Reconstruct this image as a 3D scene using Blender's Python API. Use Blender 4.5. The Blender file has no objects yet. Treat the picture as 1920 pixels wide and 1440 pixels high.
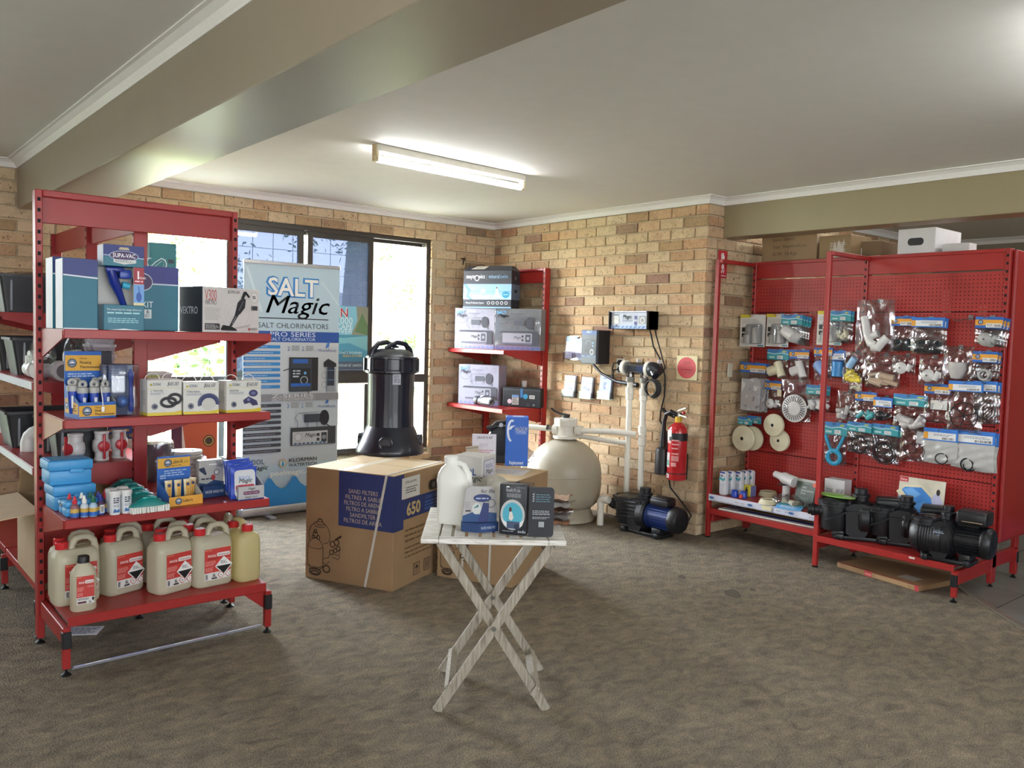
import bpy, bmesh, math, random
from math import sin, cos, pi, radians, sqrt, atan2
from mathutils import Vector, Matrix
random.seed(7)
S = bpy.context.scene
COL = S.collection
# ------------------------------------------------------------------ camera
FOC = 1575.2
CPOS = Vector((5.30333, 6.6617, 1.53233))
RIGHT = Vector((-0.76746658, 0.64053646, 0.0266098))
DOWN = Vector((0.01689746, 0.06170379, -0.99795146))
FWD = Vector((-0.64086623, -0.76544476, -0.05817904))
cam = bpy.data.cameras.new('camera')
cam.sensor_width = 36.0
cam.lens = FOC / 1920 * 36.0
cam.clip_start = 0.05
cam_o = bpy.data.objects.new('camera', cam)
cam_o.matrix_world = Matrix(((RIGHT.x, -DOWN.x, -FWD.x, CPOS.x), (RIGHT.y, -DOWN.y, -FWD.y, CPOS.y), (RIGHT.z, -DOWN.z, -FWD.z, CPOS.z), (0, 0, 0, 1)))
COL.objects.link(cam_o)
S.camera = cam_o
# ------------------------------------------------------------------ look, sky, light
S.view_settings.view_transform = 'Standard'
S.view_settings.look = 'None'
S.view_settings.gamma = 1.0
S.view_settings.use_curve_mapping = False
S.view_settings.exposure = 0.36
SKY = 55.0
wd = bpy.data.worlds.new('sky')
S.world = wd
wd.use_nodes = True
wn = wd.node_tree.nodes
bg = wn['Background']
tc = wn.new('ShaderNodeTexCoord')
sep = wn.new('ShaderNodeSeparateXYZ')
rmp = wn.new('ShaderNodeValToRGB')
rmp.color_ramp.elements[0].position = 0.0
rmp.color_ramp.elements[0].color = (1.0, 1.0, 1.0, 1)
rmp.color_ramp.elements[1].position = 0.6
rmp.color_ramp.elements[1].color = (0.72, 0.85, 1.0, 1)
wd.node_tree.links.new(tc.outputs['Generated'], sep.inputs[0])
wd.node_tree.links.new(sep.outputs['Z'], rmp.inputs[0])
wd.node_tree.links.new(rmp.outputs[0], bg.inputs[0])
bg.inputs[1].default_value = SKY
S.cycles.max_bounces = 9
S.cycles.diffuse_bounces = 4
S.cycles.glossy_bounces = 3
S.cycles.transparent_max_bounces = 24
S.cycles.transmission_bounces = 6
S.cycles.caustics_reflective = False
S.cycles.caustics_refractive = False
S.cycles.sample_clamp_indirect = 6.0


def area(name, loc, target, sx, sy, power, col=(1, 1, 1), portal=False):
 l = bpy.data.lights.new(name, 'AREA')
 l.shape = 'RECTANGLE'
 l.size, l.size_y, l.energy, l.color = sx, sy, power, col
 if portal:
  l.cycles.is_portal = True
 o = bpy.data.objects.new(name, l)
 o.location = loc
 o.rotation_euler = (Vector(target) - Vector(loc)).to_track_quat('-Z', 'Y').to_euler()
 COL.objects.link(o)
 return o


ROOM_X, ROOM_Y, CEIL = 9.0, 10.0, 2.635
# daylight: the window in view (portal for the sky) and the unseen fill windows added behind and beside the camera
area('window_portal', (2.08, -0.13, 1.43), (2.08, 3, 1.43), 2.6, 1.95, 1, portal=True)
area('left_window_portal', (6.02, -0.13, 1.43), (6.02, 3, 1.43), 2.5, 1.95, 1, portal=True)
area('added_front_portal', (4.6, ROOM_Y + .12, 1.39), (4.6, 0, 1.39), 6.0, 2.0, 1, portal=True)
area('added_side_portal', (ROOM_X + .12, 6.6, 1.58), (0, 6.6, 1.58), 2.6, 1.7, 1, portal=True)


# ------------------------------------------------------------------ points of the photograph on real planes
def at(px, py, **k):
 d = RIGHT * ((px - 960) / FOC) + DOWN * ((py - 720) / FOC) + FWD
 (a, v), = k.items()
 i = 'xyz'.index(a)
 return CPOS + d * ((v - CPOS[i]) / d[i])


def zat(X, Y, py):
 lo, hi = -1.0, 4.0
 for _ in range(40):
  m = (lo + hi) / 2
  q = Vector((X, Y, m)) - CPOS
  y = 720 + FOC * q.dot(DOWN) / q.dot(FWD)
  if y > py:
   lo = m
  else:
   hi = m
 return (lo + hi) / 2


# ------------------------------------------------------------------ materials
def lin(h):
 if not isinstance(h, str):
  return tuple(h[:3])
 h = h.lstrip('#')
 r = []
 for i in (0, 2, 4):
  c = int(h[i:i + 2], 16) / 255
  r.append(c / 12.92 if c <= 0.04045 else ((c + 0.055) / 1.055) ** 2.4)
 return tuple(r)


_MC = {}


def setp(b, k, v):
 if k in b.inputs:
  b.inputs[k].default_value = v


def mat(h, rough=0.5, metal=0.0, var=0.06, scale=30.0, bump=0.0, name=None, trans=0.0, coat=0.0, spec=0.5):
 """plain procedural material: a base colour broken up by fine noise"""
 key = (h, rough, metal, var, scale, bump, trans, coat, spec)
 if key in _MC:
  return _MC[key]
 m = bpy.data.materials.new(name or ('paint_' + str(h).strip('#').lower() if isinstance(h, str) else 'paint'))
 m.use_nodes = True
 nt = m.node_tree
 b = nt.nodes['Principled BSDF']
 c = lin(h)
 setp(b, 'Roughness', rough)
 setp(b, 'Metallic', metal)
 setp(b, 'Coat Weight', coat)
 setp(b, 'Specular IOR Level', spec)
 setp(b, 'Base Color', (*c, 1))
 if trans:
  setp(b, 'Transmission Weight', trans)
 if var or bump:
  t = nt.nodes.new('ShaderNodeTexCoord')
  n = nt.nodes.new('ShaderNodeTexNoise')
  n.inputs['Scale'].default_value = scale
  n.inputs['Detail'].default_value = 3
  nt.links.new(t.outputs['Object'], n.inputs['Vector'])
  if var:
   mx = nt.nodes.new('ShaderNodeMix')
   mx.data_type = 'RGBA'
   mx.inputs[6].default_value = (*[x * (1 - var * 2) for x in c], 1)
   mx.inputs[7].default_value = (*[min(1, x * (1 + var * 2)) for x in c], 1)
   nt.links.new(n.outputs['Fac'], mx.inputs[0])
   nt.links.new(mx.outputs[2], b.inputs['Base Color'])
  if bump:
   bp = nt.nodes.new('ShaderNodeBump')
   bp.inputs['Strength'].default_value = bump
   bp.inputs['Distance'].default_value = 0.01
   nt.links.new(n.outputs['Fac'], bp.inputs['Height'])
   nt.links.new(bp.outputs[0], b.inputs['Normal'])
 _MC[key] = m
 return m


def nodes_mat(name):
 m = bpy.data.materials.new(name)
 m.use_nodes = True
 nt = m.node_tree
 return m, nt, nt.nodes['Principled BSDF'], nt.nodes['Material Output']


def mk(nt, typ, **kw):
 n = nt.nodes.new('ShaderNode' + typ)
 for k, v in kw.items():
  if k.startswith('i_'):
   n.inputs[k[2:].replace('_', ' ')].default_value = v
  else:
   setattr(n, k, v)
 return n


def ramp(nt, stops):
 r = nt.nodes.new('ShaderNodeValToRGB')
 e = r.color_ramp.elements
 while len(e) < len(stops):
  e.new(0.5)
 for x, (p, c) in zip(e, stops):
  x.position = p
  x.color = (*lin(c), 1)
 return r


# ------------------------------------------------------------------ mesh building
class B:
 def __init__(s):
  s.v, s.f, s.m, s.mats = [], [], [], []

 def mi(s, m):
  if m not in s.mats:
   s.mats.append(m)
  return s.mats.index(m)

 def add(s, vs, fs, m, T=None):
  o = len(s.v)
  if T is not None:
   vs = [T @ Vector(q) for q in vs]
  s.v += [tuple(q) for q in vs]
  i = s.mi(m)
  for f in fs:
   s.f.append([o + k for k in f])
   s.m.append(i)
  return s

 def box(s, m, c, d, T=None):
  x, y, z = c
  a, b, e = d[0] / 2, d[1] / 2, d[2] / 2
  vs = [(x + i * a, y + j * b, z + k * e) for k in (-1, 1) for j in (-1, 1) for i in (-1, 1)]
  return s.add(vs, [(0, 2, 3, 1), (4, 5, 7, 6), (0, 1, 5, 4), (2, 6, 7, 3), (0, 4, 6, 2), (1, 3, 7, 5)], m, T)

 def rbox(s, m, c, d, r=0.004, seg=2, T=None):
  bm = bmesh.new()
  bmesh.ops.create_cube(bm, size=1, matrix=Matrix.Translation(c) @ Matrix.Diagonal((*d, 1)))
  bmesh.ops.bevel(bm, geom=bm.edges[:], offset=min(r, min(d) * .45), segments=seg, affect='EDGES', profile=0.5)
  bm.verts.index_update()
  s.add([q.co.copy() for q in bm.verts], [[q.index for q in f.verts] for f in bm.faces], m, T)
  bm.free()
  return s

 def bar(s, m, p, q, w, h, up=(0, 0, 1)):
  """rectangular bar from p to q, w across, h along up"""
  p, q, up = Vector(p), Vector(q), Vector(up)
  d = (q - p).normalized()
  x = d.cross(up).normalized()
  u = x.cross(d)
  vs = [e + x * (i * w / 2) + u * (j * h / 2) for e in (p, q) for i, j in ((-1, -1), (1, -1), (1, 1), (-1, 1))]
  return s.add(vs, [(0, 1, 2, 3), (7, 6, 5, 4), (0, 4, 5, 1), (1, 5, 6, 2), (2, 6, 7, 3), (3, 7, 4, 0)], m)

 def rings(s, m, rs, closed=True, caps=True, T=None):
  n = len(rs[0])
  vs = [q for r in rs for q in r]
  fs = []
  for i in range(len(rs) - 1):
   for j in range(n if closed else n - 1):
    k = (j + 1) % n
    fs.append((i * n + j, i * n + k, (i + 1) * n + k, (i + 1) * n + j))
  if caps:
   fs.append(tuple(range(n - 1, -1, -1)))
   fs.append(tuple((len(rs) - 1) * n + j for j in range(n)))
  return s.add(vs, fs, m, T)

 def lathe(s, m, prof, n=32, T=None, caps=True):
  return s.rings(m, [[(r * cos(2 * pi * j / n), r * sin(2 * pi * j / n), z) for j in range(n)] for r, z in prof], caps=caps, T=T)

 def cyl(s, m, p, q, r, r2=None, n=20, caps=True):
  p, q = Vector(p), Vector(q)
  d = q - p
  T = Matrix.Translation(p) @ d.to_track_quat('Z', 'Y').to_matrix().to_4x4()
  return s.lathe(m, [(r, 0), (r if r2 is None else r2, d.length)], n, T, caps)

 def along(s, m, p, q, prof, n=24):
  """lathe profile along the axis p->q, profile heights as fractions"""
  p, q = Vector(p), Vector(q)
  d = q - p
  T = Matrix.Translation(p) @ d.to_track_quat('Z', 'Y').to_matrix().to_4x4()
  return s.lathe(m, [(r, t * d.length) for r, t in prof], n, T)

 def tube(s, m, pts, r, n=10, sq=1.0, caps=True, ref=None):
  pts = [Vector(q) for q in pts]
  rs = []
  prev = Vector(ref) if ref else None
  for i, q in enumerate(pts):
   d = (pts[min(i + 1, len(pts) - 1)] - pts[max(i - 1, 0)]).normalized()
   if prev is None:
    prev = Vector((0, 0, 1)) if abs(d.z) < .9 else Vector((1, 0, 0))
   x = d.cross(prev).normalized() if d.cross(prev).length > 1e-6 else Vector((1, 0, 0))
   u = x.cross(d)
   prev = u
   rr = r[i] if isinstance(r, (list, tuple)) else r
   rs.append([q + (x * cos(2 * pi * j / n) + u * sin(2 * pi * j / n) * sq) * rr for j in range(n)])
  return s.rings(m, rs, caps=caps)

 def prism(s, m, poly, z0, z1, T=None):
  return s.rings(m, [[(x, y, z) for x, y in poly] for z in (z0, z1)], T=T)

 def ball(s, m, c, r, n=14, sz=1.0):
  k = n // 2
  return s.lathe(m, [(max(1e-4, r * sin(pi * i / k)), -r * sz * cos(pi * i / k)) for i in range(k + 1)], n, Matrix.Translation(c))

 def torus(s, m, c, R, r, T=None, n=28, k=8, arc=2 * pi, sx=1.0):
  rs = []
  full = arc > 2 * pi - 1e-3
  N = n if full else n + 1
  for i in range(N):
   a = arc * i / n
   rs.append([(c[0] + sx * (R + r * cos(2 * pi * j / k)) * cos(a), c[1] + (R + r * cos(2 * pi * j / k)) * sin(a), c[2] + r * sin(2 * pi * j / k)) for j in range(k)])
  if full:
   rs.append(rs[0])
  return s.rings(m, rs, caps=not full, T=T)

 def sheet(s, m, fn, nu, nv, th=0.0, T=None):
  """grid surface fn(u,v) with optional thickness along y"""
  vs = [Vector(fn(i / nu, j / nv)) for j in range(nv + 1) for i in range(nu + 1)]
  w = nu + 1
  fs = [(j * w + i, j * w + i + 1, (j + 1) * w + i + 1, (j + 1) * w + i) for j in range(nv) for i in range(nu)]
  if th:
   o = len(vs)
   vs += [q + Vector((0, th, 0)) for q in vs]
   fs += [tuple(o + k for k in reversed(f)) for f in fs]
   rim = [i for i in range(w)] + [j * w + nu for j in range(1, nv + 1)] + [nv * w + i for i in range(nu - 1, -1, -1)] + [j * w for j in range(nv - 1, 0, -1)]
   for a, b_ in zip(rim, rim[1:] + rim[:1]):
    fs.append((b_, a, o + a, o + b_))
  return s.add(vs, fs, m, T)

 def mesh(s, name, smooth=35):
  me = bpy.data.meshes.new(name)
  me.from_pydata(s.v, [], s.f)
  for q in s.mats:
   me.materials.append(q)
  me.polygons.foreach_set('material_index', s.m)
  if smooth:
   me.polygons.foreach_set('use_smooth', [True] * len(s.f))
   me.set_sharp_from_angle(angle=radians(smooth))
  me.update()
  return me


def obj(name, b, parent=None, loc=None, rotz=None, smooth=35, recalc=True):
 me = b.mesh(name, smooth) if isinstance(b, B) else b
 o = bpy.data.objects.new(name, me)
 COL.objects.link(o)
 if parent:
  o.parent = parent
 if loc is not None:
  o.location = loc
 if rotz is not None:
  o.rotation_euler = (0, 0, rotz)
 return o


def tag(o, label, cat, group=None):
 o['label'], o['category'] = label, cat
 if group:
  o['group'] = group
 return o


def thing(name, label, cat, loc=(0, 0, 0), rotz=0.0, group=None):
 o = bpy.data.objects.new(name, None)
 o.empty_display_size = 0.05
 COL.objects.link(o)
 o.location = loc
 o.rotation_euler = (0, 0, rotz)
 return tag(o, label, cat, group)


def struct(name, b, parent=None, smooth=0):
 o = obj(name, b, parent, smooth=smooth)
 if not parent:
  o['kind'] = 'structure'
 return o


def dup(root, loc, rotz, label, group=None, rot=None):
 """copy of a thing with copies of its parts and sub-parts"""
 r = root.copy()
 COL.objects.link(r)
 r.location = loc
 r.rotation_euler = rot if rot else (0, 0, rotz)
 r['label'] = label
 if group:
  r['group'] = group
 for ch in list(KIDS.get(root.name, [])) or [c for c in bpy.data.objects if c.parent == root]:
  c = ch.copy()
  COL.objects.link(c)
  c.parent = r
  for g in [x for x in bpy.data.objects if x.parent == ch]:
   d = g.copy()
   COL.objects.link(d)
   d.parent = c
 return r


KIDS = {}
_FONT = {}


def glyphs(txt, bold):
 k = (txt, bold)
 if k not in _FONT and bold and 'M' in txt:
  # the filled outline of M breaks when emboldened: thicken it with shifted copies
  vs, fs, w = glyphs(txt, 0.0)
  av, af = [], []
  for dx, dy in ((-bold, 0), (bold, 0), (0, -bold), (0, bold), (0, 0)):
   o = len(av)
   av += [(x + dx, y + dy) for x, y in vs]
   af += [tuple(o + i for i in f) for f in fs]
  _FONT[k] = (av, af, w)
 if k not in _FONT:
  cu = bpy.data.curves.new('lettering', 'FONT')
  cu.body = txt
  cu.size = 1.0
  cu.offset = bold
  cu.resolution_u = 2
  cu.fill_mode = 'FRONT'
  cu.dimensions = '2D'
  o = bpy.data.objects.new('lettering', cu)
  me = bpy.data.meshes.new_from_object(o)
  vs = [(q.co.x, q.co.y) for q in me.vertices]
  fs = [tuple(p.vertices) for p in me.polygons]
  bpy.data.objects.remove(o)
  bpy.data.curves.remove(cu)
  bpy.data.meshes.remove(me)
  w = max([q[0] for q in vs] or [0])
  _FONT[k] = (vs, fs, w)
 return _FONT[k]


class D:
 """flat print lying on a face: O is the lower left corner, U and V span the face; every layer sits 0.15 mm proud of the last"""
 def __init__(s, O, U, V, rough=0.45, b=None):
  s.O, s.U, s.V = Vector(O), Vector(U).normalized(), Vector(V).normalized()
  s.N = s.U.cross(s.V)
  s.b = b or B()
  s.k = 0
  s.rough = rough

 def put(s, pts, fs, col):
  s.k += 1
  off = s.N * (0.0004 + 0.00016 * s.k)
  m = mat(col, s.rough, var=0.0) if isinstance(col, str) else col
  s.b.add([s.O + s.U * u + s.V * v + off for u, v in pts], fs, m)
  return s

 def poly(s, pts, col):
  return s.put(pts, [tuple(range(len(pts)))], col)

 def rect(s, u0, v0, u1, v1, col):
  return s.poly([(u0, v0), (u1, v0), (u1, v1), (u0, v1)], col)

 def rrect(s, u0, v0, u1, v1, r, col):
  p = []
  for cx, cy, a in ((u1 - r, v0 + r, -pi / 2), (u1 - r, v1 - r, 0), (u0 + r, v1 - r, pi / 2), (u0 + r, v0 + r, pi)):
   p += [(cx + r * cos(a + t * pi / 8), cy + r * sin(a + t * pi / 8)) for t in range(5)]
  return s.poly(p, col)

 def ell(s, u, v, ru, rv, col, n=24):
  return s.poly([(u + ru * cos(2 * pi * i / n), v + rv * sin(2 * pi * i / n)) for i in range(n)], col)

 def line(s, pts, w, col):
  vs, fs = [], []
  for i, (a, b) in enumerate(zip(pts, pts[1:])):
   d = Vector((b[0] - a[0], b[1] - a[1])).normalized()
   n = Vector((-d.y, d.x)) * (w / 2)
   o = len(vs)
   vs += [(a[0] + n.x, a[1] + n.y), (a[0] - n.x, a[1] - n.y), (b[0] - n.x, b[1] - n.y), (b[0] + n.x, b[1] + n.y)]
   fs.append((o, o + 1, o + 2, o + 3))
  return s.put(vs, fs, col)

 def ring(s, u, v, ru, rv, w, col, a0=0, a1=2 * pi, n=24):
  return s.line([(u + ru * cos(a0 + (a1 - a0) * i / n), v + rv * sin(a0 + (a1 - a0) * i / n)) for i in range(n + 1)], w, col)

 def text(s, t, u, v, h, col, w=None, al='L', bold=0.0, shear=0.0, rot=0.0):
  """one line of lettering, h = size, baseline at v; w squeezes or stretches to a width"""
  vs, fs, W = glyphs(t, bold)
  if not vs:
   return s
  sx = h if not w else w / W
  L = W * sx
  du = {'L': 0, 'C': -L / 2, 'R': -L}[al]
  P = [(q[0] * sx + du + shear * q[1] * h, q[1] * h) for q in vs]
  c, n = cos(rot), sin(rot)
  return s.put([(u + x * c - y * n, v + x * n + y * c) for x, y in P], fs, col)

 def small(s, u0, v0, u1, v1, n, col, seed=1, fill=0.5):
  """n rows of small print too fine to read"""
  rr = random.Random(seed)
  vs, fs = [], []
  h = (v1 - v0) / n
  for i in range(n):
   u = u0
   end = u1 - (u1 - u0) * rr.random() * .35
   vv = v1 - (i + .75) * h
   while u < end:
    L = h * rr.uniform(.8, 2.6)
    e = min(u + L, u1)
    o = len(vs)
    vs += [(u, vv), (e, vv), (e, vv + h * fill), (u, vv + h * fill)]
    fs.append((o, o + 1, o + 2, o + 3))
    u += L + h * .35
  return s.put(vs, fs, col) if fs else s

 def barcode(s, u0, v0, u1, v1, seed=1, col='#141414'):
  rr = random.Random(seed)
  vs, fs = [], []
  u = u0
  while u < u1:
   w = (u1 - u0) * rr.uniform(.02, .06)
   o = len(vs)
   vs += [(u, v0), (u + w, v0), (u + w, v1), (u, v1)]
   fs.append((o, o + 1, o + 2, o + 3))
   u += w + (u1 - u0) * rr.uniform(.02, .06)
  return s.put(vs, fs, col)

 def done(s, name, parent):
  return obj(name, s.b, parent, smooth=0)


def front(w, d, h, **k):
 return D((-w / 2, -d / 2, 0), (1, 0, 0), (0, 0, 1), **k)


def left(w, d, h, **k):
 return D((-w / 2, d / 2, 0), (0, -1, 0), (0, 0, 1), **k)


def right(w, d, h, **k):
 return D((w / 2, -d / 2, 0), (0, 1, 0), (0, 0, 1), **k)


def top(w, d, h, **k):
 return D((-w / 2, -d / 2, h), (1, 0, 0), (0, 1, 0), **k)


def carton(name, label, cat, loc, rotz, w, d, h, col, group=None, rough=0.55, r=0.003):
 b = B().rbox(mat(col, rough, var=0.04, scale=14), (0, 0, h / 2), (w, d, h), r, 1)
 o = obj(name, b, None, loc, rotz)
 return tag(o, label, cat, group)


F_WIN = pi            # faces the photographer from the window wall (local x = right, y = away)
F_RIGHT = pi / 2      # faces into the room from the right-hand wall
# ================================================================== ROOM SHELL
def carpet_material():
 m, nt, b, out = nodes_mat('patterned_carpet')
 t = mk(nt, 'TexCoord')
 n1 = mk(nt, 'TexNoise', i_Scale=10.0, i_Detail=6.0, i_Roughness=.65)
 n1.inputs['Distortion'].default_value = .6
 mp = mk(nt, 'Mapping')
 mp.inputs['Scale'].default_value = (1.0, 1.5, 1)
 mp.inputs['Rotation'].default_value = (0, 0, .5)
 n2 = mk(nt, 'TexNoise', i_Scale=190.0, i_Detail=2.0)
 n3 = mk(nt, 'TexNoise', i_Scale=1.3, i_Detail=3.0)
 v = mk(nt, 'TexVoronoi', i_Scale=110.0)
 nt.links.new(t.outputs['Object'], mp.inputs[0])
 nt.links.new(mp.outputs[0], n1.inputs['Vector'])
 for n in (n2, n3, v):
  nt.links.new(t.outputs['Object'], n.inputs['Vector'])
 r1 = ramp(nt, [(.3, '#7f7465'), (.48, '#978b79'), (.6, '#a79983'), (.75, '#b8a98e')])
 nt.links.new(n1.outputs['Fac'], r1.inputs[0])
 r2 = ramp(nt, [(.3, '#5c5c5c'), (.68, '#ffffff')])
 nt.links.new(n2.outputs['Fac'], r2.inputs[0])
 x = mk(nt, 'Mix', data_type='RGBA', blend_type='MULTIPLY')
 x.inputs[0].default_value = .75
 nt.links.new(r1.outputs[0], x.inputs[6])
 nt.links.new(r2.outputs[0], x.inputs[7])
 r3 = ramp(nt, [(.3, '#e0e0e0'), (.7, '#ffffff')])
 nt.links.new(n3.outputs['Fac'], r3.inputs[0])
 y = mk(nt, 'Mix', data_type='RGBA', blend_type='MULTIPLY')
 y.inputs[0].default_value = .8
 nt.links.new(x.outputs[2], y.inputs[6])
 nt.links.new(r3.outputs[0], y.inputs[7])
 nt.links.new(y.outputs[2], b.inputs['Base Color'])
 setp(b, 'Roughness', .95)
 setp(b, 'Specular IOR Level', .15)
 bp = mk(nt, 'Bump', i_Strength=.9, i_Distance=.008)
 nt.links.new(v.outputs['Distance'], bp.inputs['Height'])
 nt.links.new(bp.outputs[0], b.inputs['Normal'])
 return m


def brick_material(name, stops, island):
 m, nt, b, out = nodes_mat(name)
 t = mk(nt, 'TexCoord')
 oi = mk(nt, 'ObjectInfo')
 src = mk(nt, 'NewGeometry').outputs['Random Per Island'] if island else oi.outputs['Random']
 r = ramp(nt, stops)
 nt.links.new(src, r.inputs[0])
 # every brick samples its own patch of the noise
 ofs = mk(nt, 'VectorMath', operation='MULTIPLY_ADD')
 comb = mk(nt, 'CombineXYZ')
 for i in range(3):
  nt.links.new(src, comb.inputs[i])
 ofs.inputs[1].default_value = (37, 53, 71)
 nt.links.new(comb.outputs[0], ofs.inputs[0])
 nt.links.new(t.outputs['Object'], ofs.inputs[2])
 n1 = mk(nt, 'TexNoise', i_Scale=16.0, i_Detail=5.0, i_Roughness=.6)
 n2 = mk(nt, 'TexNoise', i_Scale=60.0, i_Detail=2.0)
 n3 = mk(nt, 'TexNoise', i_Scale=34.0, i_Detail=4.0, i_Distortion=1.5)
 for n in (n1, n2, n3):
  nt.links.new(ofs.outputs[0], n.inputs['Vector'])
 r1 = ramp(nt, [(.3, '#a89884'), (.5, '#ece5da'), (.75, '#eee4d2')])
 nt.links.new(n1.outputs['Fac'], r1.inputs[0])
 x = mk(nt, 'Mix', data_type='RGBA', blend_type='MULTIPLY')
 x.inputs[0].default_value = .5
 nt.links.new(r.outputs[0], x.inputs[6])
 nt.links.new(r1.outputs[0], x.inputs[7])
 pit = ramp(nt, [(.66, '#000000'), (.71, '#ffffff')])
 nt.links.new(n2.outputs['Fac'], pit.inputs[0])
 y = mk(nt, 'Mix', data_type='RGBA')
 y.inputs[7].default_value = (*lin('#3f2a1c'), 1)
 nt.links.new(pit.outputs[0], y.inputs[0])
 nt.links.new(x.outputs[2], y.inputs[6])
 nt.links.new(y.outputs[2], b.inputs['Base Color'])
 setp(b, 'Roughness', .85)
 setp(b, 'Specular IOR Level', .25)
 bp = mk(nt, 'Bump', i_Strength=.7, i_Distance=.012)
 nt.links.new(n3.outputs['Fac'], bp.inputs['Height'])
 nt.links.new(bp.outputs[0], b.inputs['Normal'])
 return m


TAN = [(0.0, '#cbb496'), (.18, '#d3be9e'), (.32, '#c6aa8a'), (.46, '#d7c5a7'), (.6, '#c8a787'), (.72, '#cfb99a'), (.82, '#bea384'), (.92, '#c39d7c'), (.96, '#a8906f'), (.99, '#98796a')]
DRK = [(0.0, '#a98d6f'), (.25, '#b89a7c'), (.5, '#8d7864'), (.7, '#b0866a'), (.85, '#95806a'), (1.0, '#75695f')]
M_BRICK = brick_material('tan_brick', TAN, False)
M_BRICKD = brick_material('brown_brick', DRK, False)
M_BRICK_I = brick_material('tan_brick_far', TAN, True)
M_MORTAR = mat('#b9a88c', .95, var=.12, scale=60, bump=.3, name='mortar')
M_WHITE = mat('#efede8', .55, var=.02, name='white_gloss_trim')
M_CEIL = mat('#e3e1db', .7, var=.02, scale=8, name='ceiling_paint')
M_BEAM = mat('#958a76', .42, var=.02, scale=6, name='beige_semigloss_paint', spec=.6)
M_LINT = mat('#8f8366', .45, var=.02, scale=6, name='olive_beige_paint')
M_WALL = mat('#c9c0ae', .7, var=.03, scale=6, name='painted_wall')
M_BRONZE = mat('#3e3833', .42, .35, var=.05, name='bronze_aluminium')

BW, BH, PX, PZ = .230, .076, .240, .086


def brick_mesh(w, mats, seed):
 rr = random.Random(seed)
 b = B()
 d = .016
 j = lambda a: rr.uniform(-a, a)
 vs = []
 for x, z in ((0, 0), (w, 0), (w, BH), (0, BH)):
  vs.append((x, 0, z))
 for x, z in ((.003, .003), (w - .003, .003), (w - .003, BH - .003), (.003, BH - .003)):
  vs.append((x + j(.0015), -d + j(.002), z + j(.0015)))
 b.add(vs, [(4, 5, 6, 7), (0, 1, 5, 4), (1, 2, 6, 5), (2, 3, 7, 6), (3, 0, 4, 7)], mats)
 return b.mesh('brick', 0)


_BM = {}


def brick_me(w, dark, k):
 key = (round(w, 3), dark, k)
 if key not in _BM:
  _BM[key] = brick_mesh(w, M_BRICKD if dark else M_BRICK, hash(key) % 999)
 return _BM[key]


def brick_wall(parent, org, rotz, length, courses, half_from_end, keep, dark_p, limit=300, single=None, z_first=0.0):
 """bricks of a wall face: local x runs along the wall, faces look along local -y"""
 c, s = cos(rotz), sin(rotz)
 spots = []
 for k in range(courses):
  z = z_first + k * PZ + .005
  u = length
  first = half_from_end(k)
  while u > .02:
   w = min((.115 if first else BW), u - .002)
   first = False
   u0 = u - w
   if w > .03 and keep(u0, u, z, z + BH):
    spots.append((u0, z, w))
   u = u0 - .01
 rr = random.Random(len(spots))
 vis = [q for q in spots if single is None or single(q[0] + q[2] / 2, q[1])]
 hid = [q for q in spots if q not in vis]
 if len(vis) > limit:
  vis.sort(key=lambda q: -q[1])
  hid += vis[limit:]
  vis = vis[:limit]
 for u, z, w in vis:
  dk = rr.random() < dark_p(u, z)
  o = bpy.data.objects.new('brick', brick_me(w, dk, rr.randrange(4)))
  COL.objects.link(o)
  o.parent = parent
  o.location = (org[0] + c * u, org[1] + s * u, z)
  o.rotation_euler = (0, 0, rotz)
 if hid:
  b = B()
  T0 = Matrix.Translation((org[0], org[1], 0)) @ Matrix.Rotation(rotz, 4, 'Z')
  for u, z, w in hid:
   b.add([(u, 0, z), (u + w, 0, z), (u + w, 0, z + BH), (u, 0, z + BH), (u + .003, -.016, z + .003), (u + w - .003, -.016, z + .003), (u + w - .003, -.016, z + BH - .003), (u + .003, -.016, z + BH - .003)],
                  [(4, 5, 6, 7), (0, 1, 5, 4), (1, 2, 6, 5), (2, 3, 7, 6), (3, 0, 4, 7)], M_BRICK_I, T0)
  o = obj('brick_courses', b, parent, smooth=0)
  o['kind'] = 'stuff'


YP = 2.62      # end of the right-hand brick wall
WX0, WX1, WZ0, WZ1 = .75, 3.38, .43, 2.42   # window opening

floor = struct('floor', B().box(carpet_material(), (2.7, ROOM_Y / 2 - .2, -.05), (ROOM_X + 9.4, ROOM_Y + .4, .1)))
struct('ceiling', B().box(M_CEIL, (2.7, ROOM_Y / 2 - .2, CEIL + .05), (ROOM_X + 9.4, ROOM_Y + .6, .1)))

# window wall (plane y = 0): mortar body round the opening, then its bricks
b = B()
for x0, x1, z0, z1 in ((-.5, WX0, 0, CEIL), (WX1, 4.75, 0, CEIL), (7.3, ROOM_X, 0, CEIL), (4.75, 7.3, 0, WZ0 - .03), (4.75, 7.3, WZ1, CEIL), (WX0, WX1, 0, WZ0 - .03), (WX0, WX1, WZ1, CEIL)):
 b.box(M_MORTAR, ((x0 + x1) / 2, -.135, (z0 + z1) / 2), (x1 - x0, .25, z1 - z0))
ww = struct('wall_window', b)
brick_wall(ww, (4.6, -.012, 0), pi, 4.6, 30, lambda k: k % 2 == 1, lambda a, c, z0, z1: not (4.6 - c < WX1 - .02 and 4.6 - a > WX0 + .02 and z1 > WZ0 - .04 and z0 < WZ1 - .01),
           lambda u, z: .5 if z < 1.25 and u > 3.8 else (.75 if z < .45 else .07), 240, lambda u, z: z > .5 or u > 2.3)
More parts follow.
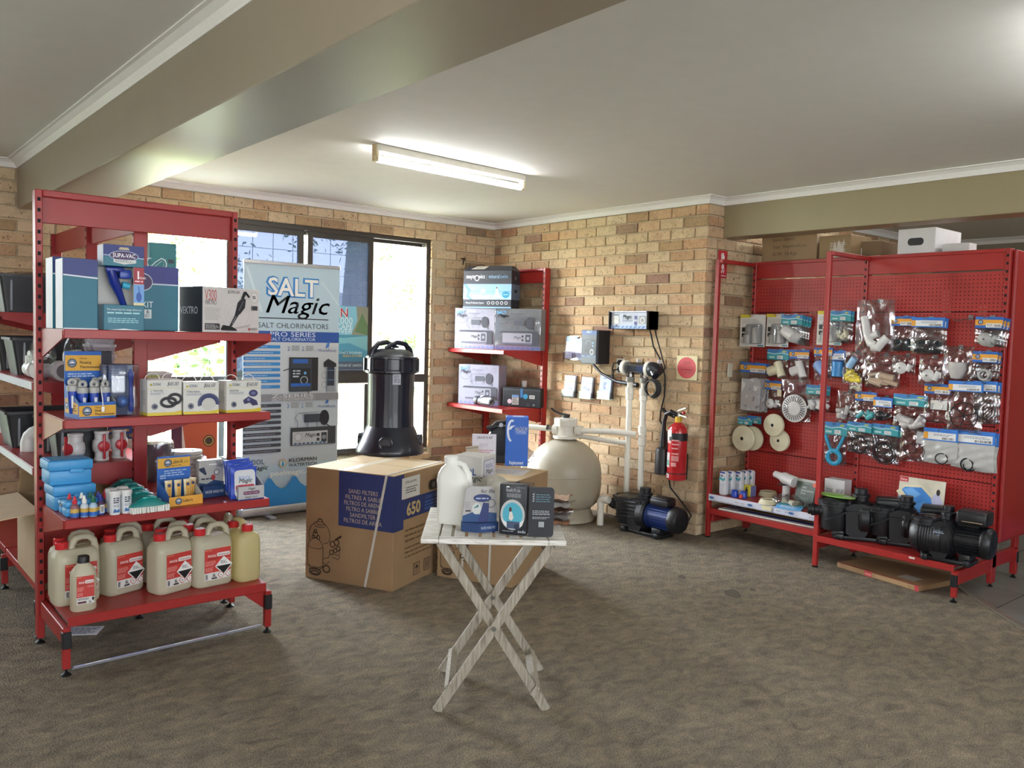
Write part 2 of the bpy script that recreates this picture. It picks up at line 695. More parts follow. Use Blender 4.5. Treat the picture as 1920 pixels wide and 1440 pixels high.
# reveal bricks each side of the opening
for X, sgn in ((WX0, 1), (WX1, -1)):
 for k in range(5, 28):
  z = k * PZ + .005
  bb = B().box(M_BRICK, (X + sgn * .004, -.045, z + BH / 2), (.016, .10, BH))
  obj('brick', bb, ww, smooth=0)
# sloping sill bricks
for i in range(11):
 u = WX0 + i * .24
 w = min(.23, WX1 - u)
 bb = B().add([(u, .018, WZ0 - .05), (u + w, .018, WZ0 - .05), (u + w, -.1, WZ0 - .008), (u, -.1, WZ0 - .008), (u, .018, WZ0 - .1), (u + w, .018, WZ0 - .1), (u + w, -.1, WZ0 - .06), (u, -.1, WZ0 - .06)],
                 [(0, 1, 2, 3), (4, 7, 6, 5), (0, 4, 5, 1), (1, 5, 6, 2), (2, 6, 7, 3), (3, 7, 4, 0)], M_BRICK)
 obj('brick', bb, ww, smooth=0)

# right-hand brick wall (plane x = 0) and its end face
wr = struct('wall_right', B().box(M_MORTAR, (-.135, YP / 2 - .13, CEIL / 2), (.25, YP + .25 - .012, CEIL)))
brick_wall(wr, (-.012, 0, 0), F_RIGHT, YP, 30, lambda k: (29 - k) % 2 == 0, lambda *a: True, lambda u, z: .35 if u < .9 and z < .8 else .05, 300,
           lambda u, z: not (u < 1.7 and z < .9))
we = struct('wall_pillar', B().box(M_MORTAR, (-2.2, YP - .137, CEIL / 2), (4.1, .25, CEIL)))
brick_wall(we, (0, YP - .012, 0), pi, 3.84, 30, lambda k: (29 - k) % 2 == 1, lambda *a: True, lambda u, z: .12, 300, lambda u, z: u < .65 or (z > 2.3 and u < 3.3))

# plain walls out of view, with glazed openings added to let fill daylight in
b = B()
b.box(M_WALL, (.45, ROOM_Y + .1, CEIL / 2), (2.3, .2, CEIL)).box(M_WALL, (8.4, ROOM_Y + .1, CEIL / 2), (1.6, .2, CEIL))
b.box(M_WALL, (4.6, ROOM_Y + .1, CEIL - .08), (6.0, .2, .2)).box(M_WALL, (4.6, ROOM_Y + .1, .22), (6.0, .2, .44))
struct('wall_front', b)
b = B()
b.box(M_WALL, (ROOM_X + .1, 2.6, CEIL / 2), (.2, 5.4, CEIL)).box(M_WALL, (ROOM_X + .1, 9.0, CEIL / 2), (.2, 2.2, CEIL))
b.box(M_WALL, (ROOM_X + .1, 6.6, .36), (.2, 2.6, .72)).box(M_WALL, (ROOM_X + .1, 6.6, CEIL - .19), (.2, 2.6, .38))
struct('wall_left', b)
struct('wall_rear', B().box(mat('#8b8270', .7, name='storeroom_wall'), (-4.0, 6.2, CEIL / 2), (.2, 7.6, CEIL)))
struct('wall_side', B().box(M_WALL, (-2.35, ROOM_Y + .1, CEIL / 2), (3.3, .2, CEIL)))

# ceiling beam and the lintel over the opening to the storeroom
BX0, BX1, BZ = 3.845, 4.195, 2.308
struct('beam_ceiling', B().rbox(M_BEAM, ((BX0 + BX1) / 2, ROOM_Y / 2, (BZ + CEIL) / 2), (BX1 - BX0, ROOM_Y, CEIL - BZ + .002), .004, 1))
struct('beam_lintel', B().rbox(M_LINT, (-.29, (YP + ROOM_Y) / 2, (2.335 + CEIL) / 2), (.2, ROOM_Y - YP, CEIL - 2.335 + .002), .004, 1))

# coved cornices: a profile swept along a polyline of wall feet (inner side on the left of travel)
COVE = [(.0, -.055), (.004, -.055), (.008, -.046), (.022, -.024), (.048, -.008), (.064, -.006), (.064, 0), (0, 0)]


def cove(name, path):
 rs = []
 n = len(path)
 for i in range(n):
  p = Vector(path[i])
  d0 = (p - Vector(path[i - 1])).normalized() if i else None
  d1 = (Vector(path[i + 1]) - p).normalized() if i < n - 1 else None
  n0 = Vector((-d0.y, d0.x)) if d0 else None
  n1 = Vector((-d1.y, d1.x)) if d1 else None
  if n0 and n1:
   k = (n0 + n1) / (1 + n0.dot(n1))
  else:
   k = n0 or n1
  rs.append([(p.x + k.x * u, p.y + k.y * u, CEIL + w) for u, w in COVE])
 struct(name, B().rings(M_WHITE, rs))


cove('trim_1', [(-.185, ROOM_Y), (-.185, YP + .005), (.005, YP + .005), (.005, .005), (BX0, .005)])
cove('trim_2', [(BX1, ROOM_Y), (BX1, .005), (ROOM_X, .005)])
cove('trim_3', [(-3.89, YP + .005), (-.39, YP + .005), (-.39, ROOM_Y)])
cove('trim_4', [(-3.9, ROOM_Y), (-3.9, YP + .005)])

# ------------------------------------------------------------------ floor tiles beyond the carpet edge and metal strip
M_TILE = mat('#6f6d68', .35, var=.12, scale=5, name='grey_slate_tile')
pa, pb = at(1805, 1107, z=0), at(1922, 1181, z=0)
dv = (pb - pa).normalized()
nv = Vector((dv.y, -dv.x, 0))
if nv.x > 0:
 nv = -nv
tl = struct('floor_tiled', B().add([pa + dv * a + nv * c + Vector((0, 0, .0015)) for a, c in ((-1.6, 0), (3.2, 0), (3.2, 2.5), (-1.6, 2.5))], [(0, 1, 2, 3)], mat('#3a3833', .9, name='grout')))
for i in range(-5, 9):
 for j in range(-1, 7):
  # square tiles laid along the walls, cut by the diagonal strip
  x0, y0 = -.25 - .44 * j, 4.565 + .44 * (i - 1)
  q = [(x0 - .215, y0 - .215), (x0 + .215, y0 - .215), (x0 + .215, y0 + .215), (x0 - .215, y0 + .215)]
  # clip to the tiled side
  cl = []
  sd = lambda p: (Vector((p[0], p[1], 0)) - pa).dot(nv) - .012
  for a, c in zip(q, q[1:] + q[:1]):
   if sd(a) >= 0:
    cl.append(a)
   if sd(a) * sd(c) < 0:
    t = sd(a) / (sd(a) - sd(c))
    cl.append((a[0] + (c[0] - a[0]) * t, a[1] + (c[1] - a[1]) * t))
  if len(cl) >= 3 and x0 > -2.6:
   obj('tile', B().prism(M_TILE, cl, .001, .006), tl, smooth=0)
struct('trim_5', B().bar(mat('#9d978a', .35, .7, name='carpet_edge_strip'), pa - dv * 1.6 + Vector((0, 0, .006)), pa + dv * 3.2 + Vector((0, 0, .006)), .028, .01))

# carpet stains
for px_, py_, r_ in ((1373, 1113, .055), (1411, 1106, .02), (1278, 1082, .03)):
 p = at(px_, py_, z=0)
 tag(obj('carpet_stain', B().prism(mat('#554d42', .95, name='stain'), [(r_ * (1 + .2 * sin(3 * a)) * cos(a) * 1.5, r_ * sin(a) * (1 + .15 * cos(2 * a))) for a in [2 * pi * i / 20 for i in range(20)]], 0, .0015), None, (p.x, p.y, 0.0), .8),
  {1373: 'large dark oval stain on the carpet before the right red bay', 1411: 'small dark spot on the carpet beside the oval stain', 1278: 'faint dark spot on the carpet in front of the black pump'}[px_], 'stain')

# ------------------------------------------------------------------ WINDOW
def tint_material():
 m, nt, b, out = nodes_mat('tinted_window_glass')
 tr = mk(nt, 'BsdfTransparent')
 tr.inputs[0].default_value = (.0075, .0088, .0130, 1)
 tl_ = mk(nt, 'BsdfTranslucent')
 tl_.inputs[0].default_value = (.004, .0055, .0088, 1)
 ad = mk(nt, 'AddShader')
 gl = mk(nt, 'BsdfGlossy', i_Roughness=.02)
 mx = mk(nt, 'MixShader')
 mx.inputs[0].default_value = .05
 nt.links.new(tr.outputs[0], ad.inputs[0])
 nt.links.new(tl_.outputs[0], ad.inputs[1])
 nt.links.new(ad.outputs[0], mx.inputs[1])
 nt.links.new(gl.outputs[0], mx.inputs[2])
 nt.links.new(mx.outputs[0], out.inputs[0])
 return m


def clear_material(name, t, gloss=.06, rough=.03, col=(1, 1, 1)):
 m, nt, b, out = nodes_mat(name)
 tr = mk(nt, 'BsdfTransparent')
 tr.inputs[0].default_value = (t * col[0], t * col[1], t * col[2], 1)
 gl = mk(nt, 'BsdfGlossy', i_Roughness=rough)
 mx = mk(nt, 'MixShader')
 mx.inputs[0].default_value = gloss
 nt.links.new(tr.outputs[0], mx.inputs[1])
 nt.links.new(gl.outputs[0], mx.inputs[2])
 nt.links.new(mx.outputs[0], out.inputs[0])
 return m


M_FRONT = clear_material('added_front_glass', .34, .04, .02, (.96, .98, 1))  # tint sets how much fill the added front window passes
M_SIDE = clear_material('added_side_glass', .40, .04, .02, (1, 1, 1))  # tint sets the side fill from the added left window
M_GREYG = clear_material('grey_window_glass', .31, .05, .02, (.98, 1, 1))
win3 = struct('window_added_front', B().box(M_BRONZE, (4.6, ROOM_Y + .05, .46), (6.0, .06, .05)))  # unseen window added behind the camera to bring in fill daylight
for i in range(4):
 obj('pane', B().box(M_FRONT, (1.6 + 1.5 * (i + .5), ROOM_Y + .06, 1.44), (1.46, .006, 1.95)), win3, smooth=0)
 obj('mullion', B().box(M_BRONZE, (1.6 + 1.5 * (i + 1) - .02, ROOM_Y + .05, 1.44), (.05, .06, 1.95)), win3, smooth=0)
win4 = struct('window_added_side', B().box(M_BRONZE, (ROOM_X + .05, 6.6, .74), (.06, 2.6, .05)))  # unseen window added in the left wall for side fill
for i in range(2):
 obj('pane', B().box(M_SIDE, (ROOM_X + .06, 5.3 + 1.3 * (i + .5), 1.58), (.006, 1.27, 1.68)), win4, smooth=0)
obj('mullion', B().box(M_BRONZE, (ROOM_X + .05, 6.6, 1.58), (.06, .05, 1.68)), win4, smooth=0)
M_TINT = tint_material()
M_CLEAR = clear_material('clear_window_glass', .95)
fy = -.075


def frame_rect(b, x0, x1, z0, z1, w, y, d):
 b.box(M_BRONZE, ((x0 + x1) / 2, y, z0 + w / 2), (x1 - x0, d, w))
 b.box(M_BRONZE, ((x0 + x1) / 2, y, z1 - w / 2), (x1 - x0, d, w))
 b.box(M_BRONZE, (x0 + w / 2, y, (z0 + z1) / 2), (w, d, z1 - z0 - 2 * w))
 b.box(M_BRONZE, (x1 - w / 2, y, (z0 + z1) / 2), (w, d, z1 - z0 - 2 * w))
 return b


ZT = 1.10
win = struct('window_1', frame_rect(B(), WX0 + .008, WX1 - .008, WZ0, WZ1, .045, fy, .10))
win2 = struct('window_2', frame_rect(B(), 4.758, 7.292, WZ0, WZ1, .045, fy, .10))
obj('transom', B().box(M_BRONZE, (6.025, fy, ZT), (2.45, .09, .075)), win2, smooth=0)
for k in range(4):
 obj('pane', B().box(M_GREYG, (4.78 + .635 * (k + .5), fy - .01, 1.43), (.6, .005, 1.9)), win2, smooth=0)
for X in (5.4, 6.05, 6.7):
 obj('mullion', B().box(M_BRONZE, (X, fy - .02, (WZ0 + WZ1) / 2), (.045, .05, WZ1 - WZ0 - .1)), win2, smooth=0)
b = B().box(M_BRONZE, ((WX0 + WX1) / 2, fy, ZT), (WX1 - WX0 - .1, .09, .075))
obj('transom', b, win, smooth=0)
for X in (1.40, 2.06, 2.74):
 obj('mullion', B().box(M_BRONZE, (X, fy - .02, (WZ0 + ZT) / 2), (.045, .05, ZT - WZ0 - .1)), win, smooth=0)
for x0, x1 in ((1.37, 2.015), (2.05, 2.72)):
 o = obj('sash', frame_rect(B(), x0, x1, ZT + .03, WZ1 - .045, .048, fy + .02, .035), win, smooth=0)
 obj('tinted_pane', B().add([(x0 + .04, fy + .02, ZT + .07), (x1 - .04, fy + .02, ZT + .07), (x1 - .04, fy + .02, WZ1 - .09), (x0 + .04, fy + .02, WZ1 - .09)], [(0, 1, 2, 3)], M_TINT), o, smooth=0)
for x0, x1 in ((.79, 1.38), (1.42, 2.04), (2.08, 2.72), (2.76, 3.34)):
 obj('pane', B().box(M_CLEAR, ((x0 + x1) / 2, fy - .02, (WZ0 + ZT) / 2), (x1 - x0, .005, ZT - WZ0 - .12)), win, smooth=0)
obj('open_track', B().box(M_BRONZE, (2.06, fy - .03, WZ1 - .06), (2.5, .03, .03)), win, smooth=0)
g = B()
for i in range(15):
 X = WX0 + .07 + .18 * i
 g.box(M_BRONZE, (X, -.19, (WZ0 + WZ1) / 2), (.004, .004, WZ1 - WZ0))
for i in range(11):
 g.box(M_BRONZE, ((WX0 + WX1) / 2, -.194, WZ0 + .07 + .19 * i), (WX1 - WX0, .004, .004))
obj('security_mesh', g, win, smooth=0)['kind'] = 'stuff'
cord = tag(obj('blind_cord', B().tube(mat('#5a503a', .6), [(2.03, -.045, 2.36), (2.035, -.04, 2.3), (2.03, -.03, 2.27), (2.04, -.03, 2.29)], .003, 6)), 'short curled cord hanging at the window head', 'cord')
hk = tag(obj('wall_hook', B().tube(mat('#1d1a18', .5, .5), [(.4, -.01, 2.26), (.4, .03, 2.265), (.415, .045, 2.24), (.43, .05, 2.2)], .006, 8).box(mat('#1d1a18', .5, .5), (.39, .006, 2.262), (.05, .008, .012))), 'small black metal hook on the brick wall beside the window', 'hook')

# ------------------------------------------------------------------ OUTSIDE
def leaf_material(a, c):
 m, nt, b, out = nodes_mat('leaves')
 r = ramp(nt, [(0, a), (1, c)])
 nt.links.new(mk(nt, 'NewGeometry').outputs['Random Per Island'], r.inputs[0])
 nt.links.new(r.outputs[0], b.inputs['Base Color'])
 setp(b, 'Roughness', .6)
 return m


b = B().box(mat('#a5a878', .9, var=.2, scale=2, name='lawn'), (2, -22, -.3), (80, 43, .1))
struct('ground_outside', b)
struct('path_outside', B().box(mat('#d9d3c6', .8, var=.08, scale=3, name='pale_concrete'), (2, -2.6, -.245), (60, 3.0, .03)))
M_BARK = mat('#6d5a48', .9, var=.2, scale=12, bump=.5, name='bark')
M_LEAF = leaf_material('#27401f', '#5d7a38')
M_LEAF2 = leaf_material('#b79a3f', '#a8b45a')


def tree(name, label, x, y, h, r, crown, zc, rx, rz, n, m, seed, stem=True):
 t = thing(name, label, 'tree', (x, y, -.25), 0, 'trees beyond the window')
 b = B().tube(M_BARK, [(0, 0, -.02), (.05, .02, h * .3), (-.04, .05, h * .6), (.05, 0, h)], [r * 1.25, r, r * .85, r * .6], 12)
 for k in range(4):
  a = k * 1.7 + seed
  b.tube(M_BARK, [(0, .03, h * (.6 + .08 * k)), (cos(a) * rx * .4, sin(a) * rx * .4, zc), (cos(a) * rx * .7, sin(a) * rx * .7, zc + rz * .4)], [r * .4, r * .25, r * .1], 6)
 obj('trunk', b, t)
 rr = random.Random(seed)
 lb = B()
 cl = [(rr.gauss(0, .45), rr.gauss(0, .45), rr.gauss(0, .42)) for _ in range(26)]
 for i in range(n):
  c = cl[rr.randrange(26)]
  p = Vector((c[0] * rx + rr.gauss(0, .16) * rx, c[1] * rx + rr.gauss(0, .16) * rx, zc + c[2] * rz + rr.gauss(0, .14) * rz))
  u = Vector((rr.gauss(0, 1), rr.gauss(0, 1), rr.gauss(0, 1))).normalized() * rr.uniform(.035, .08)
  w = u.orthogonal().normalized() * u.length * .45
  lb.add([p - u, p + w, p + u, p - w], [(0, 1, 2, 3)], m)
 f = obj('foliage', lb, t, smooth=0)
 f['kind'] = 'stuff'
 return t


tree('gum_tree', 'thick trunked tree with leafy crown seen through the left tinted pane', .5, -9.6, 7.0, .42, None, 4.6, 1.5, 2.0, 6000, M_LEAF, 3)
tree('gum_tree', 'tree with dense foliage seen through the middle tinted pane', -2.6, -7.2, 7.0, .34, None, 4.4, 1.0, 2.0, 6000, M_LEAF, 5)
tree('young_tree', 'slender yellowing tree outside the open right pane', -4.6, -8.0, 4.6, .07, None, 3.4, .5, 1.1, 500, M_LEAF2, 8)
tree('young_tree', 'slender yellowing tree outside behind the grey mesh and left red rack', 1.6, -6.5, 4.2, .06, None, 3.0, .5, 1.2, 500, M_LEAF2, 9)
hb = B()
rr = random.Random(4)
for i in range(2600):
 p = Vector((rr.uniform(-14, 6), -13.2 + max(-1,min(1,rr.gauss(0, .4))), rr.uniform(-.2, 1.5)))
 u = Vector((rr.gauss(0, 1), rr.gauss(0, 1), rr.gauss(0, 1))).normalized() * .16
 w = u.orthogonal().normalized() * .08
 hb.add([p - u, p + w, p + u, p - w], [(0, 1, 2, 3)], M_LEAF)
o = obj('hedge', hb, smooth=0)
o['label'], o['category'], o['kind'] = 'low green hedge across the lawn outside the window', 'hedge', 'stuff'
struct('wall_outside', B().box(mat('#cfcac2', .85, name='render'), (-2, -17, 1.2), (30, .3, 3.0)))
# ================================================================== RED SHELVING
M_RED = mat('#962522', .36, var=.05, scale=9, name='red_powder_coat', spec=.45)
M_BLK = mat('#121215', .45, var=.05, name='black_plastic')
M_DARK = mat('#0b0a0c', .8, var=0, name='slot_shadow')
M_FOOT = mat('#1b1b1c', .4, .4, name='foot_rubber')
M_STRIP = mat('#cfd0dc', .35, var=.03, name='white_price_strip')


def foot_mesh():
 return B().lathe(M_FOOT, [(.022, 0), (.022, .004), (.011, .012), (.006, .016), (.006, .034)], 14).mesh('foot')


FOOT = foot_mesh()


def upright(parent, x, y, h, w, d, z0=.03, slots=True, axis='y', sgn=1, foot=True):
 """post with a column of dark slots on its front face (axis: direction the face looks)"""
 o = obj('upright', B().rbox(M_RED, (x, y, (z0 + h) / 2), (w, d, h - z0), .003, 1), parent, smooth=0)
 if slots:
  b = B()
  n = int((h - z0 - .1) / .05)
  for i in range(n):
   z = h - .045 - i * .05
   if axis == 'y':
    b.box(M_DARK, (x, y + sgn * d / 2, z), (.013, .003, .017))
   else:
    b.box(M_DARK, (x + sgn * w / 2, y, z), (.003, .013, .017))
  obj('slots', b, o, smooth=0)['kind'] = 'stuff'
 if foot:
  obj('foot', FOOT, parent, (x, y, 0))
 return o


def leg(parent, x, y, h, w=.032, cap_dir=(0, 1)):
 o = obj('leg', B().rbox(M_RED, (x, y, (h + .03) / 2), (w, w, h - .03), .003, 1), parent, smooth=0)
 obj('cap', B().rbox(M_BLK, (x + cap_dir[0] * .004, y + cap_dir[1] * .004, h - .055), (w + .004, w + .004, .075), .003, 1), o, smooth=0)
 obj('foot', FOOT, parent, (x, y, 0))


def shelf(parent, x0, x1, y0, y1, z, axis='y', lip=.04, brackets=True, t=.025, inner=None):
 """steel shelf between x0..x1 / y0..y1; axis names the side its front lip looks to (+y, +x or -x)"""
 e0, e1, e2 = (.011 if axis == 'y' else 0), (.011 if axis == '+x' else 0), (.011 if axis == '-x' else 0)
 b = B().box(M_RED, ((x0 + e2 + x1 - e1) / 2, (y0 + y1 - e0) / 2, z - .0006 - t / 2), (x1 - e1 - x0 - e2, y1 - e0 - y0, t))
 if axis == 'y':
  b.rbox(M_RED, ((x0 + x1) / 2, y1 - .006, z - lip / 2), (x1 - x0, .012, lip), .003, 1)
 elif axis == '+x':
  b.rbox(M_RED, (x1 - .006, (y0 + y1) / 2, z - lip / 2), (.012, y1 - y0, lip), .003, 1)
 else:
  b.rbox(M_RED, (x0 + .006, (y0 + y1) / 2, z - lip / 2), (.012, y1 - y0, lip), .003, 1)
 s = obj('shelf', b, parent, smooth=0)
 if brackets:
  for e in (0, 1):
   if axis == 'y':
    X = x0 + .004 if e == 0 else x1 - .004
    X2 = X + (-.008 if e == 0 else .008)
    pr = [(y0, z - .005), (y1 - .02, z - .005), (y1 - .02, z - lip), (y0 + .03, z - .135), (y0, z - .135)]
    q = B().rings(M_RED, [[(X, a, c) for a, c in pr], [(X2, a, c) for a, c in pr]])
   else:
    Y = y0 + .004 if e == 0 else y1 - .004
    Y2 = Y + (-.008 if e == 0 else .008)
    xa, xb = (x0, x1 - .02) if axis == '+x' else (x1, x0 + .02)
    k = 1 if axis == '+x' else -1
    pr = [(xa, z - .005), (xb, z - .005), (xb, z - lip), (xa + k * .03, z - .135), (xa, z - .135)]
    q = B().rings(M_RED, [[(a, Y, c) for a, c in pr], [(a, Y2, c) for a, c in pr]])
   obj('bracket', q, s, smooth=0)
 return s


def price_strip(parent, p, q, up, n, h=.036):
 b = B().bar(M_STRIP, p, q, .003, h)
 return obj('price_strip', b, parent, smooth=0)


# --- left bay, front (faces the photographer)
GX0, GX1, GY, GF, GH = 3.551, 4.479, 2.205, 2.69, 2.147
bay = thing('shelving_bay', 'red steel shelving bay of acid drums and boxed pool parts, facing into the room', 'shelving', (4.015, 2.3, 0))
bay.location = (0, 0, 0)
for X in (GX0, GX1):
 upright(bay, X, GY, GH, .03, .066, .03)
obj('top_rail', B().rbox(M_RED, ((GX0 + GX1) / 2, GY - .005, GH - .075), (GX1 - GX0 - .03, .02, .15), .002, 1).rbox(M_RED, ((GX0 + GX1) / 2, GY + .012, GH - .016), (GX1 - GX0 - .03, .05, .032), .004, 1), bay, smooth=0)
ZS1, ZS2, ZS3, ZB = 1.507, 1.118, .682, .253
for z in (ZS1, ZS2, ZS3):
 shelf(bay, GX0 - .008, GX1 - .008, GY + .03, GF - (.0 if z < 1.4 else 0), z)
shelf(bay, GX0 + .005, GX1 - .02, GY + .01, GF, ZB, brackets=False, lip=.045)
for X in (GX0, GX1 - .01):
 obj('base_arm', B().rbox(M_RED, (X, (GY + GF + .01) / 2, .175), (.03, GF - GY, .075), .003, 1), bay, smooth=0)
 leg(bay, X, GF + .0, .213)
q = B()
for X, s_ in ((GX0, 1),):
 q.prism(M_RED, [(0, 0), (.11, 0), (0, -.09)], -.006, .006, Matrix.Translation((X + .014, GF - .012, .212)) @ Matrix.Rotation(pi / 2, 4, 'X'))
obj('gusset', q, bay, smooth=0)
obj('back_panel', B().rbox(M_RED, ((GX0 + GX1) / 2, GY - .02, .47), (GX1 - GX0 - .03, .012, .38), .002, 1), bay, smooth=0)
# strip lying at the feet
p0, p1 = at(137, 1252, z=.02), at(488, 1172, z=.02)
st = tag(obj('price_strip', B().bar(M_STRIP, (p0.x, p0.y, .018), (p1.x, p1.y, .018), .004, .034, (0, .8, .6))), 'fallen white price strip lying between the front feet of the left red bay', 'strip')
dd = (p1 - p0).normalized()
q = B()
for a, c, col in ((0, .05, '#8a88b0'), (.17, .36, '#77749c'), (.42, .5, '#8f8ba4'), (.6, .66, '#b9a5b5'), (.74, .8, '#7a77a0')):
 q.bar(mat(col, .4), Vector((p0.x, p0.y, .0185)) + dd * a * (p1 - p0).length + Vector((0, .0012, .0016)), Vector((p0.x, p0.y, .0185)) + dd * c * (p1 - p0).length + Vector((0, .0012, .0016)), .004, .031, (0, .8, .6))
obj('printed_bands', q, st, smooth=0)
p = at(155, 1183, z=0)
pp = tag(obj('price_sheet', B().box(mat('#e3e3ea', .6), (0, 0, .001), (.17, .12, .002)), None, (p.x, p.y, 0), 2.6), 'printed white sheet lying on the carpet under the left red bay', 'paper')
D((-.085, -.06, .002), (1, 0, 0), (0, 1, 0)).small(.015, .01, .155, .11, 9, '#5b5b74', 3).done('print', pp)

# --- run of shelving at right angles behind it
run = thing('shelving_run', 'red double sided shelving running back to the window wall behind the left bay', 'shelving')
RX = 4.0
YU = (2.115, 1.165, .22)
for Y in YU:
 upright(run, RX, Y, 2.135, .066, .03, .03, axis='x', sgn=1)
for a, c in zip(YU, YU[1:]):
 obj('top_rail', B().rbox(M_RED, (RX, (a + c) / 2, 2.07), (.02, a - c - .03, .13), .002, 1), run, smooth=0)
 obj('back_panel', B().rbox(M_RED, (RX, (a + c) / 2, .47), (.012, a - c - .03, .40), .002, 1), run, smooth=0)
 for z in ((1.587, 1.245, .832) if a < 1.5 else (1.245, .832)):
  s = shelf(run, RX + .03, 4.485, c + .012, a - .012, z, '+x')
  price_strip(s, (4.487, c + .012, z - .02), (4.487, a - .03, z - .02), None, None)
 for z in (1.485, 1.09, .66):
  shelf(run, 3.575, RX - .03, c + .012, a - .012, z, '-x')
 shelf(run, RX + .03, 4.46, c + .012, a - .012, .235, '+x', brackets=False)
 shelf(run, 3.56, RX - .03, c + .012, a - .012, .235, '-x', brackets=False)
for Y in YU:
 obj('base_arm', B().rbox(M_RED, (RX, Y, .165), (.915, .03, .075), .003, 1), run, smooth=0)
 for X, s_ in ((4.465, 1), (3.55, -1)):
  leg(run, X, Y, .20, cap_dir=(s_, 0))

# --- corner bay against the right-hand wall
cb = thing('shelving_bay', 'small red corner shelving bay holding chlorinator cartons beside the window', 'shelving')
for Y in (.875, .02):
 upright(cb, .075, Y, 2.155, .066, .03, .03, axis='x', sgn=1)
obj('top_rail', B().rbox(M_RED, (.075, .4475, 2.155 - .065), (.02, .825, .13), .002, 1).rbox(M_RED, (.085, .4475, 2.155 - .012), (.05, .825, .024), .003, 1), cb, smooth=0)
CF = .56
ZC1, ZC2 = zat(CF, .87, 657), zat(CF, .87, 768)
for z in (ZC1, ZC2):
 shelf(cb, .108, CF, .02, .87, z, '+x', lip=.038)
obj('base_arm', B().rbox(M_RED, (.3, .875, .175), (.45, .03, .075), .003, 1), cb, smooth=0)
leg(cb, .52, .875, .213, cap_dir=(1, 0))
shelf(cb, .108, .52, .02, .87, .253, '+x', brackets=False)

# --- right-hand pegboard bays
def peg_material():
 m, nt, b, out = nodes_mat('red_pegboard')
 t = mk(nt, 'TexCoord')
 sp = mk(nt, 'SeparateXYZ')
 nt.links.new(t.outputs['Object'], sp.inputs[0])

 def cell(sock):
  a = mk(nt, 'Math', operation='MULTIPLY')
  a.inputs[1].default_value = 1 / .0254
  nt.links.new(sock, a.inputs[0])
  f = mk(nt, 'Math', operation='FRACT')
  nt.links.new(a.outputs[0], f.inputs[0])
  s = mk(nt, 'Math', operation='SUBTRACT')
  s.inputs[1].default_value = .5
  nt.links.new(f.outputs[0], s.inputs[0])
  q = mk(nt, 'Math', operation='MULTIPLY')
  nt.links.new(s.outputs[0], q.inputs[0])
  nt.links.new(s.outputs[0], q.inputs[1])
  return q.outputs[0]
 ad = mk(nt, 'Math', operation='ADD')
 nt.links.new(cell(sp.outputs['Y']), ad.inputs[0])
 nt.links.new(cell(sp.outputs['Z']), ad.inputs[1])
 lt = mk(nt, 'Math', operation='LESS_THAN')
 lt.inputs[1].default_value = .0205
 nt.links.new(ad.outputs[0], lt.inputs[0])
 n = mk(nt, 'TexNoise', i_Scale=5.0, i_Detail=3.0)
 nt.links.new(t.outputs['Object'], n.inputs['Vector'])
 r = ramp(nt, [(.3, '#8e2420'), (.7, '#a02c28')])
 nt.links.new(n.outputs['Fac'], r.inputs[0])
 nt.links.new(r.outputs[0], b.inputs['Base Color'])
 setp(b, 'Roughness', .4)
 tr = mk(nt, 'BsdfTransparent')
 mx = mk(nt, 'MixShader')
 nt.links.new(lt.outputs[0], mx.inputs[0])
 nt.links.new(b.outputs[0], mx.inputs[1])
 nt.links.new(tr.outputs[0], mx.inputs[2])
 nt.links.new(mx.outputs[0], out.inputs[0])
 return m


M_PEG = peg_material()
PBX = -.45           # front of the uprights
PEG = PBX - .012     # front face of the pegboard
pb_ = thing('pegboard_bay', 'long red double sided pegboard bay hung with packets on the right', 'shelving')
PY = (2.745, 3.66, 4.58)
for Y in PY:
 upright(pb_, PBX - .035, Y, 2.157, .07, .03, .03, axis='x', sgn=1)
for a, c in zip(PY, PY[1:]):
 m_ = (a + c) / 2
 w = c - a - .03
 obj('top_rail', B().rbox(M_RED, (PBX - .02, m_, 2.157 - .07), (.02, w, .12), .002, 1).rbox(M_RED, (PBX - .03, m_, 2.157 - .012), (.06, w, .024), .003, 1), pb_, smooth=0)
 zs = (.30, .665, 1.03, 1.395, 1.76, 2.02)
 for z0, z1 in zip(zs, zs[1:]):
  obj('peg_panel', B().box(M_PEG, (PEG - .0005, m_, (z0 + z1) / 2), (.001, w, z1 - z0 - .006)), pb_, smooth=0)
 # rear skin with a few openings the back room's light comes through
 rr = random.Random(int(a * 100))
 q = B()
 holes = {(9, 15), (9, 13), (9, 14), (3, 9), (4, 9), (10, 7), (11, 7), (12, 8), (2, 5), (3, 5), (4, 4), (5, 8), (8, 11), (2, 9), (1, 9), (13, 14)} if a > 3 else {(8, 14), (11, 12)}
 for i in range(16):
  for j in range(17):
   if (i, j) in holes:
    continue
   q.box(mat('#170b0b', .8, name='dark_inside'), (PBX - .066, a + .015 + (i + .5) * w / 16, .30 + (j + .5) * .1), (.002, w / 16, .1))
 obj('rear_skin', q, pb_, smooth=0)['kind'] = 'stuff'
 obj('plinth', B().box(M_RED, (PBX - .04, m_, .255), (.05, w, .09)), pb_, smooth=0)
